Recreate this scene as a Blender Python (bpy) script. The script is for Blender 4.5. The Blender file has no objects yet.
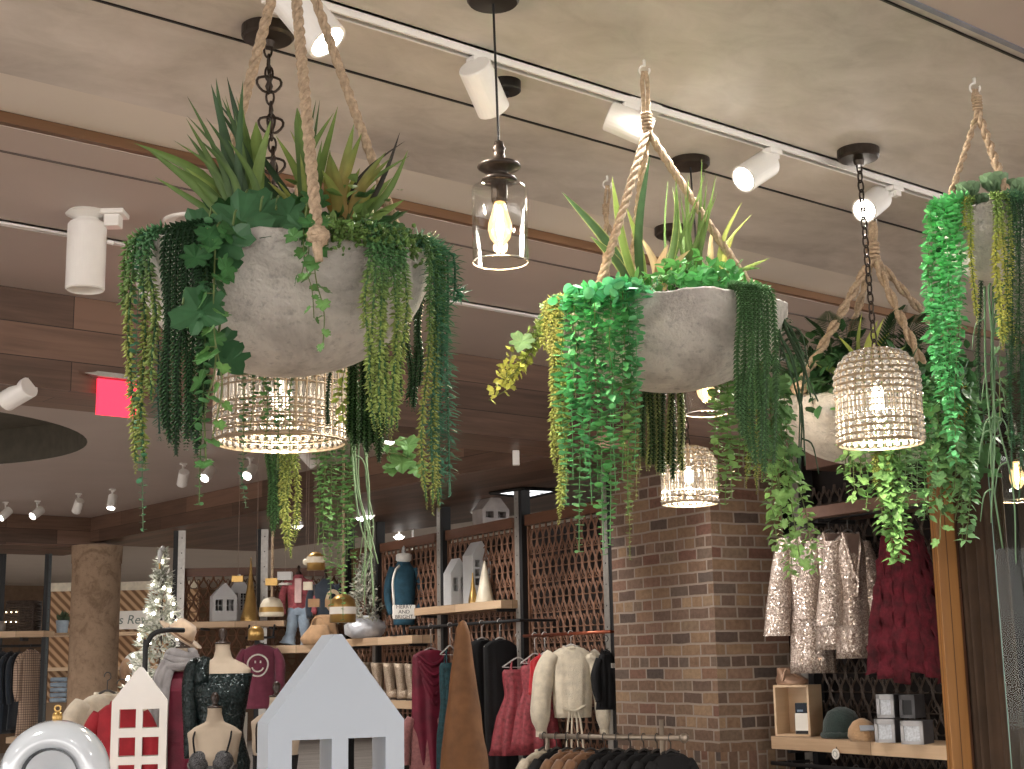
import bpy, math, random
import numpy as np
from mathutils import Vector, Matrix
PI = math.pi
SC = bpy.context.scene
COL = SC.collection
rng = np.random.default_rng(7)
random.seed(7)

# ------------------------------------------------------------------ camera
FPX = 1450.0
PITCH, YAW, ROLL = math.radians(10.9), math.radians(39.0), math.radians(1.0)
EYE = np.array([0, 0, 1.6])
FH = np.array([math.sin(YAW), math.cos(YAW), 0]); RT = np.array([math.cos(YAW), -math.sin(YAW), 0]); UP0 = np.array([0, 0, 1.0])
FW = FH*math.cos(PITCH) + UP0*math.sin(PITCH)
_up = -FH*math.sin(PITCH) + UP0*math.cos(PITCH)
CR = math.cos(ROLL)*RT - math.sin(ROLL)*_up
CU = math.cos(ROLL)*_up + math.sin(ROLL)*RT

def ray(x, y): return FW + CR*(x-512)/FPX - CU*(y-384.5)/FPX
def atd(x, y, d): return EYE + ray(x, y)*d                        # a point d metres along the optical axis
def atz(x, y, z): r = ray(x, y); return EYE + r*(z-1.6)/r[2]      # on a level plane
def atpl(x, y, p0, n): r = ray(x, y); return EYE + r*((p0-EYE) @ n)/(r @ n)
def dep(p): return float((np.array(p)-EYE) @ FW)

cam = bpy.data.cameras.new('camera'); camo = bpy.data.objects.new('camera', cam); COL.objects.link(camo)
M = Matrix((CR, CU, -FW)).transposed().to_4x4(); M.translation = Vector(EYE); camo.matrix_world = M
cam.sensor_width = 36.0; cam.lens = FPX/1024*36; cam.clip_end = 100; cam.clip_start = .05
SC.camera = camo

# ------------------------------------------------------------------ materials
def S(r, g, b):
    f = lambda c: (c/255/12.92) if c/255 <= .04045 else ((c/255+.055)/1.055)**2.4
    return (f(r), f(g), f(b), 1)
class NT:
    def __init__(s, name):
        s.m = bpy.data.materials.new(name); s.m.use_nodes = True; s.t = s.m.node_tree; s.n = s.t.nodes
        s.b = s.n['Principled BSDF']; s.out = s.n['Material Output']
    def new(s, t, **k):
        n = s.n.new(t)
        for a, v in k.items(): setattr(n, a, v)
        return n
    def ln(s, a, b): s.t.links.new(a, b)
    def ramp(s, fac, stops, interp='LINEAR'):
        r = s.new('ShaderNodeValToRGB'); r.color_ramp.interpolation = interp
        e = r.color_ramp.elements
        while len(e) < len(stops): e.new(.5)
        for k, (p, c) in enumerate(stops): e[k].position = p; e[k].color = c
        s.ln(fac, r.inputs[0]); return r.outputs[0]
    def noise(s, scale, detail=3, rough=.5, vec=None, dist=0):
        n = s.new('ShaderNodeTexNoise'); n.inputs['Scale'].default_value = scale; n.inputs['Detail'].default_value = detail
        n.inputs['Roughness'].default_value = rough; n.inputs['Distortion'].default_value = dist
        if vec is not None: s.ln(vec, n.inputs['Vector'])
        return n.outputs['Fac']
    def coord(s, kind='Object', scale=(1, 1, 1), rot=(0, 0, 0)):
        c = s.new('ShaderNodeTexCoord'); m = s.new('ShaderNodeMapping')
        m.inputs['Scale'].default_value = scale; m.inputs['Rotation'].default_value = rot
        s.ln(c.outputs[kind], m.inputs['Vector']); return m.outputs[0]
    def bump(s, h, strength=.3, dist=.01):
        b = s.new('ShaderNodeBump'); b.inputs['Strength'].default_value = strength; b.inputs['Distance'].default_value = dist
        s.ln(h, b.inputs['Height']); s.ln(b.outputs[0], s.b.inputs['Normal'])
    def set(s, **k):
        names = dict(rough='Roughness', metal='Metallic', trans='Transmission Weight', ior='IOR', alpha='Alpha', spec='Specular IOR Level', sheen='Sheen Weight', coat='Coat Weight', emit='Emission Strength')
        for a, v in k.items(): s.b.inputs[names[a]].default_value = v
def dk(c, f): return (c[0]*f, c[1]*f, c[2]*f, 1)
_mc = {}
def mat(name, col, rough=.6, metal=0, var=.15, scale=12, bump=0, bscale=60, coat=0, sheen=0, spec=.5, trans=0, emit=None, es=0):
    """plain surface with a little procedural mottling"""
    if name in _mc: return _mc[name]
    t = NT(name); v = t.coord()
    f = t.noise(scale, 4, .55, v)
    c = t.ramp(f, [(.3, dk(col, 1-var)), (.7, dk(col, 1+var))])
    t.ln(c, t.b.inputs['Base Color']); t.set(rough=rough, metal=metal, coat=coat, sheen=sheen, spec=spec, trans=trans)
    if bump: t.bump(t.noise(bscale, 4, .6, v), bump, .01)
    if emit: t.b.inputs['Emission Color'].default_value = emit; t.set(emit=es)
    _mc[name] = t.m; return t.m
def m_plaster():
    t = NT('trowelled plaster'); v = t.coord(scale=(1, 1.5, 1))
    a = t.noise(.9, 6, .6, v, .6); b = t.noise(5, 6, .65, v, .8)
    mx = t.new('ShaderNodeMath', operation='MULTIPLY_ADD'); t.ln(b, mx.inputs[0]); mx.inputs[1].default_value = .45; t.ln(a, mx.inputs[2])
    c = t.ramp(mx.outputs[0], [(.5, S(168, 160, 153)), (.68, S(192, 185, 178)), (.9, S(212, 205, 199))])
    t.ln(c, t.b.inputs['Base Color']); t.set(rough=.5, spec=.4); t.bump(b, .12, .01); return t.m
def m_planks(name, c1, c2, c3, plank=.16, length=1.6, rough=.45, uv='UV', grain=1.0):
    """boards laid along U, tone varying board by board, grain along the board"""
    t = NT(name); v = t.coord(uv)
    br = t.new('ShaderNodeTexBrick', offset=.37, offset_frequency=2); t.ln(v, br.inputs['Vector'])
    br.inputs['Color1'].default_value = (0, 0, 0, 1); br.inputs['Color2'].default_value = (1, 1, 1, 1); br.inputs['Mortar'].default_value = (.5, .5, .5, 1)
    br.inputs['Scale'].default_value = 1; br.inputs['Mortar Size'].default_value = .0022; br.inputs['Brick Width'].default_value = length; br.inputs['Row Height'].default_value = plank
    sc = t.new('ShaderNodeMapping'); sc.inputs['Scale'].default_value = (1.3, 22, 1); t.ln(v, sc.inputs['Vector'])
    g = t.noise(1.5, 6, .6, sc.outputs[0], .4)
    mx = t.new('ShaderNodeMath', operation='MULTIPLY_ADD'); t.ln(g, mx.inputs[0]); mx.inputs[1].default_value = .8*grain
    m2 = t.new('ShaderNodeMath', operation='MULTIPLY'); t.ln(br.outputs['Color'], m2.inputs[0]); m2.inputs[1].default_value = .6; t.ln(m2.outputs[0], mx.inputs[2])
    c = t.ramp(mx.outputs[0], [(.2, c1), (.55, c2), (1., c3)])
    mm = t.new('ShaderNodeMix', data_type='RGBA'); t.ln(br.outputs['Fac'], mm.inputs['Factor']); t.ln(c, mm.inputs['A']); mm.inputs['B'].default_value = dk(c1, .45)
    t.ln(mm.outputs['Result'], t.b.inputs['Base Color']); t.set(rough=rough, spec=.35); t.bump(g, .1, .004); return t.m
def m_brick():
    t = NT('old brick'); v = t.coord('UV')
    br = t.new('ShaderNodeTexBrick', offset=.5, offset_frequency=2, squash=.55, squash_frequency=5)
    w = t.new('ShaderNodeVectorMath', operation='ADD'); nz = t.new('ShaderNodeTexNoise'); nz.inputs['Scale'].default_value = 7; t.ln(v, nz.inputs['Vector'])
    ws = t.new('ShaderNodeVectorMath', operation='SCALE'); t.ln(nz.outputs['Color'], ws.inputs[0]); ws.inputs['Scale'].default_value = .014
    t.ln(v, w.inputs[0]); t.ln(ws.outputs[0], w.inputs[1]); t.ln(w.outputs[0], br.inputs['Vector'])
    br.inputs['Color1'].default_value = (0, 0, 0, 1); br.inputs['Color2'].default_value = (1, 1, 1, 1)
    br.inputs['Scale'].default_value = 1; br.inputs['Mortar Size'].default_value = .008; br.inputs['Mortar Smooth'].default_value = .3
    br.inputs['Brick Width'].default_value = .215; br.inputs['Row Height'].default_value = .078
    c = t.ramp(br.outputs['Color'], [(0, S(80, 70, 65)), (.16, S(118, 94, 78)), (.32, S(140, 114, 90)), (.48, S(96, 79, 70)), (.6, S(132, 107, 90)), (.72, S(114, 83, 71)), (.84, S(148, 123, 98)), (1, S(86, 76, 72))])
    f = t.noise(30, 5, .6, v)
    d = t.new('ShaderNodeMix', data_type='RGBA', blend_type='MULTIPLY'); d.inputs['Factor'].default_value = .45; t.ln(c, d.inputs['A'])
    t.ln(t.ramp(f, [(.3, (.45, .45, .45, 1)), (.7, (1.2, 1.2, 1.2, 1))]), d.inputs['B'])
    mm = t.new('ShaderNodeMix', data_type='RGBA'); t.ln(br.outputs['Fac'], mm.inputs['Factor']); t.ln(d.outputs['Result'], mm.inputs['A']); mm.inputs['B'].default_value = S(146, 132, 120)
    t.ln(mm.outputs['Result'], t.b.inputs['Base Color']); t.set(rough=.85, spec=.2)
    h = t.new('ShaderNodeMath', operation='MULTIPLY_ADD'); t.ln(br.outputs['Fac'], h.inputs[0]); h.inputs[1].default_value = -1; t.ln(f, h.inputs[2])
    t.bump(h.outputs[0], .6, .008); return t.m
def m_leaf():
    t = NT('leaf'); a = t.new('ShaderNodeAttribute', attribute_name='Col')
    v = t.coord(); f = t.noise(40, 3, .5, v)
    mm = t.new('ShaderNodeMix', data_type='RGBA', blend_type='MULTIPLY'); mm.inputs['Factor'].default_value = .35
    t.ln(a.outputs['Color'], mm.inputs['A']); t.ln(t.ramp(f, [(.3, (.6, .6, .6, 1)), (.7, (1.25, 1.25, 1.25, 1))]), mm.inputs['B'])
    t.ln(mm.outputs['Result'], t.b.inputs['Base Color']); t.set(rough=.42, spec=.25)
    tr = t.new('ShaderNodeBsdfTranslucent'); t.ln(mm.outputs['Result'], tr.inputs['Color'])
    ms = t.new('ShaderNodeMixShader'); ms.inputs[0].default_value = .22; t.ln(t.b.outputs[0], ms.inputs[1]); t.ln(tr.outputs[0], ms.inputs[2])
    t.ln(ms.outputs[0], t.out.inputs['Surface']); return t.m
def m_stone(name, c1, c2, bscale=14, strength=.5):
    t = NT(name); v = t.coord(); a = t.noise(5, 8, .65, v, .5); b = t.noise(bscale, 8, .7, v); k = t.noise(45, 3, .5, v)
    c = t.ramp(a, [(.3, c1), (.52, dk(c2, .93)), (.7, c2)])
    mm = t.new('ShaderNodeMix', data_type='RGBA', blend_type='MULTIPLY'); mm.inputs['Factor'].default_value = .5; t.ln(c, mm.inputs['A'])
    t.ln(t.ramp(b, [(.32, (.42, .42, .42, 1)), (.46, (1, 1, 1, 1))]), mm.inputs['B'])
    t.ln(mm.outputs['Result'], t.b.inputs['Base Color']); t.set(rough=.9, spec=.15)
    h = t.new('ShaderNodeMath', operation='MULTIPLY_ADD'); t.ln(k, h.inputs[0]); h.inputs[1].default_value = .35; t.ln(b, h.inputs[2])
    t.bump(h.outputs[0], strength, .02); return t.m
def m_glass(name, col=(1, 1, 1, 1), rough=0, ior=1.45):
    t = NT(name); t.b.inputs['Base Color'].default_value = col; t.set(trans=1, rough=rough, ior=ior); return t.m
def m_emit(name, col, s):
    t = NT(name); t.b.inputs['Base Color'].default_value = col; t.b.inputs['Emission Color'].default_value = col; t.set(emit=s); return t.m
def m_glitter(name, c1, c2, scale=260, rough=.25, metal=.7):
    """sequins: little flat facets that each catch the light their own way"""
    t = NT(name); v = t.coord()
    vo = t.new('ShaderNodeTexVoronoi'); vo.inputs['Scale'].default_value = scale; t.ln(v, vo.inputs['Vector'])
    t.ln(t.ramp(vo.outputs['Color'], [(.15, c1), (.85, c2)]), t.b.inputs['Base Color']); t.set(rough=rough, metal=metal)
    vs = t.new('ShaderNodeVectorMath', operation='SUBTRACT'); t.ln(vo.outputs['Color'], vs.inputs[0]); vs.inputs[1].default_value = (.5, .5, .5)
    sc = t.new('ShaderNodeVectorMath', operation='SCALE'); t.ln(vs.outputs[0], sc.inputs[0]); sc.inputs['Scale'].default_value = .75
    g = t.new('ShaderNodeNewGeometry'); ad = t.new('ShaderNodeVectorMath', operation='ADD'); t.ln(g.outputs['Normal'], ad.inputs[0]); t.ln(sc.outputs[0], ad.inputs[1])
    nm = t.new('ShaderNodeVectorMath', operation='NORMALIZE'); t.ln(ad.outputs[0], nm.inputs[0]); t.ln(nm.outputs[0], t.b.inputs['Normal']); return t.m

LEAF = m_leaf()
PLASTER = m_plaster()
DRYWALL = mat('painted drywall', S(182, 168, 160), .65, var=.04, scale=2)
PALECEIL = mat('pale drywall and cove light', S(214, 206, 196), .7, var=.03, scale=2)
WALNUT = m_planks('walnut boards', S(66, 51, 43), S(94, 73, 61), S(126, 98, 82))
OAKTRIM = m_planks('brown oak strip', S(84, 58, 38), S(106, 76, 52), S(122, 90, 64), .2, 4)
SHELFWOOD = m_planks('pale pine', S(176, 146, 116), S(202, 172, 140), S(222, 196, 164), .3, 5, .55, grain=.8)
WHITE = mat('white enamel', S(232, 230, 226), .35, var=.03)
BLACKM = mat('black metal', S(28, 27, 27), .45, metal=.3, var=.2)
BRONZE = mat('dark bronze', S(58, 50, 44), .38, metal=.7, var=.25)
STEEL = mat('brushed steel', S(170, 166, 160), .4, metal=.6, var=.12, scale=30)
JUTE = mat('jute cord', S(180, 158, 132), .9, var=.3, scale=90, bump=.6, bscale=220)
STONE = m_stone('weathered white stone', S(186, 180, 172), S(240, 235, 226), 42, 1.3)
SOIL = mat('dark moss and soil', S(46, 52, 30), .95, var=.5, scale=30, bump=.8, bscale=60)
LENS = m_emit('lit lamp lens', (1, .93, .84, 1), 22)
FILAMENT = m_emit('glowing filament', (1, .62, .28, 1), 38)
def m_thin(name, tint, f0=.04):
    t = NT(name); tr = t.new('ShaderNodeBsdfTransparent'); tr.inputs['Color'].default_value = tint
    gl = t.new('ShaderNodeBsdfGlossy'); gl.inputs['Roughness'].default_value = .02
    lw = t.new('ShaderNodeLayerWeight'); lw.inputs['Blend'].default_value = .5
    p = t.new('ShaderNodeMath', operation='POWER'); t.ln(lw.outputs['Facing'], p.inputs[0]); p.inputs[1].default_value = 3.5
    q = t.new('ShaderNodeMath', operation='MULTIPLY_ADD'); t.ln(p.outputs[0], q.inputs[0]); q.inputs[1].default_value = .55; q.inputs[2].default_value = f0
    m = t.new('ShaderNodeMixShader'); t.ln(q.outputs[0], m.inputs[0]); t.ln(tr.outputs[0], m.inputs[1]); t.ln(gl.outputs[0], m.inputs[2]); t.ln(m.outputs[0], t.out.inputs['Surface']); return t.m
GLASS = m_thin('clear blown glass', (.985, .985, .98, 1))
BRICK = m_brick()

# ------------------------------------------------------------------ mesh builder
def unit(v): v = np.asarray(v, float); return v/(np.linalg.norm(v)+1e-12)
def rotz(a): c, s = math.cos(a), math.sin(a); return np.array([[c, -s, 0], [s, c, 0], [0, 0, 1.0]])
def rotx(a): c, s = math.cos(a), math.sin(a); return np.array([[1.0, 0, 0], [0, c, -s], [0, s, c]])
def roty(a): c, s = math.cos(a), math.sin(a); return np.array([[c, 0, s], [0, 1.0, 0], [-s, 0, c]])
class MB:
    def __init__(s): s.v = []; s.f = []; s.c = []; s.mi = []; s.n = 0; s.hascol = False
    def add(s, v, f, col=None, mi=0):
        v = np.asarray(v, float).reshape(-1, 3)
        s.v.append(v); s.f.extend([tuple(i+s.n for i in q) for q in f]); s.mi.extend([mi]*len(f)); s.n += len(v)
        if col is not None: s.hascol = True
        c = np.ones((len(v), 3))*.5 if col is None else np.broadcast_to(np.asarray(col, float), (len(v), 3))
        s.c.append(c); return s
    def box(s, c, d, R=None, mi=0, taper=1.0):
        x, y, z = d[0]/2, d[1]/2, d[2]/2
        v = np.array([(-x, -y, -z), (x, -y, -z), (x, y, -z), (-x, y, -z), (-x*taper, -y*taper, z), (x*taper, -y*taper, z), (x*taper, y*taper, z), (-x*taper, y*taper, z)])
        if R is not None: v = v @ np.asarray(R).T
        return s.add(v+np.asarray(c, float), [(0, 3, 2, 1), (4, 5, 6, 7), (0, 1, 5, 4), (1, 2, 6, 5), (2, 3, 7, 6), (3, 0, 4, 7)], mi=mi)
    def tube(s, pts, rad, seg=8, cap=True, mi=0, col=None, closed=False):
        pts = np.asarray(pts, float); n = len(pts); rad = np.broadcast_to(np.asarray(rad, float), (n,))
        tg = np.gradient(pts, axis=0); tg /= (np.linalg.norm(tg, axis=1)[:, None]+1e-12)
        if closed: tg[0] = tg[-1] = unit(pts[1]-pts[-2])
        u = unit(np.cross(tg[0], (0, 0, 1) if abs(tg[0][2]) < .9 else (1, 0, 0))); V = []
        a = np.arange(seg)*2*PI/seg
        for i in range(n):
            u = unit(u - tg[i]*(u @ tg[i])); w = np.cross(tg[i], u)
            V.append(pts[i] + rad[i]*(np.cos(a)[:, None]*u + np.sin(a)[:, None]*w))
        f = [(i*seg+j, i*seg+(j+1) % seg, (i+1)*seg+(j+1) % seg, (i+1)*seg+j) for i in range(n-1) for j in range(seg)]
        if cap and not closed: f += [tuple(range(seg-1, -1, -1)), tuple((n-1)*seg+j for j in range(seg))]
        return s.add(np.concatenate(V), f, col=col, mi=mi)
    def lathe(s, prof, seg=24, c=(0, 0, 0), R=None, cap0=True, cap1=True, mi=0, wob=None, sx=1, sy=1):
        a = np.arange(seg)*2*PI/seg; V = []
        for k, (r, z) in enumerate(prof):
            rr = r*(1+(wob(a, k) if wob else 0)); V.append(np.stack([np.cos(a)*rr*sx, np.sin(a)*rr*sy, np.full(seg, z)], 1))
        V = np.concatenate(V)
        if R is not None: V = V @ np.asarray(R).T
        n = len(prof)
        f = [(i*seg+j, i*seg+(j+1) % seg, (i+1)*seg+(j+1) % seg, (i+1)*seg+j) for i in range(n-1) for j in range(seg)]
        if cap0 and prof[0][0] > 1e-6: f.append(tuple(range(seg-1, -1, -1)))
        if cap1 and prof[-1][0] > 1e-6: f.append(tuple((n-1)*seg+j for j in range(seg)))
        return s.add(V+np.asarray(c, float), f, mi=mi)
    def prism(s, poly, thick, c=(0, 0, 0), R=None, mi=0):
        """outline in local x-z, extruded along local y from -thick/2 to +thick/2"""
        n = len(poly); p = np.array(poly, float)
        v = np.concatenate([np.stack([p[:, 0], np.full(n, -thick/2), p[:, 1]], 1), np.stack([p[:, 0], np.full(n, thick/2), p[:, 1]], 1)])
        if R is not None: v = v @ np.asarray(R).T
        f = [tuple(range(n)), tuple(range(2*n-1, n-1, -1))] + [(i, i+n, (i+1) % n+n, (i+1) % n) for i in range(n)]
        return s.add(v+np.asarray(c, float), f, mi=mi)
    def ball(s, c, r, seg=10, rings=6, mi=0):
        r = np.broadcast_to(np.asarray(r, float), (3,)); prof = [(math.sin(PI*k/rings)+1e-7, -math.cos(PI*k/rings)) for k in range(rings+1)]
        b = MB(); b.lathe(prof, seg, cap0=False, cap1=False); return s.add(b.v[0]*r+np.asarray(c, float), b.f, mi=mi)
    def build(s, name, mats, parent=None, smooth=False, uv=False, loc=(0, 0, 0), rz=0, bevel=0, solid=0, sub=0):
        v = np.concatenate(s.v); me = bpy.data.meshes.new(name); me.from_pydata(v.tolist(), [], s.f)
        for m in (mats if isinstance(mats, (list, tuple)) else [mats]): me.materials.append(m)
        if any(s.mi): me.polygons.foreach_set('material_index', s.mi)
        if s.hascol:
            c = np.ones((s.n, 4)); c[:, :3] = np.concatenate(s.c); a = me.color_attributes.new('Col', 'FLOAT_COLOR', 'POINT'); a.data.foreach_set('color', c.ravel())
        if uv:                                                       # metres, U along the longest level run
            l = me.uv_layers.new(name='UVMap')
            for p in me.polygons:
                nx, ny, nz = map(abs, p.normal)
                for li in p.loop_indices:
                    q = v[me.loops[li].vertex_index]
                    if uv == 'z': l.data[li].uv = (q[2], q[0] if ny > nx else q[1])
                    elif nz > .7: l.data[li].uv = (q[0], q[1]) if uv != 'y' else (q[1], q[0])
                    else: l.data[li].uv = (q[0] if ny > nx else q[1], q[2])
        if smooth: me.polygons.foreach_set('use_smooth', [True]*len(me.polygons))
        me.update(); o = bpy.data.objects.new(name, me); COL.objects.link(o); o.location = loc; o.rotation_euler = (0, 0, rz)
        if parent is not None: o.parent = parent
        if bevel: b = o.modifiers.new('bevel', 'BEVEL'); b.width = bevel; b.segments = 2; b.limit_method = 'ANGLE'
        if solid: b = o.modifiers.new('solid', 'SOLIDIFY'); b.thickness = solid
        if sub: b = o.modifiers.new('sub', 'SUBSURF'); b.levels = b.render_levels = sub
        return o
def tag(o, label=None, cat=None, group=None, kind=None):
    if label: o['label'] = label
    if cat: o['category'] = cat
    if group: o['group'] = group
    if kind: o['kind'] = kind
    return o
def thing(name, label, cat, loc, rz=0, group=None):
    o = bpy.data.objects.new(name, None); COL.objects.link(o); o.location = loc; o.rotation_euler = (0, 0, rz); o.empty_display_size = .1
    return tag(o, label, cat, group)
def struct(name, mb, m, **k): return tag(mb.build(name, m, **k), kind='structure')
def dup(root, loc, rz=None, label=None, group=None, scale=None):
    r = root.copy(); COL.objects.link(r); r.location = loc
    if rz is not None: r.rotation_euler[2] = rz
    if scale is not None: r.scale = (scale,)*3 if not hasattr(scale, '__len__') else scale
    if label: r['label'] = label
    if group: r['group'] = group
    for ch in list(root.children):
        c = ch.copy(); COL.objects.link(c); c.parent = r
        for g in ch.children: d = g.copy(); COL.objects.link(d); d.parent = c
    return r
def smoothpath(pts, n=24):
    p = np.asarray(pts, float); k = len(p)
    if k < 3: t = np.linspace(0, 1, n)[:, None]; return p[0]*(1-t)+p[-1]*t
    e = np.vstack([2*p[0]-p[1], p, 2*p[-1]-p[-2]]); out = []
    for u in np.linspace(0, k-1-1e-6, n):
        i = int(u); t = u-i; a, b, c, d = e[i], e[i+1], e[i+2], e[i+3]
        out.append(.5*((2*b)+(-a+c)*t+(2*a-5*b+4*c-d)*t*t+(-a+3*b-3*c+d)*t**3))
    return np.array(out)
# ------------------------------------------------------------------ the room
A10 = math.radians(10.2)
dW = np.array([math.sin(A10), math.cos(A10), 0]); nW = np.array([math.cos(A10), -math.sin(A10), 0])   # along the shelf wall / away from us
P0 = atd(612, 600, 11.0); P0[2] = 0
RZW = -A10                                                        # local +y = dW, local +x = nW
def W(s, n, z): return P0 + dW*s + nW*n + np.array([0, 0, z])
def wpx(px, py, n): p = atpl(px, py, P0+nW*n, nW); return float((p-P0) @ dW), float(p[2])
ZC, ZD = 3.40, 3.36                                               # plaster ceiling, painted ceiling

floor = MB().box((5, 12, -.05), (50, 60, .1)); struct('floor', floor, m_planks('floor boards', S(140, 132, 126), S(164, 156, 150), S(184, 176, 170), .14, 1.5), uv=True)
struct('ceiling', MB().box((8, 3.21, ZC+.05), (40, 2.0, .1)), PLASTER)
struct('ceiling_edge', MB().box((8, 4.36, ZC+.05), (40, .3, .1)), PALECEIL)  # paler strip: cove light along the plaster edge, put into the colour
struct('ceiling_front', MB().box((8, -5.4, ZC+.03), (40, 15.2, .1)), DRYWALL)
struct('trim_1', MB().box((4, 4.525, 3.39), (24, .03, .055)), OAKTRIM, uv=True)
struct('ceiling_middle', MB().box((8, 5.78, ZD+.05), (40, 2.48, .1)), DRYWALL)
struct('trim_2', MB().box((4, 3.565, ZC-.001), (24, .008, .008)), BLACKM)
struct('trim_3', MB().box((4, 2.265, ZC-.001), (24, .008, .008)), BLACKM)
struct('trim_4', MB().box((4, 2.2, ZC-.008), (24, .02, .03)), mat('blue grey metal edge', S(120, 124, 140), .4))
struct('trim_5', MB().box((4, 4.77, ZD-.001), (24, .009, .008)), mat('shadow gap', S(84, 74, 70), .6))
struct('trim_6', MB().box((1.0, 6.78, 3.13), (12.2, .5, .46)), WALNUT, uv=True)               # soffit beam across
struct('trim_7', MB().box((8.0, 11.6, 3.215), (2.4, 9.9, .29)), WALNUT, uv='y')              # wide soffit over the shelves
struct('trim_8', MB().box((1.0, 16.9, 3.19), (12.0, 1.3, .36)), WALNUT, uv=True)              # soffit at the back
# painted tray ceiling with the round recess
q = [atz(85, 437, ZD), atz(0, 412, ZD), atz(0, 464, ZD)]
(ax, ay), (bx, by), (cx_, cy_) = [(p[0], p[1]) for p in q]
dd = 2*(ax*(by-cy_)+bx*(cy_-ay)+cx_*(ay-by))
ox = ((ax*ax+ay*ay)*(by-cy_)+(bx*bx+by*by)*(cy_-ay)+(cx_*cx_+cy_*cy_)*(ay-by))/dd
oy = ((ax*ax+ay*ay)*(cx_-bx)+(bx*bx+by*by)*(ax-cx_)+(cx_*cx_+cy_*cy_)*(bx-ax))/dd
orad = math.hypot(ax-ox, ay-oy)
N = 64; a = np.arange(N)*2*PI/N
ring = np.stack([ox+orad*np.cos(a), oy+orad*np.sin(a), np.full(N, ZD)], 1)
lo, hi = np.array([-6.0, 7.0]), np.array([6.82, 16.3])
outer = []
for k in range(N):
    d = np.array([math.cos(a[k]), math.sin(a[k])]); o = np.array([ox, oy])
    t = min([(hi[i]-o[i])/d[i] if d[i] > 1e-9 else (lo[i]-o[i])/d[i] if d[i] < -1e-9 else 1e9 for i in (0, 1)]); outer.append((*(o+d*t), ZD))
m = MB(); m.add(np.vstack([ring, outer]), [(k, (k+1) % N, N+(k+1) % N, N+k) for k in range(N)])
struct('ceiling_tray', m, DRYWALL)
up = ring+np.array([0, 0, .3])
struct('trim_9', MB().add(np.vstack([ring, up]), [(k, N+k, N+(k+1) % N, (k+1) % N) for k in range(N)]+[tuple(N+k for k in range(N))]), mat('dark olive paint', S(80, 75, 64), .8))
m = MB(); m.box((12, 27, 3.42), (46, 20.4, .1)); m.box((21, 11.8, 3.42), (28.3, 10, .1)); struct('ceiling_back', m, PALECEIL)
struct('wall_back', MB().box((8, 30, 1.7), (50, .1, 3.4)), mat('tan far wall', S(110, 88, 70), .9))  # plain tan wood tone
struct('wall_right', MB().box((20, 20, 1.7), (.1, 22, 3.4)), mat('tan far wall', S(110, 88, 70), .9))
struct('wall_left', MB().box((-9, 22, 1.7), (.1, 18, 3.4)), DRYWALL)

# ------------------------------------------------------------------ ceiling fixtures
def rail(name, label, x0, x1, y, z, w, h, group=None):
    r = thing(name, label, 'track', ((x0+x1)/2, y, z)); L = x1-x0
    m = MB(); m.box((0, -w/2+.004, -h/2), (L, .008, h)); m.box((0, w/2-.004, -h/2), (L, .008, h)); m.box((0, 0, -.004), (L, w, .008))
    m.build('channel', WHITE, r)
    MB().box((0, 0, -h*.62), (L, w-.02, .004)).build('conductor_strip', BLACKM, r)
    for k in np.linspace(-L/2+1.5, L/2-1.5, 4): MB().box((k, 0, -h*.5-.004), (.14, w+.002, h*.9)).build('joint_cover', WHITE, r)
    return r
rail('track_rail', 'white ceiling track carrying the row of spotlights over the planters', -2, 12, 3.205, ZC, .036, .03)
rail('track_rail', 'thin white ceiling track beyond the brown strip, by the large white can light', -2, 12, 5.55, ZD, .03, .018)

def axis_R(d):
    z = unit(d); x = unit(np.cross((0, 0, 1), z)) if abs(z[2]) < .98 else np.array([1.0, 0, 0]); return np.stack([x, np.cross(z, x), z], 1)
def cambasis(r, u, f): return unit(CR*r + CU*u + FW*f)
def spot_head(label, base, head, axis, L, R, lit=True, group='track spotlights', power=0, cone=50, lens=LENS):
    base = np.array(base); r = thing('track_spotlight', label, 'spotlight', base, 0, group)
    h = np.array(head)-base; A = axis_R(axis)
    m = MB(); m.box((0, 0, -R*.18), (R*1.3, R*.8, R*.36)); m.box((R*.1, 0, -R*.5), (R*.62, R*.62, R*.5)); m.build('track_adapter', WHITE, r, bevel=R*.06)
    m = MB(); m.tube([(0, 0, -R*.5), h*.55+np.array([0, 0, -R*.1]), h], R*.2, 8); m.build('stem', WHITE, r, smooth=True)
    m = MB(); m.lathe([(R*.55, -L/2), (R*.94, -L/2), (R, -L/2+R*.08), (R, L/2), (R*.86, L/2), (R*.82, L/2-R*.25)], 28, h, A, cap1=False); m.build('housing', WHITE, r, smooth=False)
    m = MB(); m.lathe([(R*.83, L/2-R*.24), (R*.6, L/2-R*.16), (1e-6, L/2-R*.12)], 24, h, A, cap0=False); m.build('lens', lens if lit else mat('unlit lens', S(150, 146, 140), .2), r)
    if power:
        l = bpy.data.lights.new('spot_lamp', 'SPOT'); l.energy = power; l.spot_size = math.radians(cone); l.spot_blend = .6; l.shadow_soft_size = R*.6; l.color = (1, .9, .78)
        lo = bpy.data.objects.new('spot_lamp', l); COL.objects.link(lo); lo.parent = r
        p = h+A[:, 2]*(L/2+R*.1); lo.matrix_local = Matrix.Translation(Vector(p)) @ Matrix(np.stack([A[:, 0], -A[:, 1], -A[:, 2]], 1)).to_4x4()
    return r
def thead(label, bx, by, hx, hy, axis, L, R, **k):
    b = atz(bx, by, ZC); b[1] = 3.205; b[2] = ZC-.03; d = dep(b)
    return spot_head(label, b, atd(hx, hy, d-.02), cambasis(*axis), L, R, **k)
thead('white track spotlight at the top edge behind the jute ropes of the nearest planter', 290, -22, 306, 16, (.5, -.62, -.2), .2, .058, power=75, cone=70)
thead('white track spotlight seen from behind beside the black cord of the front glass pendant', 474, 52, 484, 88, (.36, -.72, .6), .155, .05, power=70, cone=60)
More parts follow.
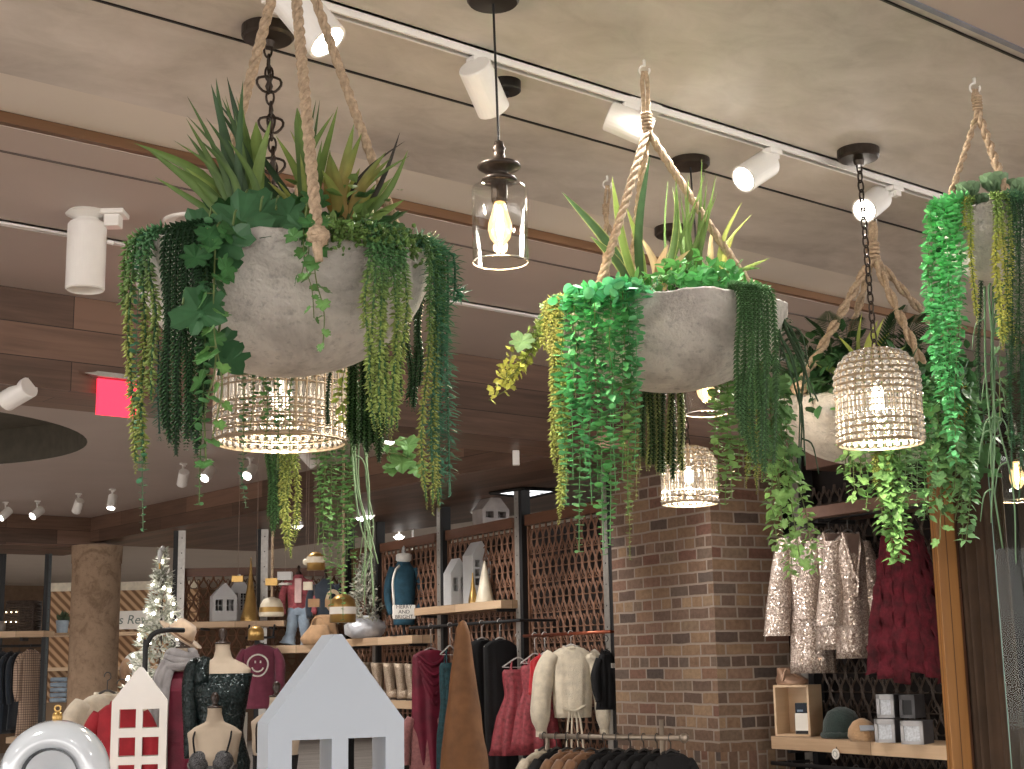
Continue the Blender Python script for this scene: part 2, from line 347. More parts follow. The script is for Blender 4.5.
thead('white track spotlight behind the rope hook of the middle planter', 620, 100, 629, 124, (.82, -.36, -.08), .145, .05, power=55, cone=60)
thead('white track spotlight with glowing face aimed left above the middle planter', 757, 147, 756, 171, (-.62, -.42, -.5), .15, .05, power=85, cone=60)
thead('glowing white track spotlight beside the chain of the bell shaped bead lamp', 874, 186, 872, 204, (-.5, -.36, -.62), .15, .05, power=90, cone=60)

def canopy(r, R=.075, h=.035, mt=None, z=0):
    m = MB(); m.lathe([(R, z), (R, z-h*.7), (R*.93, z-h), (R*.3, z-h*1.15), (R*.2, z-h*1.5), (1e-6, z-h*1.5)], 32); return m.build('canopy', mt or BRONZE, r, smooth=False)
def link(m, c, a, w, h, rad=.004):
    t = np.linspace(0, 2*PI, 15); u = np.array([math.cos(a), math.sin(a), 0])
    m.tube([np.array(c)+u*w/2*math.cos(k)+np.array([0, 0, h/2*math.sin(k)]) for k in t], rad, 5, closed=True, cap=False)
def chain(r, z0, z1, rad=.0035, cups=0, mt=None, sway=(0, 0)):
    m = MB(); n = max(2, int((z0-z1)/.034)); st = (z0-z1)/n
    for k in range(n):
        t = (k+.5)/n; link(m, (sway[0]*(1-t), sway[1]*(1-t), z0-(k+.5)*st), (k % 2)*PI/2+.4, .022, st*1.3, rad)
    c = m.build('chain', mt or BRONZE, r, smooth=True)
    for k in range(cups):
        z = z0-(z0-z1)*(k+.8)/(cups+.3); m = MB(); f = sway[0]*(1-(z0-z)/(z0-z1)); fy = sway[1]*(1-(z0-z)/(z0-z1))
        m.lathe([(.004, .035), (.007, .02), (.004, .005), (.012, -.002), (.004, -.01), (.012, -.03), (.003, -.05)], 10, (f, fy, z))
        for j in range(4):
            a = j*PI/2+.3; u = np.array([math.cos(a), math.sin(a), 0])
            m.tube(smoothpath([np.array([f, fy, z])+u*.006+np.array([0, 0, .0]), np.array([f, fy, z])+u*.03+np.array([0, 0, -.006]), np.array([f, fy, z])+u*.034+np.array([0, 0, -.024]), np.array([f, fy, z])+u*.018+np.array([0, 0, -.044]), np.array([f, fy, z])+u*.003+np.array([0, 0, -.048])], 9), .0042, 5)
        m.build('chain_ornament', BRONZE, r, smooth=True)
    return c
RIMG = mat('polished glass rim', (.9, .9, .88, 1), .08, trans=.6, var=.02, spec=.9)
EDISON = mat('amber bulb glass', (1, .7, .38, 1), .1, trans=.9, var=.02, emit=(1, .6, .25, 1), es=1.3)
def glass_pendant(label, can, body, R, H):
    """canopy on the ceiling, cord, turned bronze cap, clear glass cylinder open below, filament bulb"""
    body = np.array(body); r = thing('glass_pendant', label, 'pendant lamp', body, -YAW, 'clear glass pendants')
    Z = np.array(can)-body; Rm = rotz(YAW); c = Rm @ Z
    m = MB(); m.lathe([(.072, c[2]), (.072, c[2]-.02), (.066, c[2]-.027), (1e-6, c[2]-.03)], 30, (c[0], c[1], 0)); m.build('canopy', BRONZE, r)
    m = MB(); m.tube([(c[0], c[1], c[2]-.02), (0, 0, H/2+R*1.5)], R*.045, 8); m.build('cord', BLACKM, r)
    t = H/2
    m = MB(); m.lathe([(R*.16, t+R*1.68), (R*.2, t+R*1.5), (R*.26, t+R*1.42), (R*.2, t+R*1.3), (R*.24, t+R*1.0), (R*.74, t+R*.82), (R*.8, t+R*.72), (R*.7, t+R*.64), (R*.3, t+R*.5), (R*.34, t+R*.36), (R*.6, t+R*.3), (R*.66, t+R*.2), (R*.56, t+R*.12), (R*.3, t+R*.08), (R*.32, t)], 32)
    m.build('turned_cap', BRONZE, r, smooth=True)
    th = R*.02
    m = MB(); m.lathe([(R*.22, t), (R*.86, t), (R*.97, t-R*.05), (R, t-R*.16), (R, -t), (R-th, -t), (R-th, t-R*.17), (R*.96, t-R*.08), (R*.84, t-th), (R*.22, t-th)], 48, cap0=False, cap1=False)
    m.build('glass_cylinder', GLASS, r, smooth=True)
    m = MB(); m.tube([(R*.985*math.cos(a), R*.985*math.sin(a), -t) for a in np.linspace(0, 2*PI, 49)], R*.022, 6, closed=True, cap=False); m.build('glass_rim', RIMG, r, smooth=True)
    m = MB(); m.lathe([(R*.3, t), (R*.3, t-R*.5), (R*.26, t-R*.62), (1e-6, t-R*.62)], 20); m.build('socket', BRONZE, r)
    m = MB(); m.lathe([(R*.2, t-R*.62), (R*.24, t-R*.8), (R*.42, t-R*1.4), (R*.44, t-R*1.62), (R*.36, t-R*1.95), (R*.16, t-R*2.2), (1e-6, t-R*2.26)], 24); b = m.build('bulb', EDISON, r, smooth=True)
    m = MB()
    for j in range(4):
        a = j*PI/2; m.tube([(math.cos(a)*R*.1, math.sin(a)*R*.1, t-R*.7), (math.cos(a)*R*.2, math.sin(a)*R*.2, t-R*1.5), (math.cos(a)*R*.08, math.sin(a)*R*.08, t-R*2.05)], R*.04, 6)
    m.build('filament', FILAMENT, b)
    l = bpy.data.lights.new('bulb_glow', 'POINT'); l.energy = 5; l.color = (1, .68, .38); l.shadow_soft_size = .03; lo = bpy.data.objects.new('bulb_glow', l); COL.objects.link(lo); lo.parent = r; lo.location = (0, 0, -t-R*.3)
    return r
c1 = atz(493, -6, ZC); glass_pendant('clear glass cylinder pendant hanging alone between the two nearest planters', c1, atd(500, 224, dep(c1)-.12), .074, .21)
c2 = atz(690, 160, ZC); glass_pendant('clear glass pendant glowing just under the bowl of the middle planter', c2, atd(705, 385, dep(c2)-.12), .074, .21)
b3 = atd(1017, 476, 6.4); glass_pendant('clear glass pendant with lit bulb at the right edge beside the curtain', (b3[0], b3[1], ZC), b3, .075, .22)
r = thing('ceiling_canopy', 'black round ceiling canopy behind the cord of the front glass pendant', 'ceiling canopy', atz(505, 82, ZC)); m = MB(); m.lathe([(.05, 0), (.05, -.03), (.046, -.034), (1e-6, -.034)], 28); m.build('cap', BLACKM, r)
MB().lathe([(.012, -.03), (.012, -.05), (1e-6, -.05)], 12).build('cord_nipple', BLACKM, r)

CRYSTAL = mat('cut crystal', (.92, .89, .84, 1), .04, trans=.7, var=.02, spec=.8)
WIRE = mat('champagne wire', S(156, 142, 122), .35, metal=.8, var=.1)
def crystal_lamp(label, can, body, R, H, nb, rows, kind, chain_cups=0, mtc=None, glow=13, name='crystal_lamp'):
    """bead lamp: hoops and verticals of wire, rows of cut beads and a belt of long rods. body = middle of the bottom ring"""
    body = np.array(body); r = thing(name, label, 'chandelier', body, -YAW); c = rotz(YAW) @ (np.array(can)-body)
    m = MB(); m.lathe([(.075, c[2]), (.075, c[2]-.028), (.068, c[2]-.036), (.02, c[2]-.042), (.015, c[2]-.06), (1e-6, c[2]-.06)], 32, (c[0], c[1], 0)); m.build('canopy', mtc or BRONZE, r)
    chain(r, c[2]-.05, H, cups=chain_cups, sway=(c[0], c[1]))
    prof = []                                                       # radius at height for the shade
    def rad(z):
        t = z/H
        if kind == 'bell':
            return R*(1 if t < .66 else .3+.7*math.sqrt(max(0, 1-((t-.66)/.34)**2)))
        return R*(1 if t < .8 else 1-.12*(t-.8)/.2)
    zs = [z for z, _ in rows]
    hoops = [0.0] + [z for z, k in rows if k != 'rod']
    m = MB()
    ringz = sorted(set([0.0, H*.995]+[z+H*.03 for z in zs]+[z-H*.03 for z in zs]))
    for z in ringz:
        rr = max(rad(z), .02)*1.03; m.tube([(rr*math.cos(k), rr*math.sin(k), z) for k in np.linspace(0, 2*PI, 41)], R*.016 if z > 0 else R*.026, 5, closed=True, cap=False)
    for j in range(nb):
        a = (j+.5)*2*PI/nb; m.tube([(max(rad(z), .02)*1.03*math.cos(a), max(rad(z), .02)*1.03*math.sin(a), z) for z in np.linspace(0, H, 16)], R*.014, 4)
    m.tube([(0, 0, H*1.06), (0, 0, H*.62)], R*.05, 8)
    for j in range(4):
        a = j*PI/2; m.tube([(0, 0, H*1.0), (math.cos(a)*rad(H*.99), math.sin(a)*rad(H*.99), H*.99)], R*.014, 5)
    m.build('wire_frame', WIRE, r)
    for z, k in rows:
        m = MB(); bw = 2*PI*rad(z)/nb*.37
        for j in range(nb):
            a = j*2*PI/nb; p = (rad(z)*math.cos(a), rad(z)*math.sin(a), z); Rm = rotz(a)
            if k == 'bead': m.lathe([(1e-6, -bw), (bw*.7, -bw*.55), (bw, 0), (bw*.7, bw*.55), (1e-6, bw)], 6, p, Rm)
            else:
                hh = k*H
                for o in (-.25, .25):
                    aa = (j+o)*2*PI/nb; p = (rad(z)*math.cos(aa), rad(z)*math.sin(aa), z)
                    m.lathe([(bw*.25, -hh/2), (bw*.5, -hh/2+bw*.4), (bw*.5, hh/2-bw*.4), (bw*.25, hh/2)], 6, p, rotz(aa))
        m.build('bead_row' if k == 'bead' else 'crystal_rod_row', CRYSTAL, r)
    m = MB(); m.lathe([(R*.08, H*.64), (R*.1, H*.6), (R*.17, H*.52), (R*.19, H*.45), (R*.13, H*.38), (1e-6, H*.35)], 18); m.build('bulb', m_emit('warm white bulb', (1, .86, .68, 1), 14) if kind == 'bell' else mat('dim bulb', (1, .9, .75, 1), .3, emit=(1, .86, .68, 1), es=3), r, smooth=True)
    l = bpy.data.lights.new('bulb_glow', 'POINT'); l.energy = glow; l.color = (1, .85, .66); l.shadow_soft_size = R*.2; lo = bpy.data.objects.new('bulb_glow', l); COL.objects.link(lo); lo.parent = r; lo.location = (0, 0, H*.22)
    return r
cd = atz(858, 150, ZC); d3 = dep(cd)-.17
R3 = 41*d3/FPX
crystal_lamp('bell shaped lamp of clear beads hanging in front of the wide planter at right', cd, atd(881, 444, d3), R3, 96*d3/FPX, 28,
             [(k*96*d3/FPX, t) for k, t in ((.045, 'bead'), (.115, 'bead'), (.185, 'bead'), (.255, 'bead'), (.385, .17), (.51, 'bead'), (.58, 'bead'), (.65, 'bead'), (.72, 'bead'), (.79, 'bead'), (.86, 'bead'), (.92, 'bead'), (.96, 'bead'))], 'bell', mtc=BRONZE)
cc = atz(672, 228, ZC); d2 = dep(cc)-.17
crystal_lamp('small bell shaped lamp of clear beads hanging in front of the brick pillar', cc, atd(690, 504, d2), 27*d2/FPX, 58*d2/FPX, 24,
             [(k*58*d2/FPX, t) for k, t in ((.05, 'bead'), (.15, 'bead'), (.36, .3), (.56, 'bead'), (.65, 'bead'), (.75, 'bead'), (.85, 'bead'), (.93, 'bead'))], 'bell')
ca = atz(268, 28, ZC); d1 = dep(ca)-.17
crystal_lamp('wide drum chandelier of clear beads hung below the nearest planter', ca, atd(280, 443, d1), 64*d1/FPX, 100*d1/FPX, 40,
             [(k*100*d1/FPX, t) for k, t in ((.05, 'bead'), (.14, 'bead'), (.23, 'bead'), (.32, 'bead'), (.55, .34), (.8, 'bead'), (.88, 'bead'), (.95, 'bead'))], 'drum', chain_cups=7, glow=6, name='crystal_chandelier')

# large white can light, recessed ring light, far spots
p = atz(88, 212, ZD); r = thing('can_light', 'large white cylinder can light hanging at upper left', 'ceiling light', p); d = dep(p)
m = MB(); m.lathe([(.075, 0), (.085, -.012), (.06, -.022), (.045, -.03), (.045, -.05)], 30); m.build('mounting_plate', WHITE, r)
hz = 38*d/FPX; RR = 19*d/FPX
m = MB(); m.lathe([(RR*.9, -.045), (RR, -.055), (RR, -.31), (RR*.93, -.315), (RR*.9, -.29), (1e-6, -.28)], 36); m.build('cylinder', WHITE, r)
s = rotz(-YAW) @ np.array([.1, -.0, 0]); m = MB(); m.box((s[0], s[1], -.01), (.1, .1, .02), rotz(-YAW)); m.box((s[0], s[1], -.04), (.06, .06, .05), rotz(-YAW)); m.build('power_box', WHITE, r, bevel=.004)
m = MB(); m.tube([(s[0]*.85, s[1]*.85, -.12), (s[0]*1.05, s[1]*1.05, -.13)], .008, 8); m.build('adjusting_screw', WHITE, r)
p = atz(197, 222, ZD); r = thing('recessed_light', 'recessed round ceiling light peeking out behind the big leaf at left', 'ceiling light', p)
m = MB(); m.lathe([(.1, .06), (.1, .0)], 30); m.build('housing_can', WHITE, r); m = MB(); m.lathe([(.085, .0), (.125, -.012), (.135, -.004), (.135, .0)], 36, cap0=False, cap1=False); m.build('trim_ring', WHITE, r, smooth=True)
m = MB(); m.lathe([(.085, -.001), (.05, -.002), (1e-6, -.002)], 30, cap0=False); m.build('glass_face', mat('dim frosted glass', S(196, 186, 180), .3), r)

def far_spot(px, py, label, lit=True, axis=(0, -.7, -.5), R=.045, z=ZD, hang=.13, dd=None, name=None):
    d0 = atz(px, py, z-hang); b = np.array([d0[0], d0[1], z]); A = cambasis(*axis)
    return spot_head(label, b, d0-np.array([0, 0, 0]), A, R*3.2, R, lit, 'spotlights on the far ceiling', lens=m_emit('far lit lens', (1, .95, .9, 1), 12))
far_spot(5, 514, 'glowing track spotlight at the far left edge below the round ceiling recess', axis=(-.4, -.5, -.7))
far_spot(37, 513, 'glowing track spotlight second from the left edge below the ceiling recess', axis=(-.4, -.4, -.75))
far_spot(78, 506, 'unlit track spotlight right of the two glowing at far left', False, axis=(-.3, -.6, .3))
far_spot(112, 502, 'glowing track spotlight pointing straight down left of the long trailing strand', axis=(.0, -.8, -.55))
far_spot(183, 478, 'unlit far spotlight between the two leafy strands at left', False, axis=(-.2, -.6, .4))
far_spot(208, 474, 'glowing far spotlight right of the trailing ivy at left', axis=(-.25, -.45, -.8))
far_spot(250, 472, 'glowing far spotlight below the drum chandelier', axis=(-.2, -.4, -.8))
far_spot(308, 456, 'unlit white far spotlight behind hanging round leaves', False, axis=(.5, -.6, .3), R=.055)
far_spot(391, 436, 'glowing far spotlight seen through the nearest planter strands at right', axis=(-.1, -.4, -.85))
far_spot(18, 394, 'unlit white spotlight on the underside of the walnut beam at left', False, axis=(-.6, -.3, .3), z=2.9, hang=.03, R=.05)
for px, py, lb in ((297, 525, 'small glowing downlight in the walnut soffit right of the yellow strands'), (362, 517, 'small glowing downlight in the walnut soffit behind the round leaf strands'), (478, 512, 'small glowing downlight in the walnut soffit left of the bright ceiling panel'), (399, 536, 'round glowing lamp under the soffit above the blue sweater'), (413, 563, 'small glowing lamp in front of the rust lattice right of the blue sweater'), (368, 515, 'glowing lamp behind the pale dangling roots')):
    p = atz(px, py, 3.068) if py < 530 else atd(px, py, 16.5)
    r = thing('downlight', lb, 'ceiling light', p); m = MB(); m.lathe([(.05, 0), (.07, -.012), (.075, 0)], 20, cap0=False, cap1=False); m.build('trim_ring', WHITE, r)
    m = MB(); m.ball((0, 0, -.012), (.055, .055, .03), 12, 6); m.build('lamp_face', m_emit('downlight face', (1, .95, .9, 1), 9), r)
    if py >= 530: MB().tube([(0, 0, 0), (0, 0, 3.37-p[2])], .012, 6).build('stem', WHITE, r)
# bright square ceiling panel behind the lattice
p = atz(528, 489, 3.07); r = thing('ceiling_panel_light', 'bright square ceiling panel light with dark frame above the lattice', 'ceiling light', p)
pc = [np.array(atz(x, y, 3.068))-p for x, y in ((490, 492), (524, 487), (562, 489), (530, 496))]
m = MB(); m.add([c+np.array([0, 0, -.004]) for c in pc], [(0, 1, 2, 3)]); m.build('diffuser', m_emit('panel diffuser', (.95, .97, 1, 1), 1.6), r, solid=.004)
m = MB()
for k in range(4): m.tube([pc[k]+np.array([0, 0, -.008]), pc[(k+1) % 4]+np.array([0, 0, -.008])], .018, 4)
m.tube([(pc[0]+pc[1])/2, (pc[2]+pc[3])/2], .014, 4); m.build('frame', BLACKM, r)
# exit box glowing red under the beam
p = np.array(atd(113, 378, dep(atd(113, 378, 7.2)))); p = np.array([*(atpl(113, 378, np.array([0, 6.5, 0]), np.array([0, 1.0, 0]))[:2]), 2.9]); p[1] = 6.5; p[2] = atpl(113, 374, p, np.array([0, 1.0, 0]))[2]
bot = atpl(113, 416, p, np.array([0, 1.0, 0])); hgt = p[2]-bot[2]; d = dep(p)
p0_ = atpl(97, 397, p, np.array([0, 1.0, 0])); p1_ = atpl(136, 397, p, np.array([0, 1.0, 0]))
r = thing('exit_sign', 'glowing red exit sign box hanging under the walnut beam behind long strands', 'sign', ((p0_[0]+p1_[0])/2, p[1], p[2])); wd = p1_[0]-p0_[0]
m = MB(); m.box((0, 0, -.012), (wd*1.15, .06, .024)); m.add([(-wd*.56, -.03, -.002), (-wd*.56, -.03, -.022), (-wd*.9, -.03, -.016), (-wd*.56, .03, -.002), (-wd*.56, .03, -.022)], [(0, 2, 1), (3, 4, 2), (0, 3, 2), (1, 2, 4)]); m.build('mounting_bar', STEEL, r)
m = MB(); m.box((0, 0, -.03-hgt/2+.015), (wd, .018, hgt-.03)); m.build('panel', m_emit('red lit acrylic', (1, .03, .07, 1), 1.5), r)

p = atd(516, 458, 8.99); r = thing('sensor_box', 'small white box fixed under the walnut soffit left of the yellow green strand', 'sensor', p, -YAW); k = 8.99/FPX; zt_ = 2.905-p[2]
MB().box((0, 0, 0), (7*k, .05, 15*k)).build('housing', WHITE, r, bevel=.004); MB().tube([(0, 0, 7*k), (0, 0, max(zt_, 8*k))], .008, 6).build('stem', WHITE, r)
# ------------------------------------------------------------------ leaves
def tmpl(v, f, tint=None): v = np.array(v, float); return v, f, (np.ones(len(v)) if tint is None else np.array(tint, float))
def _bur():
    a = np.arange(5)*2*PI/5; v = [(0, 0, 0)]+[(.5*math.cos(k), .5*math.sin(k), .42) for k in a]+[(0, 0, 1)]
    return tmpl(v, [(0, 1+(k+1) % 5, 1+k) for k in range(5)]+[(6, 1+k, 1+(k+1) % 5) for k in range(5)], [.7]+[1]*5+[1.15])
T_BUR = _bur()
T_SCALE = tmpl([(0, 0, 0), (-.5, .05, .45), (.5, .05, .45), (0, .2, 1), (0, .28, .5)], [(0, 4, 1), (0, 2, 4), (1, 4, 3), (4, 2, 3)], [.6, 1, 1, 1.2, 1.1])
def _coin():
    a = np.arange(9)*2*PI/9; v = [(0, .0, .5)]+[(.5*math.sin(k), .07, .5-.5*math.cos(k)) for k in a]
    return tmpl(v, [(0, 1+k, 1+(k+1) % 9) for k in range(9)], [.95]+[1.05]*9)
T_COIN = _coin()
T_LANCE = tmpl([(0, 0, 0), (-.5, .1, .35), (0, 0, .38), (.5, .1, .35), (-.36, .02, .7), (0, -.06, .72), (.36, .02, .7), (0, -.16, 1)], [(0, 2, 1), (0, 3, 2), (1, 2, 5, 4), (2, 3, 6, 5), (4, 5, 7), (5, 6, 7)], [.8, 1.1, .9, 1.1, 1.1, .95, 1.1, 1])
def _palm():                                                         # five-lobed ivy / grape leaf
    half = [(0.0, .0), (.10, -.09), (.30, -.13), (.40, .02), (.55, .10), (.50, .28), (.36, .36), (.52, .52), (.46, .66), (.26, .64), (.20, .78), (.08, .90), (0, 1.0)]
    pts = [(x, z) for x, z in half]+[(-x, z) for x, z in half[-2:0:-1]]
    P_ = np.array(pts+pts[:1]); q_ = smoothpath(P_, 3*len(pts)+1)[:-1, :2] if False else np.array(pts); pts = [tuple(w) for w in q_]
    v = [(0, -.05, .38)]+[(x, .12*abs(x)+.14*(z-.4)**2-.05+.03*math.sin(9*x+7*z), z) for x, z in pts]; n = len(pts)
    return tmpl(v, [(0, 1+k, 1+(k+1) % n) for k in range(n)], [1.2]+[.95]*n)
T_PALM = _palm()
def leaves(mb, T, P, D, U, Wd, L, C):
    P, D, U = np.atleast_2d(P), np.atleast_2d(D), np.atleast_2d(U); n = len(P)
    z = D/(np.linalg.norm(D, axis=1)[:, None]+1e-9); x = np.cross(U, z); x /= (np.linalg.norm(x, axis=1)[:, None]+1e-9); y = np.cross(z, x)
    Wd = np.broadcast_to(Wd, (n,)); L = np.broadcast_to(L, (n,)); C = np.broadcast_to(C, (n, 3)); tv, tf, tt = T; k = len(tv)
    V = P[:, None]+x[:, None]*(tv[None, :, 0:1]*Wd[:, None, None])+y[:, None]*(tv[None, :, 1:2]*Wd[:, None, None])+z[:, None]*(tv[None, :, 2:3]*L[:, None, None])
    cc = np.clip(C[:, None]*tt[None, :, None], 0, 1); b = mb.n
    mb.v.append(V.reshape(-1, 3)); mb.c.append(cc.reshape(-1, 3)); mb.hascol = True
    for i in range(n): o = b+i*k; mb.f.extend([tuple(q+o for q in f) for f in tf])
    mb.mi.extend([0]*(n*len(tf))); mb.n += n*k
def lin(c):
    v = np.array(S(*c)[:3]); L = v @ np.array([.3, .59, .11]); return (L+(v-L)*.88)*1.32
def resample(path, step):
    p = smoothpath(path, 60); s = np.concatenate([[0], np.cumsum(np.linalg.norm(np.diff(p, axis=0), axis=1))]); n = max(3, int(s[-1]/step))
    u = np.linspace(0, s[-1], n); q = np.stack([np.interp(u, s, p[:, i]) for i in range(3)], 1); t = np.gradient(q, axis=0); t /= np.linalg.norm(t, axis=1)[:, None]+1e-9
    return q, t, u/s[-1]
def around(t, ang):
    """unit vectors perpendicular to the tangents at the given angles"""
    ref = np.where(np.abs(t[:, 2:3]) > .8, np.array([[1.0, 0, 0]]), np.array([[0, 0, 1.0]]))
    u = np.cross(t, ref); u /= np.linalg.norm(u, axis=1)[:, None]+1e-9; w = np.cross(t, u)
    return np.cos(ang)[:, None]*u+np.sin(ang)[:, None]*w
KINDS = {}
def strand_mesh(kind, path, c0, c1, sc=1.0, seed=0, fat=1.0, cr=.5):
    """one trailing strand. c0 colour at the top, c1 at the tip, cr where the change happens"""
    g = np.random.default_rng(seed); mb = MB()
    c0, c1 = lin(c0), lin(c1)
    def colr(f, j=.16):
        k = np.clip((f-cr)/.25+.5, 0, 1)[:, None]; c = c0*(1-k)+c1*k; return np.clip(c*(1+g.normal(0, j, (len(f), 1))), 0, 1)
    if kind == 'burro':                                             # donkey tail: plump pointed leaves, spiralled
        q, t, f = resample(path, .0078*sc); taper = np.clip((1.02-f)/.12, .35, 1)*np.clip(f/.03+.6, 0, 1)
        mb.tube(q[::4] if len(q) > 12 else q, .0025*sc, 5, col=c0*.7)
        for j in range(4):
            a = np.arange(len(q))*1.15+j*PI/2+g.normal(0, .25, len(q)); o = around(t, a)
            leaves(mb, T_BUR, q+t*(.004*sc*j/2), o*.95+t*.5+g.normal(0, .18, q.shape), o, .0056*sc*fat*taper, .0155*sc*fat*taper*g.uniform(.85, 1.15, len(q)), colr(f))
    elif kind == 'braid':                                           # rope-like strand of tight overlapping scales
        q, t, f = resample(path, .0062*sc); taper = np.clip((1.02-f)/.08, .4, 1)
        mb.tube(q[::4] if len(q) > 12 else q, .0032*sc*fat, 5, col=c0*.6)
        for j in range(4):
            a = np.full(len(q), j*PI/2+.4)+(np.arange(len(q)) % 2)*.5; o = around(t, a)
            leaves(mb, T_SCALE, q+o*.0026*sc*fat, o*.75+t*.8, o, .0078*sc*fat*taper, .0112*sc*fat*taper, colr(f, .2))
    elif kind == 'coin':                                            # string of little round leaves set level in pairs
        q, t, f = resample(path, .0165*sc); taper = np.clip((1.04-f)/.2, .5, 1)
        mb.tube(q, .0013*sc, 4, col=c0*.8+np.array([.05, .02, 0]))
        for j in range(3):
            a = np.arange(len(q))*1.57+j*2*PI/3+g.normal(0, .3, len(q)); o = around(t, a)
            up = np.array([[0, 0, 1.0]])+g.normal(0, .28, q.shape)
            leaves(mb, T_COIN, q+o*.001, o+np.array([[0, 0, .12]])+g.normal(0, .2, q.shape), up, .0175*sc*fat*taper*g.uniform(.75, 1.2, len(q)), .0185*sc*fat*taper*g.uniform(.8, 1.2, len(q)), colr(f, .2))
    elif kind == 'spike':                                           # dense whorls of narrow outward leaves
        q, t, f = resample(path, .0085*sc); taper = np.clip((1.03-f)/.15, .4, 1)
        mb.tube(q[::3] if len(q) > 12 else q, .0025*sc, 5, col=c0*.6)
        for j in range(5):
            a = np.arange(len(q))*.9+j*2*PI/5+g.normal(0, .2, len(q)); o = around(t, a)
            leaves(mb, T_LANCE, q, o+t*.25+np.array([[0, 0, .05]])+g.normal(0, .18, q.shape), -t, .0075*sc*fat*taper, .031*sc*fat*taper*g.uniform(.75, 1.15, len(q)), colr(f, .2))
    elif kind == 'vine':                                            # ivy: lobed leaves on stalks, smaller to the tip
        q, t, f = resample(path, .034*sc); mb.tube(smoothpath(q, len(q)*3), .0018*sc, 5, col=lin((96, 110, 60)))
        for i in range(len(q)):
            a = i*2.4+g.normal(0, .5); o = around(t[i:i+1], np.array([a]))[0]; o = o*np.array([1, .8, .4]); o = unit(o+np.array([0, -.5, 0])); s = sc*(1.05-.55*f[i])*g.uniform(.75, 1.15)*fat
            st = q[i]+o*.02*s; mb.tube([q[i], st], .001*sc, 4, col=lin((110, 120, 70)))
            leaves(mb, T_PALM, st, o*.55+np.array([0, 0, -.75])+g.normal(0, .25, 3), o+np.array([0, -.3, .35])+g.normal(0, .2, 3), .058*s, .056*s, colr(f[i:i+1], .18))
    elif kind == 'leafy':                                           # soft vine of many small oval leaves
        q, t, f = resample(path, .014*sc); mb.tube(smoothpath(q, len(q)*2), .0014*sc, 4, col=lin((96, 110, 60)))
        for j in range(3):
            a = np.arange(len(q))*2.1+j*2.1+g.normal(0, .5, len(q)); o = around(t, a)
            leaves(mb, T_LANCE, q+o*.006*sc, o+t*.4+g.normal(0, .35, q.shape), -t+g.normal(0, .3, q.shape), .017*sc*fat*g.uniform(.7, 1.2, len(q)), .026*sc*fat*g.uniform(.7, 1.2, len(q)), colr(f, .22))
    elif kind == 'root':                                            # bare rhipsalis-like stems
        for j in range(max(1, int(3*fat))):
            e = np.asarray(path, float)+g.normal(0, .012*sc, (len(path), 3))*np.linspace(0.2, 1, len(path))[:, None]; n = 30; p = smoothpath(e, n); k = np.linspace(0, 1, n)
            mb.tube(p, np.linspace(.0042, .0022, n)*sc, 6, col=(c0*(1-k[:, None])+c1*k[:, None]).repeat(6, axis=0))
            if j == 0:
                for w in g.uniform(.35, .85, 3):
                    b = p[int(w*n)]; s = g.choice([-1, 1]); mb.tube(smoothpath([b, b+np.array([s*.03, 0, -.02])*sc, b+np.array([s*.045, .01, -.1])*sc], 8), np.linspace(.003, .0015, 8)*sc, 5, col=c1)
    return mb
NAMES = dict(burro='donkey_tail_strand', braid='braided_succulent_strand', coin='round_leaf_strand', spike='spiky_leaf_strand', vine='ivy_vine', leafy='leafy_vine', root='bare_stem')

def blade(mb, base, tip, w, c0, c1=None, bend=.12, side=None, edge=None, fold=.25, n=9, prof=None, droop=0):
    """one strap leaf from base to tip, curving, tapering, with a gutter fold; edge = margin colour"""
    base, tip = np.array(base, float), np.array(tip, float); d = tip-base; L = np.linalg.norm(d); d = d/L
    s = unit(np.cross(d, (0, 1, 0)) if side is None else side); s = unit(s-d*(s @ d)); nrm = np.cross(s, d)
    k = np.linspace(0, 1, n); sg = (1 if d[0] >= 0 else -1)*(1 if bend >= 0 else -1)*min(1, abs(d[0])*3+.25); mid = base+np.outer(k, d*L)+np.outer(np.sin(PI*k**.85)*abs(bend)*L*sg, s)+np.outer(np.sin(PI*k)*.06*L, nrm)+np.outer(k**3*droop*L, (0, 0, -1.0))
    wd = w*(prof(k) if prof else np.clip(np.minimum((k+.3)*1.9, 1)*(1-k**3.4), .02, 1))
    c0 = lin(c0)*np.array([.8, .84, .62]); c1 = lin(c1)*np.array([.8, .84, .62]) if c1 is not None else c0; V = []; Cc = []
    cols = (-1, -.72, 0, .72, 1)
    for i in range(n):
        for x in cols: V.append(mid[i]+s*wd[i]*x*.5+nrm*fold*wd[i]*(abs(x)-.5)*.5); Cc.append(lin(edge) if (edge is not None and abs(x) == 1) else (c0*(1-k[i])+c1*k[i])*(1.0 if x else 1.15))
    m = len(cols); f = [(i*m+j, i*m+j+1, (i+1)*m+j+1, (i+1)*m+j) for i in range(n-1) for j in range(m-1)]
    mb.add(V, f, col=np.clip(np.array(Cc), 0, 1))

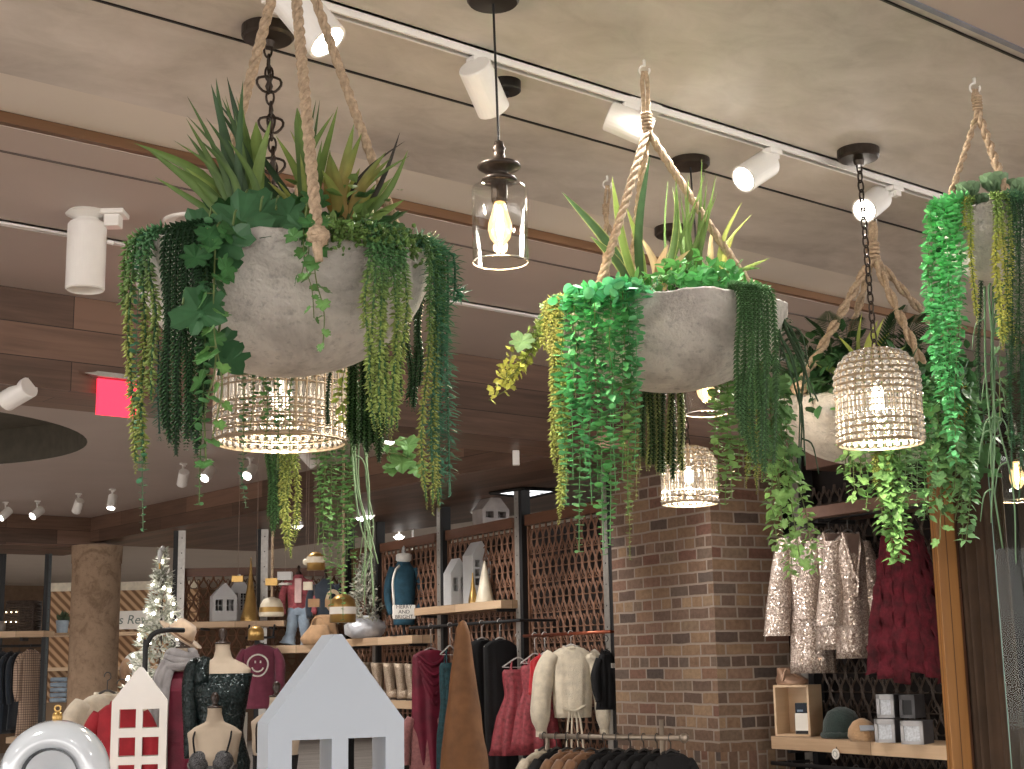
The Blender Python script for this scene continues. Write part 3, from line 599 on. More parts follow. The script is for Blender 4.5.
class Planter:
    """local frame: x to the right, y away from the viewer, z up; origin = centre of the rim plane"""
    def __init__(s, label, cx, cy, d, R, H, hook, seed=0, rimtilt=0.0, cat='hanging planter', flat=1.0):
        s.cy = cy; s.c = atd(cx, cy, d); s.R = R; s.H = H; s.g = np.random.default_rng(seed); s.seed = seed*100; s.hook = hook
        s.o = thing('hanging_planter', label, cat, s.c, -YAW, None); s.Rm = rotz(YAW); s.tilt = rimtilt
        g = s.g; ph = g.uniform(0, 6, 4)
        wob = lambda a, k: .01*np.sin(3*a+ph[0])+.009*np.sin(5*a+ph[1])+.005*np.sin(11*a+ph[2]+k)+.004*np.sin(23*a+k*1.7)
        T = .018; pr = []
        for k in range(13):
            u = k/12; a = u*PI/2; pr.append((R*math.sin(a)**.9+1e-6, -H*math.cos(a)**1.08))
        inner = [(r*(1-T/R)-.003 if r > .03 else r, z*.93+.004) for r, z in pr[::-1]]
        prof = pr+[(R+.002, .008), (R-T*.5, .014), (R-T, .008)]+inner[1:7]
        m = MB(); m.lathe(prof, 72, cap0=False, cap1=True, wob=wob)
        v = m.v[0]; a = np.arctan2(v[:, 1], v[:, 0]); top = np.clip((v[:, 2]+H*.35)/(H*.35), 0, 1)
        v[:, 2] += top*(.004*np.sin(4*a+ph[3])+.004*np.sin(9*a+ph[0])+.002*np.sin(27*a)); v[:, 2] -= -top*rimtilt*v[:, 1]
        m.build('bowl', STONE, s.o, smooth=True)
        m = MB(); m.lathe([(R*.95, -.03), (R*.8, -.012), (R*.4, .02), (1e-6, .03)], 40, cap0=False, wob=lambda a, k: .02*np.sin(7*a+k)); m.build('soil', SOIL, s.o, smooth=True)
    def rim(s, y): return s.tilt*y
    def loc(s, p): return s.Rm @ (np.asarray(p, float)-s.c)
    def px(s, x, y, yo=0.0):
        """local point seen at pixel x,y whose local depth offset is yo"""
        r = ray(x, y); n = FH; k = ((s.c+FH*yo-EYE) @ n)/(r @ n); return s.loc(EYE+r*k)
    def strand(s, kind, x, y1, front=1, x1=None, c0=(60, 104, 60), c1=None, sc=1.0, fat=1.0, out=.02, cr=.5, yo=None, top=None, mid=None, name=None, label=None, wav=.006):
        """hang a strand over the rim at pixel column x, down to pixel row y1"""
        R = s.R; g = s.g; s.seed += 1
        y0 = 384.5-(384.5-s.cy) if top is None else top; lx = s.px(x, y0, yo or 0)[0]
        if yo is None:
            for _ in range(5): q = min(abs(lx)/(R+out), .999); yo = -front*math.sqrt(1-q*q)*(R+out); lx = s.px(x, y0, yo)[0]
        if top is None and math.hypot(lx, yo) < R+out and abs(lx) < R+out: yo = (1 if yo > 0 else -1)*math.sqrt((R+out)**2-lx*lx); lx = s.px(x, y0, yo)[0]
        rr = math.hypot(lx, yo); u = np.array([lx, yo, 0])/max(rr, 1e-6); zr = s.rim(yo)
        e = s.px(x if x1 is None else x1, y1, yo)
        if top is None:
            pts = [u*(R*.86)+np.array([0, 0, zr+.015]), u*(R*.97)+np.array([0, 0, zr+.032]), u*(max(rr, R+out))+np.array([0, 0, zr+.012]), u*(max(rr, R+out)+.006)+np.array([0, 0, zr-.05])]
        else: b = s.px(x, top, yo); pts = [b, b+np.array([0, 0, -.03])]
        b = pts[-1]; 
        if mid: pts += [s.px(a_, b_, yo-c_) for a_, b_, c_ in mid]
        else:
            for k in (.35, .7): pts.append(b*(1-k)+e*k+np.array([g.normal(0, wav), g.normal(0, wav), 0]))
        pts.append(e)
        mb = strand_mesh(kind, pts, c0, c1 or c0, sc, s.seed, fat, cr)
        o = mb.build(name or NAMES[kind], LEAF, s.o, smooth=kind in ('burro', 'root'))
        return tag(o, label)
    def rope(s, apex, end, r=.011, plies=3, turns=14, knot=False, label=None, tail=0):
        """jute cord from the apex to a point on the rim (local points)"""
        a, b = np.array(apex, float), np.array(end, float); n = 90; k = np.linspace(0, 1, n); L = np.linalg.norm(b-a); d = (b-a)/L
        u = unit(np.cross(d, (0, 1, .2))); w = np.cross(d, u); m = MB(); sag = np.outer(np.sin(PI*k)*L*.008, (0, 0, -1))
        for j in range(plies):
            ph = k*turns*2*PI*L+j*2*PI/plies; m.tube(a+np.outer(k*L, d)+sag+(np.outer(np.cos(ph), u)+np.outer(np.sin(ph), w))*r*.55, r*.62*(1+.12*np.sin(k*n*2.1)), 6)
        o = m.build('jute_rope', JUTE, s.o, smooth=True)
        if knot:
            m = MB(); g = s.g
            for j in range(7):
                t = np.linspace(0, 2*PI, 15); q = g.normal(0, 1, 3); ex = unit(np.cross(q, (0, 0, 1))); ey = np.cross(unit(q), ex)
                m.tube([b+(ex*math.cos(v)+ey*math.sin(v))*r*1.5 for v in t], r*.62, 6, closed=True, cap=False)
            if tail: m.tube([b, b+np.array([.0, -.012, -tail*.5]), b+np.array([.004, -.008, -tail])], [r*1.1, r*.9, r*.7], 7)
            m.build('knot', JUTE, o, smooth=True)
        return o
    def hookup(s, apex, r=.012):
        """screw hook in the ceiling, loop of cord down to where the strands part"""
        h = s.loc(s.hook); a = np.array(apex, float); top = np.array([h[0], h[1], ZC-s.c[2]]); m = MB()
        m.tube([top, top+(0, 0, -.02)], .005, 6); t = np.linspace(PI/2, PI/2+2*PI*.82, 16); m.tube([top+np.array([.016*math.cos(v), 0, -.034+.016*math.sin(v)]) for v in t], .0032, 6); m.build('ceiling_hook', WHITE, s.o, smooth=True)
        m = MB(); k = top+np.array([0, 0, -.044]); n = 40
        for sgn in (-1, 1): m.tube(smoothpath([k+(sgn*.003, 0, .006), k+(sgn*.008, 0, -.03), (k+a)/2+(sgn*.007, 0, 0), a+(sgn*.004, 0, 0)], 16), r*.62, 6)
        for j in range(5): m.tube([a+np.array([math.cos(v)*r*1.15, math.sin(v)*r*1.15, .05-j*r*.9]) for v in np.linspace(0, 2*PI, 13)], r*.4, 5, closed=True, cap=False)
        m.build('rope_loop', JUTE, s.o, smooth=True)
    def upright(s, name, specs, label=None, yo=0.0, extra=0):
        """a clump of strap leaves; specs: (base px, tip px, width m, colours, kwargs)"""
        g = s.g
        for sp in list(specs) if extra else (): specs = specs+[((sp[0][0]+g.normal(0, 3), sp[0][1]), (sp[1][0]+g.normal(0, 11), sp[1][1]+g.uniform(-2, 24)), sp[2]*g.uniform(.6, .95), sp[3], sp[4], dict(bend=g.uniform(.02, .2)))]
        core = MB(); b0 = s.px(specs[0][0][0], specs[0][0][1], specs[0][5].get('yo', yo) if len(specs[0]) > 5 else yo); core.lathe([(.02, -.05), (.022, -.01), (.012, .02), (1e-6, .03)], 10, b0)
        cobj = tag(core.build(name, mat('leaf crown', S(88, 96, 52), .7), s.o, smooth=True), label)
        for sp in specs:
            (bx, by), (tx, ty), w, c0, c1 = sp[:5]; k = dict(sp[5]) if len(sp) > 5 else {}; y0 = k.pop('yo', yo); y1 = k.pop('ty', y0+s.g.uniform(-.1, .1))
            mb = MB(); blade(mb, s.px(bx, by, y0), s.px(tx, ty, y1), w, c0, c1, **k); mb.build('leaf', LEAF, cobj, smooth=True)
        return cobj
    def bigleaf(s, x, y, size, yo, d=(0, -.3, -.8), u=(0, -.9, .4), c=(44, 92, 54), name='broad_leaf', stem=None):
        mb = MB(); p = s.px(x, y, yo); d = unit(d); L = size
        leaves(mb, T_PALM, p-d*L*.45, d, u, L*1.12, L, lin(c))
        b = p-d*L*.45; e = b+np.array([0, .03, .04]) if stem is None else s.px(*stem); mb.tube([b, (b+e)/2+(0, 0, .01), e], .0025, 5, col=lin((90, 110, 60)))
        return mb.build(name, LEAF, s.o)
    def tuft(s, kind, pts, n, spread, c, size, name, label=None):
        """a low mass of small leaves over given local points"""
        mb = MB(); g = s.g
        for p in pts:
            P = np.array(p)+g.normal(0, 1, (n, 3))*np.array(spread); D = g.normal(0, 1, (n, 3))+np.array([0, -.3, .5])
            T = dict(oval=T_LANCE, coin=T_COIN, burro=T_BUR, palm=T_PALM)[kind]
            C = lin(c)*(1+g.normal(0, .22, (n, 1))); leaves(mb, T, P, D, np.array([0, 0, 1.0])+g.normal(0, .4, (n, 3)), size*(.6 if kind in ('oval', 'burro') else 1)*g.uniform(.7, 1.2, n), size*g.uniform(.8, 1.25, n), np.clip(C, 0, 1))
        return tag(mb.build(name, LEAF, s.o), label, kind='stuff')
    def fern(s, base, tip, yo, ty, c, n=22, w=.05, name='fern_frond', arch=.2):
        a, b = s.px(*base, yo), s.px(*tip, ty); mid = (a+b)/2+np.array([0, 0, np.linalg.norm(b-a)*arch]); q = smoothpath([a, mid, b], n); t = np.gradient(q, axis=0); mb = MB()
        mb.tube(q, .0018, 4, col=lin((70, 90, 50))); k = np.linspace(0, 1, n); sd = np.cross(t, (0, 0, 1)); sd /= np.linalg.norm(sd, axis=1)[:, None]+1e-9
        for sg in (-1, 1): leaves(mb, T_LANCE, q, sd*sg+t/np.linalg.norm(t, axis=1)[:, None]*.5, np.tile([0, 0, 1.0], (n, 1)), .012, w*(1-k**2*.85), lin(c)*(1+s.g.normal(0, .12, (n, 1))))
        return mb.build(name, LEAF, s.o)
# ------------------------------------------------------------------ the hanging planters
DKG, MIDG, TEAL, YEL, LIM = (36, 64, 38), (64, 112, 60), (62, 122, 92), (138, 146, 66), (156, 164, 74)
VIV, VIV2 = (76, 158, 96), (92, 166, 108)
# --- nearest planter
A = Planter('nearest and largest planter bowl at left with broad strap leaves and drum chandelier below', 284, 262, 3.2, .325, .25, None, 1, .1)
ap = np.array([.005, 0, .80]); A.hook = A.o.location; A.hook = np.array(A.c)
A.rope(ap, A.px(318, 236, -.34), .0115, 3, 11, True, 'front jute rope ending in a big knot', tail=.055)
A.rope(ap, A.px(210, 226, .2), .0115, 3, 11); A.rope(ap, A.px(404, 247, .18), .0105, 3, 11)
h = A.c+np.array([0, 0, .80]); m = MB(); tp = np.array([.005, 0, ZC-A.c[2]]); m.tube([tp, ap+(0, 0, .0)], .012, 8); m.build('rope_loop', JUTE, A.o)
m = MB(); m.tube([tp+(0, 0, -.03), tp], .006, 6); m.build('ceiling_hook', WHITE, A.o)
# left cluster
for x, y1, k, c0, c1, f in ((136, 470, 'burro', (66, 110, 56), YEL, 1), (145, 466, 'burro', (60, 106, 60), (126, 138, 58), 1), (151, 400, 'burro', (58, 104, 62), (110, 130, 60), 1)):
    A.strand(k, x, y1, f, c0=c0, c1=c1, cr=.35, fat=1.2)
A.strand('coin', 143, 530, 1, c0=(48, 98, 72), c1=(66, 124, 88), fat=.85, sc=.85)
A.strand('burro', 129, 318, 1, c0=(84, 120, 54), c1=(96, 128, 60), fat=1.15)
A.strand('spike', 160, 440, -1, c0=(36, 76, 58), c1=(52, 98, 78), fat=.95, sc=.85)
for x, y1, x1 in ((166, 432, 165), (172, 446, 170), (178, 455, 176), (184, 436, 180), (189, 449, 186), (194, 440, 192), (199, 457, 196), (204, 420, 203), (209, 396, 208)):
    A.strand('braid', x, y1, 1, x1=x1, c0=DKG, c1=(36, 70, 36), fat=1.05)
A.strand('vine', 204, 462, 1, x1=206, c0=(44, 92, 48), c1=(74, 124, 62), sc=1.15, mid=[(206, 300, .0), (216, 360, .02), (205, 410, 0)])
A.strand('vine', 216, 440, 1, x1=212, c0=(50, 98, 48), c1=(88, 132, 62), sc=.95, mid=[(214, 330, .03), (222, 385, .02)])
A.strand('coin', 207, 505, 1, x1=199, c0=(54, 100, 58), c1=(78, 128, 76), sc=1.05)
for x, y, sz, yo, d in ((212, 258, .115, -.31, (-.1, -.3, -.9)), (203, 312, .1, -.37, (.8, -.1, -.35)), (236, 222, .12, -.3, (-.8, -.2, -.45)), (262, 214, .10, -.2, (.8, -.1, -.5)), (196, 232, .09, -.2, (-.6, -.2, -.7)), (290, 216, .075, -.22, (.8, -.1, -.4)), (222, 244, .10, -.33, (-.4, -.1, -.8)), (205, 275, .05, -.31, (.1, -.2, -1)), (222, 345, .06, -.3, (.3, -.2, -.9)), (232, 362, .07, -.28, (.6, -.2, -.7)), (218, 206, .07, -.1, (-.7, -.3, .2)), (300, 228, .06, -.33, (-.3, -.2, -.7))):
    A.bigleaf(x, y, sz, yo, d, c=(48, 88, 54))
# front ivy
A.strand('vine', 303, 276, 1, x1=301, c0=(52, 100, 50), c1=(78, 124, 60), sc=.72, fat=1.05); A.strand('vine', 314, 345, 1, x1=323, c0=(60, 108, 52), c1=(96, 140, 70), sc=.74, mid=[(316, 280, 0), (324, 312, .0)])
A.strand('vine', 308, 318, 1, x1=314, c0=(56, 104, 52), c1=(84, 130, 62), sc=.6, mid=[(306, 268, 0), (312, 290, 0)])
# moss mat and pale strands over the front right
A.tuft('burro', [A.px(x, y, yo) for x, y, yo in ((330, 238, -.28), (345, 236, -.27), (360, 237, -.25), (375, 241, -.22), (388, 246, -.2), (398, 251, -.16))], 170, (.022, .03, .012), (84, 116, 50), .016, 'moss_mat')
for x, y1 in ((368, 384), (374, 428), (380, 434), (386, 430), (391, 436), (397, 428), (402, 400)):
    A.strand('burro', x, y1, 1, c0=(72, 118, 66), c1=(132, 152, 70), cr=.4, fat=1.08)
# big spiky tassel at the right
for x, y1, x1 in ((431, 470, 432), (438, 502, 441), (445, 496, 450), (437, 455, 437)):
    A.strand('spike', x, y1, 1 if x < 440 else .2, x1=x1, c0=(66, 122, 84), c1=(70, 128, 104), fat=1.0, sc=1.0)
for x, y1 in ((427, 506), (433, 512), (439, 508)): A.strand('burro', x, y1, 1, c0=(78, 118, 60), c1=YEL, cr=.42, fat=.95, yo=-.05)
A.strand('spike', 452, 300, .3, x1=455, c0=(60, 116, 84), fat=.9)
# dark strands behind
for x, y1 in ((408, 405), (413, 410), (419, 388)): A.strand('braid', x, y1, -1, c0=DKG, c1=(44, 76, 44), fat=1.1)
for x, y1 in ((349, 440), (355, 452), (361, 446), (367, 455), (373, 448), (379, 462), (385, 440)): A.strand('braid', x, y1, -1, c0=(30, 56, 28), c1=(46, 76, 36), fat=1.25)
for x, y1 in ((250, 430), (264, 452), (277, 470), (290, 458), (243, 470)): A.strand('coin', x, y1, -1, c0=(70, 108, 44), c1=(54, 96, 56), sc=.75, fat=.9)
A.strand('vine', 262, 425, -1, c0=(120, 140, 50), c1=(70, 110, 50), sc=.55); A.strand('braid', 328, 432, -1, c0=(36, 66, 36), fat=.8)
A.strand('leafy', 343, 420, -1, c0=(110, 132, 44), c1=(120, 140, 50), sc=.9)
# upright plants
G1, G2, G3, GD = (62, 88, 50), (96, 120, 66), (122, 140, 76), (40, 62, 46)
A.upright('strap_leaf_plant', [
    ((238, 226), (211, 84), 0.025, GD, (58, 86, 62), dict(bend=.03)), ((240, 226), (216, 78), 0.0229, (44, 70, 52), (66, 96, 66), dict(bend=-.03)), ((243, 226), (222, 98), 0.0187, GD, G1, {}),
    ((234, 226), (187, 96), 0.0125, G1, (74, 98, 60), dict(bend=.06)), ((232, 226), (186, 118), 0.0146, G1, G2, dict(bend=.05)), ((230, 228), (187, 134), 0.0187, G2, G1, dict(bend=.08)),
    ((228, 230), (134, 143), 0.027, G2, (84, 110, 58), dict(bend=.16)), ((232, 230), (160, 160), 0.0208, G1, G2, dict(bend=.12)), ((236, 230), (186, 168), 0.0208, G2, G3, dict(bend=.1)),
    ((246, 226), (236, 96), 0.0125, G1, (88, 112, 60), {}), ((248, 226), (240, 92), 0.0146, G1, G2, dict(bend=.02)), ((252, 226), (256, 122), 0.0354, G2, (112, 134, 72), dict(bend=.03, prof=lambda k: np.clip(np.minimum((k+.35)*1.6, 1)*(1-k**8), .05, 1))),
    ((226, 232), (196, 182), 0.0187, (60, 96, 54), G2, {}), ((258, 226), (228, 140), 0.0166, G1, G2, {}), ((244, 228), (206, 118), 0.0166, GD, G1, {})], yo=-.12, extra=1)
A.upright('strap_leaf_plant', [
    ((300, 222), (227, 77), 0.025, GD, (42, 64, 50), dict(bend=-.09)), ((304, 222), (297, 108), 0.0312, G1, (98, 122, 66), dict(bend=.05, prof=lambda k: np.clip(np.minimum((k+.35)*1.6, 1)*(1-k**9), .05, 1))),
    ((302, 224), (276, 136), 0.0229, G1, G3, dict(bend=.1)), ((306, 224), (316, 100), 0.0125, GD, G1, {}), ((312, 222), (338, 106), 0.0208, G1, (104, 126, 70), dict(bend=.05)),
    ((298, 226), (268, 182), 0.0146, (140, 150, 74), (150, 150, 80), {}), ((308, 222), (290, 130), 0.0166, G3, (150, 156, 96), {}), ((318, 224), (322, 140), 0.0146, G1, G2, {}), ((296, 228), (262, 205), 0.0146, (150, 130, 66), (158, 140, 80), {})], yo=.02, extra=1)
A.upright('bromeliad', [
    ((340, 226), (354, 124), 0.027, (168, 128, 84), (92, 122, 58), dict(bend=.07)), ((344, 226), (330, 150), 0.0291, (170, 124, 80), G2, dict(bend=-.12)), ((348, 226), (386, 152), 0.0208, (160, 122, 78), G2, dict(bend=.1)),
    ((346, 226), (408, 150), 0.0187, G1, G2, dict(bend=-.1)), ((338, 226), (322, 170), 0.027, (150, 118, 70), G3, {}), ((352, 228), (400, 132), 0.0125, (52, 48, 50), (44, 40, 44), dict(bend=-.04)), ((350, 228), (372, 170), 0.0229, (150, 120, 70), G2, {}),
    ((344, 228), (360, 168), 0.027, (156, 116, 74), (112, 134, 66), {}), ((356, 230), (392, 178), 0.027, (92, 118, 66), (110, 132, 80), dict(bend=.1)), ((352, 230), (378, 196), 0.0208, G1, G2, {})], label='bromeliad with leaves tan at the foot', yo=.02, extra=1)
A.tuft('palm', [A.px(x, y, yo) for x, y, yo in ((250, 222, -.1), (275, 218, .0), (300, 220, .05), (325, 222, 0), (372, 224, 0), (232, 228, -.18))], 9, (.04, .05, .02), (50, 92, 46), .055, 'leafy_filler')
A.tuft('oval', [A.px(x, y, yo) for x, y, yo in ((352, 224, .0), (366, 216, .05), (340, 214, .05), (316, 212, .08))], 26, (.03, .04, .03), (96, 124, 56), .035, 'leafy_filler')
# --- middle planter
B = Planter('middle planter bowl with snake plant and bright green curtain of round leaves', 671, 311, 4.25, .331, .235, atz(644, 60, ZC), 2, .1)
ap = B.px(647, 130, 0.03); B.hookup(ap)
B.rope(ap, B.px(594, 302, -.22), .0115, 3, 9, True); B.rope(ap, B.px(628, 300, .25), .0115, 3, 9); B.rope(ap, B.px(752, 288, .1), .0115, 3, 9, True)
B.strand('vine', 553, 400, 1, x1=489, yo=-.04, c0=(110, 146, 66), c1=(164, 170, 70), sc=.8, fat=.9, top=306, mid=[(538, 330, .02), (528, 355, .05), (512, 385, .06)])
for q_ in range(4): B.strand('leafy', 555-q_, 392-q_*14, 1, x1=492+q_*7, yo=-.05-.01*q_, c0=(120, 150, 70), c1=(164, 170, 72), sc=.9, fat=.9, top=308, mid=[(540, 330, .02), (529, 354, .04), (513-q_*2, 378, .05)])
B.strand('vine', 556, 378, 1, x1=508, yo=-.03, c0=(130, 158, 78), c1=(160, 170, 70), sc=.62, top=308, mid=[(535, 325, .03), (526, 350, .06)])
for x, y, sz, d in ((521, 343, .06, (-.3, -.2, -.9)), (549, 317, .07, (-.8, -.3, -.1)), (574, 303, .075, (-.6, -.4, .1)), (592, 300, .06, (.2, -.5, -.6))): B.bigleaf(x, y, sz, -.12, d, c=(96, 138, 92), stem=(x+14, y-6, -.05))
for x, y1, f in ((547, 350, 1.2), (551, 470, 1.3), (555, 522, 1.35), (559, 505, 1.3), (562, 440, 1.2)): B.strand('burro', x, y1, .7, x1=x+(4 if y1 > 400 else 0), c0=(160, 168, 88), c1=(150, 160, 76), fat=f, yo=-.13)
for x, y1, k, c0, c1 in ((566, 505, .8, VIV, (90, 160, 104)), (573, 480, 1, VIV2, VIV), (579, 552, 1, VIV, (96, 150, 96)), (586, 470, 1, (64, 160, 92), VIV), (592, 505, 1, VIV, VIV2), (598, 490, 1, VIV2, (84, 140, 80)), (604, 555, 1, VIV, (84, 150, 84)), (610, 545, 1, VIV2, (90, 150, 80)), (616, 490, 1, VIV, VIV2), (622, 480, 1, VIV, (80, 140, 72)), (628, 515, 1, (56, 130, 64), (96, 130, 70)), (634, 470, 1, VIV, VIV2), (638, 400, 1, VIV2, VIV)):
    B.strand('coin', x, y1, k, c0=c0, c1=c1, fat=1.22, sc=1.05, out=.02+.03*B.g.uniform())
for x in (576, 596, 612, 624): B.strand('leafy', x, 400, 1, c0=(52, 150, 78), c1=VIV, fat=1.1, out=.05)
B.tuft('coin', [B.px(x, y, yo) for x, y, yo in ((572, 304, -.2), (586, 299, -.25), (602, 297, -.28), (618, 296, -.3), (632, 295, -.3))], 34, (.03, .035, .014), (80, 178, 120), .03, 'leafy_filler')
B.tuft('oval', [B.px(x, y, yo) for x, y, yo in ((650, 288, -.1), (668, 284, -.05), (684, 282, 0), (700, 280, .0), (716, 284, .05), (732, 284, .02), (690, 272, .1))], 34, (.03, .05, .02), (72, 132, 58), .04, 'leafy_filler')
B.tuft('coin', [B.px(x, y, yo) for x, y, yo in ((706, 281, -.15), (722, 283, -.15), (690, 284, -.2))], 26, (.03, .03, .018), (62, 132, 64), .03, 'leafy_filler')
SD, SE = (46, 70, 46), (156, 160, 88)
sp = lambda k: np.clip(np.minimum((k+.3)*1.8, 1)*(1-k**4), .03, 1)
B.upright('snake_plant', [
    ((634, 296), (562, 192), .034, SD, (64, 90, 66), dict(edge=SE, bend=.08, prof=sp)), ((640, 296), (612, 176), .026, (96, 120, 62), (120, 140, 70), dict(edge=SE, bend=-.03, prof=sp)), ((645, 296), (650, 156), .026, (60, 86, 58), (56, 82, 60), dict(prof=sp)),
    ((648, 296), (676, 178), .024, (74, 100, 58), (92, 118, 66), dict(edge=SE, bend=-.1, prof=sp)), ((632, 298), (590, 236), .028, SD, (80, 104, 64), dict(edge=SE, prof=sp)), ((642, 298), (626, 206), .022, (120, 136, 70), (128, 142, 74), dict(edge=SE, prof=sp))], yo=-.05)
g = B.g
B.upright('grass_clump', [((690+g.normal(0, 7), 284), (696+k*3.6-24+g.normal(0, 4), 150+abs(k-7)*4.5+g.uniform(0, 26)), .011, (74, 98, 52), (96, 116, 66), dict(bend=g.normal(0, .02), n=7)) for k in range(15)]+[((700, 284), (762, 268), .016, (84, 108, 60), (104, 124, 72), dict(bend=.1)), ((672, 284), (668, 180), .008, G1, G2, {})], yo=.06)
B.upright('bromeliad', [((656, 290), (640, 236), .026, (166, 138, 122), (170, 146, 126), {}), ((660, 290), (668, 244), .03, (160, 124, 106), (168, 134, 116), {}), ((664, 290), (690, 250), .022, (168, 142, 118), (164, 138, 120), {}), ((716, 286), (712, 226), .022, (160, 132, 110), (176, 152, 126), {})], label='bromeliad with pinkish tan leaves', yo=.05)
B.upright('strap_leaf_plant', [((722, 288), (742, 202), .016, (150, 156, 84), (170, 174, 100), dict(bend=.12)), ((724, 288), (734, 236), .02, (186, 182, 112), (176, 176, 100), dict(bend=.1)), ((726, 290), (770, 258), .018, (112, 130, 70), (130, 144, 84), dict(bend=.1)), ((718, 288), (752, 214), .012, (130, 140, 80), (160, 164, 96), {})], label='pale yellow strap leaves', yo=.1)
for x, y1 in ((643, 460), (648, 470), (653, 466), (658, 474), (663, 478), (668, 470), (673, 482), (678, 465), (682, 474)): B.strand('braid', x, y1, -1, c0=(42, 66, 38), c1=(52, 80, 46) if x % 2 else (112, 124, 66), fat=1.35)
for x, y1, c in ((714, 450, (92, 134, 64)), (719, 492, (88, 132, 62)), (725, 505, (84, 128, 62)), (731, 498, (92, 136, 66)), (738, 480, (80, 124, 60)), (744, 462, (92, 136, 64)), (750, 475, (84, 130, 62))): B.strand('coin', x, y1, -1, c0=c, c1=(112, 150, 84), fat=1.35, sc=1.1)
for x, y1 in ((746, 486), (757, 492), (762, 480)): B.strand('burro', x, y1, -.5, c0=(96, 116, 48), c1=(142, 146, 62), fat=.95)
for x, y1, x1, f in ((743, 420, 744, 1), (746, 440, 748, 1), (752, 452, 756, 1), (756, 470, 762, 1), (760, 462, 766, 1), (764, 478, 770, 1), (768, 455, 775, .8), (772, 470, 779, .6), (750, 430, 752, 1)): B.strand('braid', x-4, y1, f, x1=x1-6, c0=(78, 118, 72), c1=(76, 114, 70), fat=1.2, sc=1.0)
for x, y1, x1, k in ((770, 520, 782, 'vine'), (776, 560, 800, 'vine'), (780, 575, 792, 'leafy'), (768, 545, 778, 'leafy'), (783, 570, 814, 'leafy'), (774, 500, 780, 'vine')): B.strand(k, x, y1, .6, x1=x1, c0=(86, 126, 70), c1=(120, 160, 84), sc=1.0, fat=1.15, top=380)
B.strand('root', 783, 400, .5, x1=806, c0=(60, 84, 56), c1=(58, 80, 56), sc=1.2, fat=1.6, top=312, mid=[(792, 330, 0), (802, 362, 0)]); B.strand('root', 779, 470, .5, x1=800, c0=(56, 84, 56), c1=(50, 74, 52), fat=1.2, top=330, mid=[(790, 360, 0), (798, 410, 0)])
B.strand('leafy', 786, 352, .5, x1=800, c0=(56, 86, 56), c1=(54, 84, 56), sc=.8, top=318)
# --- planter at the right behind the bell lamp
Cc = Planter('wide planter bowl at right half hidden behind the bell shaped bead lamp', 872, 400, 5.84, .395, .26, atz(872, 213, ZC), 3, .11)
ap = Cc.px(873, 256, 0); Cc.hookup(ap, .02)
Cc.rope(ap, Cc.px(799, 386, -.25), .0175, 2, 5, True); Cc.rope(ap, Cc.px(842, 362, .3), .016, 2, 5); Cc.rope(ap, Cc.px(932, 384, -.22), .0175, 2, 5, True); Cc.rope(ap, Cc.px(952, 345, .3), .016, 2, 5)
for b, t, w in (((826, 384), (790, 350), .06), ((830, 384), (822, 336), .07), ((840, 384), (806, 318), .08), ((850, 380), (846, 318), .08), ((900, 380), (915, 316), .08), ((912, 384), (936, 322), .08), ((920, 384), (944, 350), .07), ((836, 388), (780, 356), .05), ((892, 378), (896, 320), .07), ((905, 386), (950, 372), .06)): Cc.fern(b, t, .05, Cc.g.uniform(-.15, .25), (36, 66, 38), w=w)
for b, t, w in (((800, 392), (772, 372), .07), ((806, 390), (776, 344), .08), ((816, 388), (800, 330), .09), ((834, 384), (828, 312), .09), ((846, 382), (858, 316), .08), ((896, 380), (930, 310), .09), ((910, 380), (962, 340), .09), ((925, 388), (975, 366), .08), ((880, 376), (905, 306), .08), ((858, 380), (838, 340), .08), ((818, 392), (786, 386), .07)): Cc.fern(b, t, .0, Cc.g.uniform(-.2, .3), (40, 74, 42), n=30, w=w*1.15)
Cc.upright('staghorn_plant', [((868, 372), (878, 320), .03, (150, 160, 72), (176, 180, 90), dict(bend=.1)), ((872, 372), (890, 332), .026, (160, 166, 76), (170, 178, 84), {}), ((864, 372), (862, 312), .018, (120, 136, 74), (150, 160, 84), {}), ((876, 372), (884, 318), .024, (150, 162, 76), (176, 182, 96), {}), ((858, 376), (838, 336), .02, (150, 166, 70), (170, 180, 80), dict(bend=.15)), ((846, 380), (815, 364), .03, (120, 146, 80), (130, 152, 84), dict(bend=.1)), ((866, 374), (850, 352), .016, (140, 160, 60), (150, 170, 70), {}), ((884, 374), (906, 346), .02, (110, 140, 80), (130, 152, 96), {})], label='yellow green antler shaped leaves', yo=-.12)
Cc.tuft('oval', [Cc.px(x, y, yo) for x, y, yo in ((800, 390, -.1), (815, 384, -.2), (830, 386, -.3), (790, 396, 0), (900, 385, -.2), (915, 382, -.25), (930, 388, -.2), (945, 392, -.1), (850, 378, 0), (890, 372, .1), (806, 374, .1), (822, 366, .15), (840, 358, .15), (905, 362, .15), (925, 362, .1), (944, 372, .0))], 46, (.06, .06, .045), (50, 88, 48), .06, 'leafy_filler')
for x, y1, x1, k, c in ((852, 478, 850, 'vine', (104, 144, 70)), (862, 492, 858, 'vine', (100, 140, 68)), (872, 500, 880, 'vine', (84, 126, 64)), (880, 558, 893, 'leafy', (84, 130, 60)), (888, 560, 900, 'leafy', (96, 142, 72)), (884, 530, 884, 'vine', (80, 124, 62)), (894, 520, 898, 'coin', (80, 126, 66)), (904, 500, 905, 'coin', (130, 166, 124)), (912, 492, 912, 'coin', (124, 164, 118)), (922, 520, 924, 'coin', (96, 150, 90)), (930, 500, 931, 'coin', (120, 170, 120)), (938, 480, 938, 'coin', (96, 140, 80)), (920, 460, 920, 'leafy', (60, 110, 50)), (928, 440, 928, 'leafy', (50, 130, 60))): Cc.strand(k, x, y1, 1 if x < 900 else .8, x1=x1, c0=c, c1=tuple(min(255, v+14) for v in c), sc=1.3, fat=1.1)
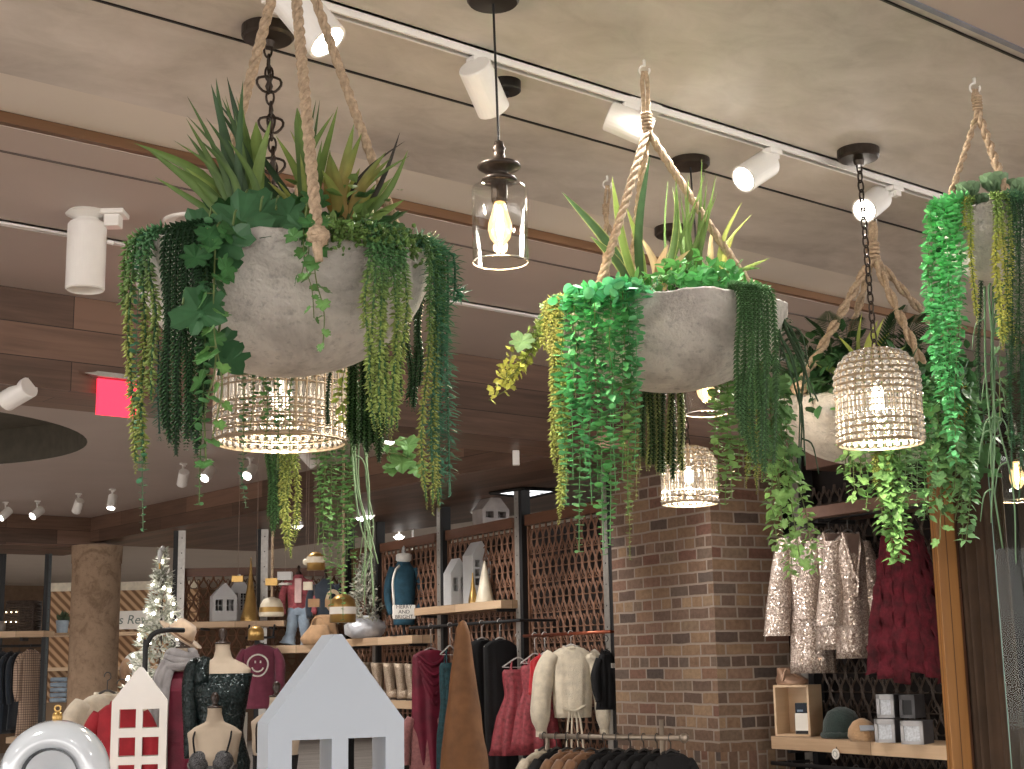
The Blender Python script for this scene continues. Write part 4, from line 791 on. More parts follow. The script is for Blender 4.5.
for x, y1, x1, k, c in ((846, 470, 846, 'leafy', (96, 140, 72)), (858, 500, 856, 'leafy', (104, 148, 76)), (866, 510, 866, 'coin', (96, 144, 80)), (876, 530, 884, 'leafy', (92, 138, 66)), (890, 545, 896, 'leafy', (100, 146, 76)), (898, 540, 903, 'leafy', (88, 134, 64)), (908, 505, 909, 'leafy', (110, 156, 96)), (916, 500, 917, 'coin', (130, 170, 124)), (926, 515, 927, 'leafy', (96, 146, 84)), (934, 500, 935, 'vine', (84, 130, 70)), (941, 470, 941, 'leafy', (76, 122, 64)), (947, 505, 946, 'leafy', (84, 128, 68)), (953, 490, 954, 'vine', (80, 124, 66)), (960, 515, 962, 'leafy', (90, 134, 74)), (965, 540, 966, 'leafy', (100, 150, 96)), (850, 455, 848, 'vine', (90, 132, 66))): Cc.strand(k, x, y1, 1 if x < 900 else .7, x1=x1, c0=c, c1=tuple(min(255, v+14) for v in c), sc=1.35, fat=1.15)
Cc.tuft('oval', [Cc.px(x, y, yo) for x, y, yo in ((938, 400, -.2), (950, 415, -.15), (962, 400, -.1), (972, 420, -.05), (945, 440, -.25), (930, 372, 0), (960, 380, .05), (985, 440, 0))], 40, (.05, .05, .06), (58, 100, 54), .055, 'leafy_filler')
for x, y1 in ((876, 488), (880, 482), (890, 488)): Cc.strand('burro', x, y1, 1, c0=(150, 150, 60), c1=LIM, fat=1.4)
for x, y1, k in ((945, 480, 'vine'), (955, 520, 'vine'), (962, 540, 'coin'), (968, 505, 'coin'), (950, 455, 'leafy'), (958, 470, 'braid'), (940, 540, 'vine')): Cc.strand(k, x, y1, .5, c0=(66, 112, 60), c1=(104, 148, 84), sc=1.25, fat=1.1)
for x, y, sz in ((962, 452, .12), (975, 470, .1), (985, 455, .1), (950, 462, .1), (968, 488, .09)): Cc.bigleaf(x, y, sz, -.1, (.4-.02*(x-960), -.3, -.8), c=(56, 92, 50), stem=(x-6, y-16, -.05))
for x, y1 in ((950, 430), (957, 436)): Cc.strand('burro', x, y1, .5, c0=(150, 130, 40), c1=(176, 150, 50), fat=1.2)
# --- small planter at the top right
Dd = Planter('small planter bowl at the top right corner with rosettes and vivid green fringe', 988, 217, 4.5, .155, .2, atz(974, 78, ZC), 4, .05)
ap = Dd.px(978, 112, 0); Dd.hookup(ap, .011)
Dd.rope(ap, Dd.px(944, 214, -.06), .0095, 2, 12); Dd.rope(ap, Dd.px(1010, 200, -.1), .012, 2, 12); Dd.rope(ap, Dd.px(1006, 198, .1), .0095, 2, 12)
for x, y1, c in ((930, 330, (92, 190, 108)), (935, 382, (84, 178, 100)), (940, 390, (78, 170, 92)), (945, 404, (86, 180, 104)), (950, 378, (74, 166, 90)), (955, 362, (80, 170, 94)), (959, 330, (76, 160, 88))): Dd.strand('coin', x, y1, .8, x1=x+1, c0=c, c1=(96, 176, 112), fat=1.15, sc=1.0, yo=-.06-.012*(x-930)/4)
for x in (932, 938, 944, 950, 956): Dd.strand('leafy', x, 330+5*(x-930), .7, c0=(78, 172, 94), c1=(86, 172, 102), yo=-.07, fat=1.1)
for x, y1, f in ((971, 322, 1.0), (997, 348, 1.3), (1001, 340, 1.1), (1009, 352, .9)): Dd.strand('burro', x, y1, 1, x1=x+6, c0=(120, 150, 70), c1=(190, 190, 74), cr=.3, fat=f)
Dd.strand('burro', 965, 230, 1, c0=(180, 180, 70), c1=(190, 186, 70), fat=.8)
for x, y, s_ in ((969, 200, .075), (995, 194, .088), (1018, 198, .08), (982, 206, .05)):
    mb = MB(); p = Dd.px(x, y, -.06)
    for rg, (n, el, L) in enumerate(((4, 1.3, .6), (6, .9, .85), (8, .45, 1.0))):
        a = np.arange(n)*2*PI/n+rg*.4; el = el*.6+.6; D = np.stack([np.cos(a)*math.cos(el), np.sin(a)*math.cos(el), np.full(n, math.sin(el))], 1)
        leaves(mb, T_COIN, p+D*.004, D, np.array([0, 0, 1.0])-D*.3, s_*.75, s_*L*.8, lin((112, 142, 106))*(1+Dd.g.normal(0, .1, (n, 1))))
    Dd.seed += 1; mb.build('succulent_rosette', LEAF, Dd.o)
for x, y1, k, c in ((1012, 470, 'spike', (70, 116, 80)), (1019, 500, 'spike', (66, 112, 76)), (1025, 420, 'spike', (60, 110, 76)), (1016, 380, 'coin', (90, 136, 80)), (1008, 440, 'coin', (70, 110, 66)), (1015, 450, 'spike', (66, 108, 74)), (1022, 470, 'spike', (74, 118, 84))): Dd.strand(k, x, y1, 1, c0=c, c1=tuple(v-8 for v in c), fat=.8, sc=.85)
for x, x1, y1 in ((984, 990, 520), (988, 999, 540), (993, 992, 480), (997, 1006, 560)): Dd.strand('root', x, y1, 1, x1=x1, c0=(74, 108, 70), c1=(92, 124, 88), fat=.4, yo=.1, top=285)
Dd.strand('braid', 980, 400, -1, c0=(44, 70, 42), fat=1); Dd.strand('vine', 1000, 420, -1, c0=(70, 104, 60), sc=.9)
# --- two planters farther back, hidden but for their trailing strands
E5 = Planter('small planter behind the middle bowl, only its rope and hook showing above the leaves', 620, 336, 5.3, .2, .12, atz(607, 176, ZC), 5, .06)
ap = E5.px(606, 218, 0); E5.hookup(ap, .009); E5.rope(ap, E5.px(600, 330, -.1), .007, 2, 12); E5.rope(ap, E5.px(650, 330, 0), .007, 2, 12); E5.rope(ap, E5.px(610, 318, .18), .007, 2, 12)
for x, y1 in ((630, 560), (636, 500), (640, 470), (626, 470)): E5.strand('coin', x, y1, -1, c0=(90, 112, 60), c1=(110, 120, 66), sc=.95)
F6 = Planter('small planter behind the drum chandelier showing only long strands below it', 300, 392, 4.7, .17, .1, None, 6, .06)
hk = F6.c.copy(); F6.hook = np.array([hk[0], hk[1], ZC]); ap = np.array([0, 0, ZC-hk[2]-.12])
F6.hookup(ap, .01)
for k in range(3): F6.rope(ap, (.17*math.cos(k*2.1+.5), .17*math.sin(k*2.1+.5), 0), .008, 2, 10)
for x, y1 in ((270, 520), (274, 535), (278, 528), (282, 518)): F6.strand('braid', x, y1, 1, x1=x-1, c0=(44, 80, 40), c1=(58, 96, 50), fat=1.3)
for x, y1 in ((286, 548), (291, 556), (295, 540), (281, 505)): F6.strand('burro', x, y1, 1, x1=x, c0=(104, 132, 58), c1=(140, 150, 68), fat=1.25)
for x, y1, k in ((322, 560, 'coin'), (329, 605, 'coin'), (335, 575, 'coin'), (341, 620, 'coin'), (347, 545, 'coin'), (352, 590, 'coin'), (316, 545, 'coin'), (325, 520, 'leafy'), (345, 560, 'coin')): F6.strand(k, x, y1, .6, x1=x+2, c0=(66, 108, 60), c1=(92, 136, 74), sc=.95, fat=1.0, yo=-.02)
for x, y1, x1, f in ((356, 600, 372, 1.0), (362, 585, 366, .8), (350, 560, 368, .7)): F6.strand('root', x, y1, .5, x1=x1, c0=(96, 122, 92), c1=(110, 136, 100), fat=f, yo=.0, mid=[(x+4, 480, .02), (x+12, 530, .01)])
for x, y, sz in ((402, 463, .08), (418, 470, .06), (408, 446, .07), (392, 470, .05)): F6.bigleaf(x, y, sz, 0, (.1, -.4, -.8), c=(72, 110, 56), stem=(385, 452, 0))
F6.strand('vine', 372, 455, .5, x1=420, c0=(66, 104, 52), sc=.7, yo=0, top=425, mid=[(385, 445, 0), (400, 446, 0)])
F6.strand('coin', 243, 508, .5, x1=246, c0=(64, 112, 84), c1=(74, 124, 90), sc=.85, yo=0, top=455)
# ------------------------------------------------------------------ shelf wall: uprights, cut-out screens, boards, brick pillar
RUST = mat('rust red cut metal', S(116, 82, 62), .6, metal=.2, var=.3, scale=9)
DKWOOD = m_planks('dark wood rail', S(74, 48, 36), S(98, 66, 50), S(116, 80, 60), .3, 3)
CHARC = mat('charcoal black steel', S(22, 22, 24), .6, var=.2)
CARD = mat('white card', S(232, 228, 220), .7, var=.03)
def px_(n, d): return n*d/FPX
def upright_post(label, px, py, n, zt=3.06, frontal=None, wid=.075, flip=False, face=None):
    p = atpl(px, py, P0+nW*n, nW) if frontal is None else atpl(px, py, EYE+FH*frontal, FH)
    r = thing('shelf_upright', label, 'shelf upright', (p[0], p[1], 0), RZW if frontal is None else -YAW+PI/2, 'steel shelf uprights')
    # local y runs along the wall, local -x faces the shop
    m = MB(); m.box((-.035, .012, zt/2), (.012, wid, zt)); m.box((-.012, .012+wid/2, zt/2), (.05, .006, zt)); m.build('steel_face', face or STEEL, r)
    m = MB(); m.box((.0, -wid/2-.02 if not flip else wid/2+.04, zt/2), (.085, .05, zt)); m.build('black_side', CHARC, r)
    m = MB()
    for k in range(int(zt/.16)): m.lathe([(.007, 0), (1e-6, .0005)], 8, (-.0415, .012, .1+k*.16), roty(-PI/2))
    m.build('slot_holes', CHARC, r); return r
upright_post('steel shelf upright touching the left edge of the brick pillar', 612, 600, 0)
upright_post('steel shelf upright left of the bare rust screen, at the end of the house shelf', 522, 560, 0)
upright_post('steel shelf upright left of the two white houses, behind the yellow strands', 443, 560, 0)
upright_post('dark shelf upright behind the pale dangling roots', 378, 540, 0)
upright_post('steel shelf upright behind the gold bell with a white band', 348, 600, 0)
FD = float((W(5.07, 0, 0)-EYE) @ FH)                             # distance of the frontal shelf run
upright_post('shelf upright left of the jeans mannequin', 266, 580, 0, frontal=FD, flip=True)
upright_post('shelf upright between the lit tree and the small white house on the shelf', 183, 580, 0, frontal=FD, flip=True)
upright_post('dark teal shelf upright left of the round stone column', 50, 620, 0, frontal=FD+2.2, flip=True, wid=.03, face=mat('dark teal steel', S(44, 52, 54), .5))
upright_post('black shelf upright at the far left edge', 5, 600, 0, frontal=FD+2.6, flip=True, wid=.03, face=CHARC)

def lattice(label, o, rz, L, z0, z1, rail=True, cell=(.105, .125), mt=None):
    """cut metal screen: chains of pointed ogees tied by bars, a bud in every cell, in a flat frame; local y = along"""
    r = thing('lattice_screen', label, 'screen', o, rz, 'rust cut-out screens'); m = MB()
    nx = max(2, round(L/cell[0])); ax = L/nx; nz = max(2, round((z1-z0)/cell[1])); az = (z1-z0)/nz
    for i in range(nx+1):
        zz = np.linspace(z0, z1, nz*8+1); ph = (zz-z0)/az*PI; s = np.sin(ph+PI/2)
        for sg in (-1, 1):
            yy = np.clip(i*ax+sg*ax*.46*np.sign(s)*np.abs(s)**.75*.5+sg*ax*.25, 0, L); m.tube(np.stack([np.zeros_like(zz), yy, zz], 1),   .0095, 4, cap=False)
    for j in range(nz):
        z = z0+j*az; m.tube([(0, 0, z), (0, L, z)], .005, 4, cap=False)
        for i in range(nx):
            c = (i+.5)*ax; t = np.linspace(0, 2*PI, 9); m.tube(np.stack([np.zeros(9), c+ax*.16*np.cos(t), z+az*.5+az*.26*np.sin(t)], 1), .005, 4, cap=False)
            m.tube([(0, c-ax*.3, z), (0, c, z+az*.24), (0, c+ax*.3, z)], .005, 4, cap=False)
    m.build('cut_pattern', mt or RUST, r)
    m = MB(); m.box((0, .015, (z0+z1)/2), (.03, .03, z1-z0)); m.box((0, L-.015, (z0+z1)/2), (.03, .03, z1-z0)); m.box((0, L/2, z0), (.03, L, .03)); m.build('frame', mt or RUST, r)
    if rail: MB().box((0, L/2, z1+.045), (.07, L, .09)).build('top_rail', DKWOOD, r, uv='y')
    return r
LZ = wpx(480, 532, 0)[1]-.02
def panel(px0, px1, label, z0=.9, n=.02):
    s1, s0 = wpx(px0, 580, n)[0], wpx(px1, 580, n)[0]; return lattice(label, W(s0+.04, n, 0), RZW, s1-s0-.09, z0, LZ)
panel(526, 610, 'rust cut-out screen standing bare beside the brick pillar')
panel(446, 519, 'rust cut-out screen behind the two white houses on the shelf')
panel(381, 440, 'rust cut-out screen behind the blue sweater bust')
panel(350, 376, 'rust cut-out screen behind the flocked tree')
def fpt(px, py, dd=0): return atpl(px, py, EYE+FH*(FD+dd), FH)
for x0, x1, lb in ((184, 262, 'dark cut-out screen behind the small white house on the left shelf'), (272, 344, 'dark cut-out screen behind the jeans mannequin')):
    a_, b_ = fpt(x0, 590, .05), fpt(x1, 590, .05); L = float(np.linalg.norm((b_-a_)[:2])); zt = fpt(x0, 577, .05)[2]
    lattice(lb, (b_[0], b_[1], 0), -YAW+PI/2, L, 1.2, zt)

def board(name, label, xl, xr, ytop, ybot, n, depth, cat='shelf', m=None, py=None, brackets=True):
    """shelf board on the wall whose front edge runs between two pixel columns"""
    s1, z1 = wpx(xl, ytop, n); s0, z0 = wpx(xr, ytop, n); zb = wpx((xl+xr)/2, ybot, n)[1]; zt = (z0+wpx((xl+xr)/2, ytop, n)[1])/2
    zt = wpx((xl+xr)/2, ytop, n)[1]; th = max(.03, zt-zb)
    r = thing(name, label, cat, W((s0+s1)/2, n+depth/2, zt), RZW); L = s1-s0
    MB().box((0, 0, -th/2), (depth, L, th)).build('board', m or SHELFWOOD, r, uv='y', bevel=.004)
    if brackets:
        for y in (-L/2+.12, L/2-.12):
            b = MB(); b.box((depth*.05, y, -th-.012), (depth*.85, .03, .024)); b.build('bracket', CHARC, r)
    return r, s0, s1, zt
_, _, _, zR1 = board('wall_shelf', 'pale wood shelf holding the two white houses and the cone trees', 414, 501, 604, 612, -.2, .22)
_, _, _, zR2 = board('wall_shelf', 'pale wood shelf under the flocked tree and the blue sweater bust', 346, 412, 637, 645, -.2, .22)
_, _, _, zR3 = board('wall_shelf', 'pale wood shelf carrying the beige glitter boots', 352, 414, 700, 708, -.2, .22)
# frontal boards
def fboard(label, x0, x1, yt, yb, dd=-.4, depth=.42):
    a_, b_ = fpt(x0, yt, dd), fpt(x1, yt, dd); th = max(.03, a_[2]-fpt(x0, yb, dd)[2]); L = float(np.linalg.norm((b_-a_)[:2])); c = (a_+b_)/2+FH*depth/2
    r = thing('wall_shelf', label, 'shelf', (c[0], c[1], (a_[2]+b_[2])/2), -YAW); MB().box((0, 0, -th/2), (L, depth, th)).build('board', SHELFWOOD, r, uv=True, bevel=.004)
    MB().box((-L*.35, .02, -th-.012), (.03, depth*.8, .024)).build('bracket', CHARC, r); MB().box((L*.35, .02, -th-.012), (.03, depth*.8, .024)).build('bracket', CHARC, r); return c, (a_[2]+b_[2])/2
fc1, zF1 = fboard('pale shelf holding the small white house at left', 186, 284, 621, 627)
fc2, zF2 = fboard('pale shelf under the feet of the jeans mannequin', 246, 346, 645, 653)
struct('dark_backing', MB().box((0, 0, LZ/2+.02), (.05, 5.4, LZ+.04)), mat('added dark backing', S(40, 32, 28), .9), loc=W(2.75, .42, 0), rz=RZW)  # added dark panel, stands for the darkness seen through the screens
# brick pillar
pc = atpl(714, 600, P0-nW*.27, nW); sc_ = float((pc-P0) @ dW); nP = -.27; zsd = atpl(716, 752, pc, nW)[2]; LP = float((atpl(613, 600, pc, nW)-pc) @ dW)
r = thing('brick_pillar', 'tall square pillar of old mixed brown bricks', 'pillar', W(sc_+LP/2, nP+.3, 0), RZW)
MB().box((0, 0, (zsd+3.06)/2), (.6, LP, 3.06-zsd)).build('brickwork', BRICK, r, uv=True)
MB().box((0, 0, zsd/2), (.6+.004, LP+.004, zsd)).build('soldier_course', BRICK, r, uv='z')
# ---- right bay
NB = .02                                                            # plane of the shelf fronts
_, sB0, sB1, zB = board('wall_shelf', 'long pale pine shelf at lower right carrying the crate, hats and grey boxes', 771, 990, 742, 756, NB, .36)
m_dk = mat('rose brown wood', S(120, 92, 80), .6, var=.15)  # pinkish brown board colour
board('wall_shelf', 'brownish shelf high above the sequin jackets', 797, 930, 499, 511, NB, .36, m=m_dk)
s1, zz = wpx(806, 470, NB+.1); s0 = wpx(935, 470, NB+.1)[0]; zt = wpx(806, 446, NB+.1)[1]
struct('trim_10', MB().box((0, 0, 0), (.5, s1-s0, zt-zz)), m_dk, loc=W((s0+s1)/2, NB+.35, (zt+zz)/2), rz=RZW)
lattice('dark screen low in the right bay behind the sequin jackets and wine dress', W(wpx(945, 600, .42)[0], .42, 0), RZW, wpx(800, 600, .42)[0]-wpx(945, 600, .42)[0], .9, wpx(860, 480, .42)[1], rail=False, mt=mat('rust metal in painted shade', S(62, 50, 42), .5, metal=.3, var=.3))  # rust screen coloured near black to carry the shade of the bay
upright_post('black shelf upright just right of the brick pillar', 799, 470, .39)
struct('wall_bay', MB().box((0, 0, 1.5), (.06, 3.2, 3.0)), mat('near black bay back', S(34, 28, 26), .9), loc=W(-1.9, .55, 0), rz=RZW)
def railbar(label, x0, x1, y0, n, mt, rad=.013, drop=.0, ends=True, name='garment_rail'):
    s1, z = wpx(x0, y0, n); s0 = wpx(x1, y0, n)[0]; r = thing(name, label, 'garment rail', W((s0+s1)/2, n, z), RZW); L = s1-s0
    MB().tube([(0, -L/2, 0), (0, L/2, 0)], rad, 10).build('bar', mt, r, smooth=True)
    for y in (-L/2+.02, L/2-.02): m = MB(); m.tube([(0, y, 0), (max(.02, (.0 if n < 0 else .4)-n), y, .0)], rad*.8, 8); m.build('arm', mt, r)
    return r, s0, s1, z
COPPER = mat('copper tube', S(150, 84, 62), .35, metal=.8, var=.15)
railR, _, _, zrR = railbar('dark garment rail over the sequin jackets in the right bay', 790, 942, 524, .12, CHARC)
railC, _, _, zrC = railbar('copper garment rail carrying the red dresses and cream sweater', 524, 611, 636, -.26, COPPER)
railD, _, _, zrD = railbar('dark garment rail under the house shelf carrying the velvet and black dresses', 410, 520, 628, -.34, CHARC)
railL, _, _, zrL = railbar('dark garment rail below the pine shelf at lower right', 772, 990, 763, .06, CHARC)
q0, q1 = atd(992, 600, 8.6), atd(1150, 600, 7.2); qq = (q0+q1)/2; struct('wall_backdrop', MB().box((0, 0, 1.6), (float(np.linalg.norm((q1-q0)[:2])), .06, 3.2)), mat('brown backdrop wall', S(66, 54, 46), .8, var=.3, scale=3), loc=(qq[0], qq[1], 0), rz=math.atan2(q1[1]-q0[1], q1[0]-q0[0]))  # added dark backdrop, keeps the view behind curtain and glass from going bright
# wooden post, curtain and glass at the right edge
GOLDW = m_planks('golden oak', S(124, 84, 46), S(148, 104, 58), S(164, 120, 72), 3, 6, .45, grain=.9)
dC = 6.4
a_ = atd(929, 480, dC); b_ = atd(949, 480, dC)
r = thing('wooden_post', 'golden oak post standing left of the brown curtain', 'post', ((a_[0]+b_[0])/2, (a_[1]+b_[1])/2, 0), -YAW+.1)
lean = 0.0
MB().box((0, 0, 1.28), (px_(20, dC), .06, 2.56)).build('board', GOLDW, r, uv='z', bevel=.004)
MB().box((px_(10, dC)+.006, .01, 1.28), (.012, .06, 2.56)).build('edge_strip', DKWOOD, r, uv='z')
c0_, c1_ = atd(951, 560, dC+.08), atd(1003, 560, dC-.4); L = float(np.linalg.norm((c1_-c0_)[:2])); rzc = math.atan2(c1_[1]-c0_[1], c1_[0]-c0_[0])
r = thing('curtain', 'dark brown pleated curtain between the oak post and the glass', 'curtain', (c0_[0], c0_[1], 0), rzc)
m = MB(); nx = 90; u = np.linspace(0, L, nx); zs = np.linspace(.05, 2.6, 14); V = []
for z in zs: V += [(x, .035*math.sin(x/L*2*PI*5.5+.25*math.sin(z*2))+.012*math.sin(x/L*2*PI*13+1), z) for x in u]
m.add(V, [(j*nx+i, j*nx+i+1, (j+1)*nx+i+1, (j+1)*nx+i) for j in range(13) for i in range(nx-1)]); m.build('pleated_cloth', mat('dark brown velvet', S(54, 38, 25), .9, var=.25, scale=7, sheen=.0), r, smooth=True, solid=.004)
MB().tube([(-.03, 0, 2.62), (L+.03, 0, 2.62)], .014, 10).build('curtain_rod', BRONZE, r, smooth=True)
g0 = atd(1000, 620, 5.85); 
r = thing('glass_partition', 'upright clear glass panel with greenish edge at the right margin', 'glass panel', (g0[0], g0[1], 0), -YAW-.35)
MB().box((.45, 0, 1.3), (.9, .01, 2.6)).build('pane', m_thin('panel glass', (.9, .94, .92, 1), .008), r)
MB().box((.0, 0, 1.3), (.004, .011, 2.6)).build('polished_edge', mat('green glass edge', S(96, 124, 112), .15, var=.1), r)
MB().box((.45, 0, .02), (.9, .04, .04)).build('floor_channel', STEEL, r)
# ------------------------------------------------------------------ clothes
def loft(m, secs, seg=32, fold=None, p=2.0, cap=True):
    """secs: (cx, cy, z, rx, ry); fold(a, k, t) gives a relative radial offset"""
    a = np.arange(seg)*2*PI/seg; c, s = np.cos(a), np.sin(a); V = []; K = len(secs)
    for k, (cx, cy, z, rx, ry) in enumerate(secs):
        f = 1+(fold(a, k, k/(K-1)) if fold else 0); e = 2/p
        V.append(np.stack([cx+rx*np.sign(c)*np.abs(c)**e*f, cy+ry*np.sign(s)*np.abs(s)**e*f, np.full(seg, z)], 1))
    f = [(i*seg+j, i*seg+(j+1) % seg, (i+1)*seg+(j+1) % seg, (i+1)*seg+j) for i in range(K-1) for j in range(seg)]
    if cap: f += [tuple(range(seg-1, -1, -1)), tuple((K-1)*seg+j for j in range(seg))]
    return m.add(np.concatenate(V), f)
def dense(secs, n=14):
    s = np.array(secs, float); k = np.arange(len(s)); u = np.linspace(0, len(s)-1, n); return [tuple(np.interp(u_, k, s[:, i]) for i in range(5)) for u_ in u]
def hanger_part(r, w, z, mt, hook=.1, railang=None):
    """shoulder bar, crossbar and a hook that loops over the rail; z = shoulder height, the rail passes hook above it"""
    m = MB(); m.tube(smoothpath([(-w/2, 0, z-.055), (-w*.25, 0, z-.015), (0, 0, z+.02), (w*.25, 0, z-.015), (w/2, 0, z-.055)], 14), .007, 6); m.tube([(-w/2, 0, z-.055), (w/2, 0, z-.06)], .004, 6)
    b = 0 if railang is None else railang-r.rotation_euler[2]-PI/2; u = np.array([math.cos(b), math.sin(b), 0]); c = np.array([0, 0, z+hook]); R = .023
    m.tube([(0, 0, z+.02), c-np.array([0, 0, R])]+[c+u*R*math.cos(q)+np.array([0, 0, R*math.sin(q)]) for q in np.linspace(-PI/2+.3, PI*1.05, 14)], .0035, 5)
    return m.build('hanger', mt, r, smooth=True)
HANG = mat('dark grey hanger', S(70, 66, 64), .5); CLEARH = mat('pale plastic hanger', S(176, 172, 168), .25, var=.05)
def wave(n, amp, ph=0, grow=1.0, n2=0): return lambda a, k, t: amp*(t**grow)*(np.sin(n*a+ph+.6*t*3)+.5*np.sin((n*2+1)*a+ph*2))
def garment(name, label, cat, loc, rz, w, h, mt, kind='dress', group=None, depth=.1, hang=None, sleeves=None, folds=7, amp=.12, neck=True, flare=1.2, extra=None, sleeve_end=None, hem=0, hookh=.1, rail=None):
    """garment on its hanger. loc = point under the hook at shoulder height; h downward length"""
    r = thing(name, label, cat, loc, rz, group); sh = w/2; ra = None
    if rail: ra = rail[0]; hookh = rail[1]-loc[2]
    if kind == 'strap':                                            # strap top and long skirt
        secs = [(0, 0, -h, sh*flare, depth*flare), (0, 0, -h*.6, sh*(.7+.3*flare), depth*1.1), (0, 0, -h*.38, sh*.74, depth*.8), (0, 0, -h*.22, sh*.86, depth*.8), (0, 0, -h*.13, sh*.9, depth*.7), (0, 0, -h*.1, sh*.8, depth*.5)]
        secs = secs[::-1]
    else: secs = [(0, 0, .0, sh*.34, depth*.45), (0, 0, -.012, sh*.6, depth*.55), (0, 0, -.05, sh*.96, depth*.62), (0, 0, -.14*1.0, sh*.93, depth*.8), (0, 0, -h*.5, sh*.92, depth*.9), (0, 0, -h*.8, sh*(.45+.5*flare), depth*1.0), (0, 0, -h, sh*.95*flare, depth)]
    m = MB(); loft(m, dense(secs, 20), 56, wave(folds, amp, ph=len(label)), 2.3); m.build('body', mt, r, smooth=True)
    if kind == 'strap':
        for sx in (-1, 1): m = MB(); m.tube(smoothpath([(sx*sh*.42, -.02, -h*.105), (sx*sh*.36, 0, -.01), (sx*sh*.42, .02, -h*.105)], 10), .007, 6); m.build('strap', mt, r)
    if sleeves:
        L, rr, spread = sleeves
        for sx in (-1, 1):
            m = MB(); q = smoothpath([(sx*sh*.82, 0, -.05), (sx*(sh+.03+spread*.2), 0, -.16), (sx*(sh+.05+spread*.8), -.01, -L*.7), (sx*(sh+.04+spread), -.02, -L)], 22); k = np.linspace(0, 1, 22)
            rad = rr*(.88+.28*np.sin(k*PI)+.04*np.sin(k*19))*(1 if sleeve_end is None else (1-np.clip((k-.86)/.14, 0, 1)*(1-sleeve_end)))
            m.tube(q, rad, 14); o = m.build('sleeve', mt, r, smooth=True)
            if sleeve_end is not None: m = MB(); m.tube([q[-1]+(0, 0, .01), q[-1]+(0, 0, -.035)], rr*sleeve_end*1.05, 12); m.build('cuff', mt, o)
    if neck and kind != 'strap': m = MB(); t = np.linspace(0, 2*PI, 25); m.tube([(sh*.36*math.cos(q), depth*.5*math.sin(q)-.0, .002-.012*(math.sin(q) < 0)) for q in t], .011, 6, closed=True, cap=False); m.build('neckband', mt, r, smooth=True)
    hanger_part(r, w*.9, .0, hang or HANG, hookh, ra)
    return r
def cloth(name, c, rough=.85, var=.18, scale=14, sheen=.3, bump=.3, bscale=120): return mat(name, c, rough, var=var, scale=scale, sheen=sheen, bump=bump, bscale=bscale)
CREAM = cloth('cream knit', S(212, 200, 178), bump=.6, bscale=160); WINE = cloth('wine velvet', S(112, 24, 48), .6, .35, 8, 0); TEALV = cloth('teal feather cloth', S(28, 62, 68), .8, .45, 40, 0, .9, 90)
BLKC = cloth('black cloth', S(13, 13, 16), .85, .3, sheen=0); REDPL = cloth('red tartan taffeta', S(150, 62, 70), .55, .4, 34, 0); REDV = cloth('bright red satin', S(190, 30, 40), .4); PINKS = cloth('dusty pink stripe', S(168, 112, 110), .8, .25, 40)
SEQ = m_glitter('champagne sequins', S(166, 146, 134), S(238, 224, 212), 150, .22, .5); TULLE = cloth('burgundy ruffled tulle', S(84, 14, 28), .9, .5, 18, 0, .8, 40)
WA = PI/2-A10                                                       # direction of the wall rails
def at_rail(px, py, n): s, z = wpx(px, py, n); return W(s, n, z)
# copper rail
garment('sweater', 'cream knit sweater with balloon sleeves hanging beside the brick pillar', 'sweater', at_rail(571, 647, -.26), RZW-.42, .32, .52, CREAM, rail=(WA, zrC), folds=6, amp=.06, sleeves=(.62, .068, .04), sleeve_end=.6, hang=CLEARH, flare=.86, depth=.09)
sw = [o for o in COL.objects if o.name.startswith('sweater')][0]
m = MB()
for sx in (-.05, -.02, .02, .05): m.tube(smoothpath([(sx*.6, -.095, -.46), (sx, -.1, -.58), (sx*1.3, -.095, -.72-abs(sx))], 10), .008, 6)
m.tube(smoothpath([(-.09, -.09, -.44), (0, -.1, -.47), (.09, -.09, -.43)], 10), .011, 6); m.build('waist_ties', CREAM, sw, smooth=True)
garment('dress', 'red tartan flared dress nearest the cream sweater', 'dress', at_rail(535, 656, -.26), RZW-.2, .27, .72, REDPL, 'strap', 'red tartan dresses', rail=(WA, zrC), flare=1.4, folds=8, amp=.15, depth=.07, hang=CLEARH)
garment('dress', 'red tartan flared dress left of the other, hanging lowest', 'dress', at_rail(518, 660, -.26), RZW-.25, .29, .74, REDPL, 'strap', 'red tartan dresses', rail=(WA, zrC), flare=1.5, folds=9, amp=.15, depth=.075, hang=CLEARH)
garment('blouse', 'bright red satin blouse tucked between the tartan dresses and the sweater', 'blouse', at_rail(545, 655, -.26), RZW, .28, .3, REDV, depth=.04, rail=(WA, zrC), flare=1, hang=CLEARH)
garment('jacket', 'black jacket with a small white tag behind the cream sweater', 'jacket', at_rail(606, 652, -.1), RZW, .15, .42, BLKC, depth=.05, sleeves=(.36, .03, -.03), hang=HANG)
tg = MB(); tg.box((.03, -.06, -.1), (.05, .003, .035)); tg.build('price_tag', CARD, [o for o in COL.objects if o.name.startswith('jacket')][0])
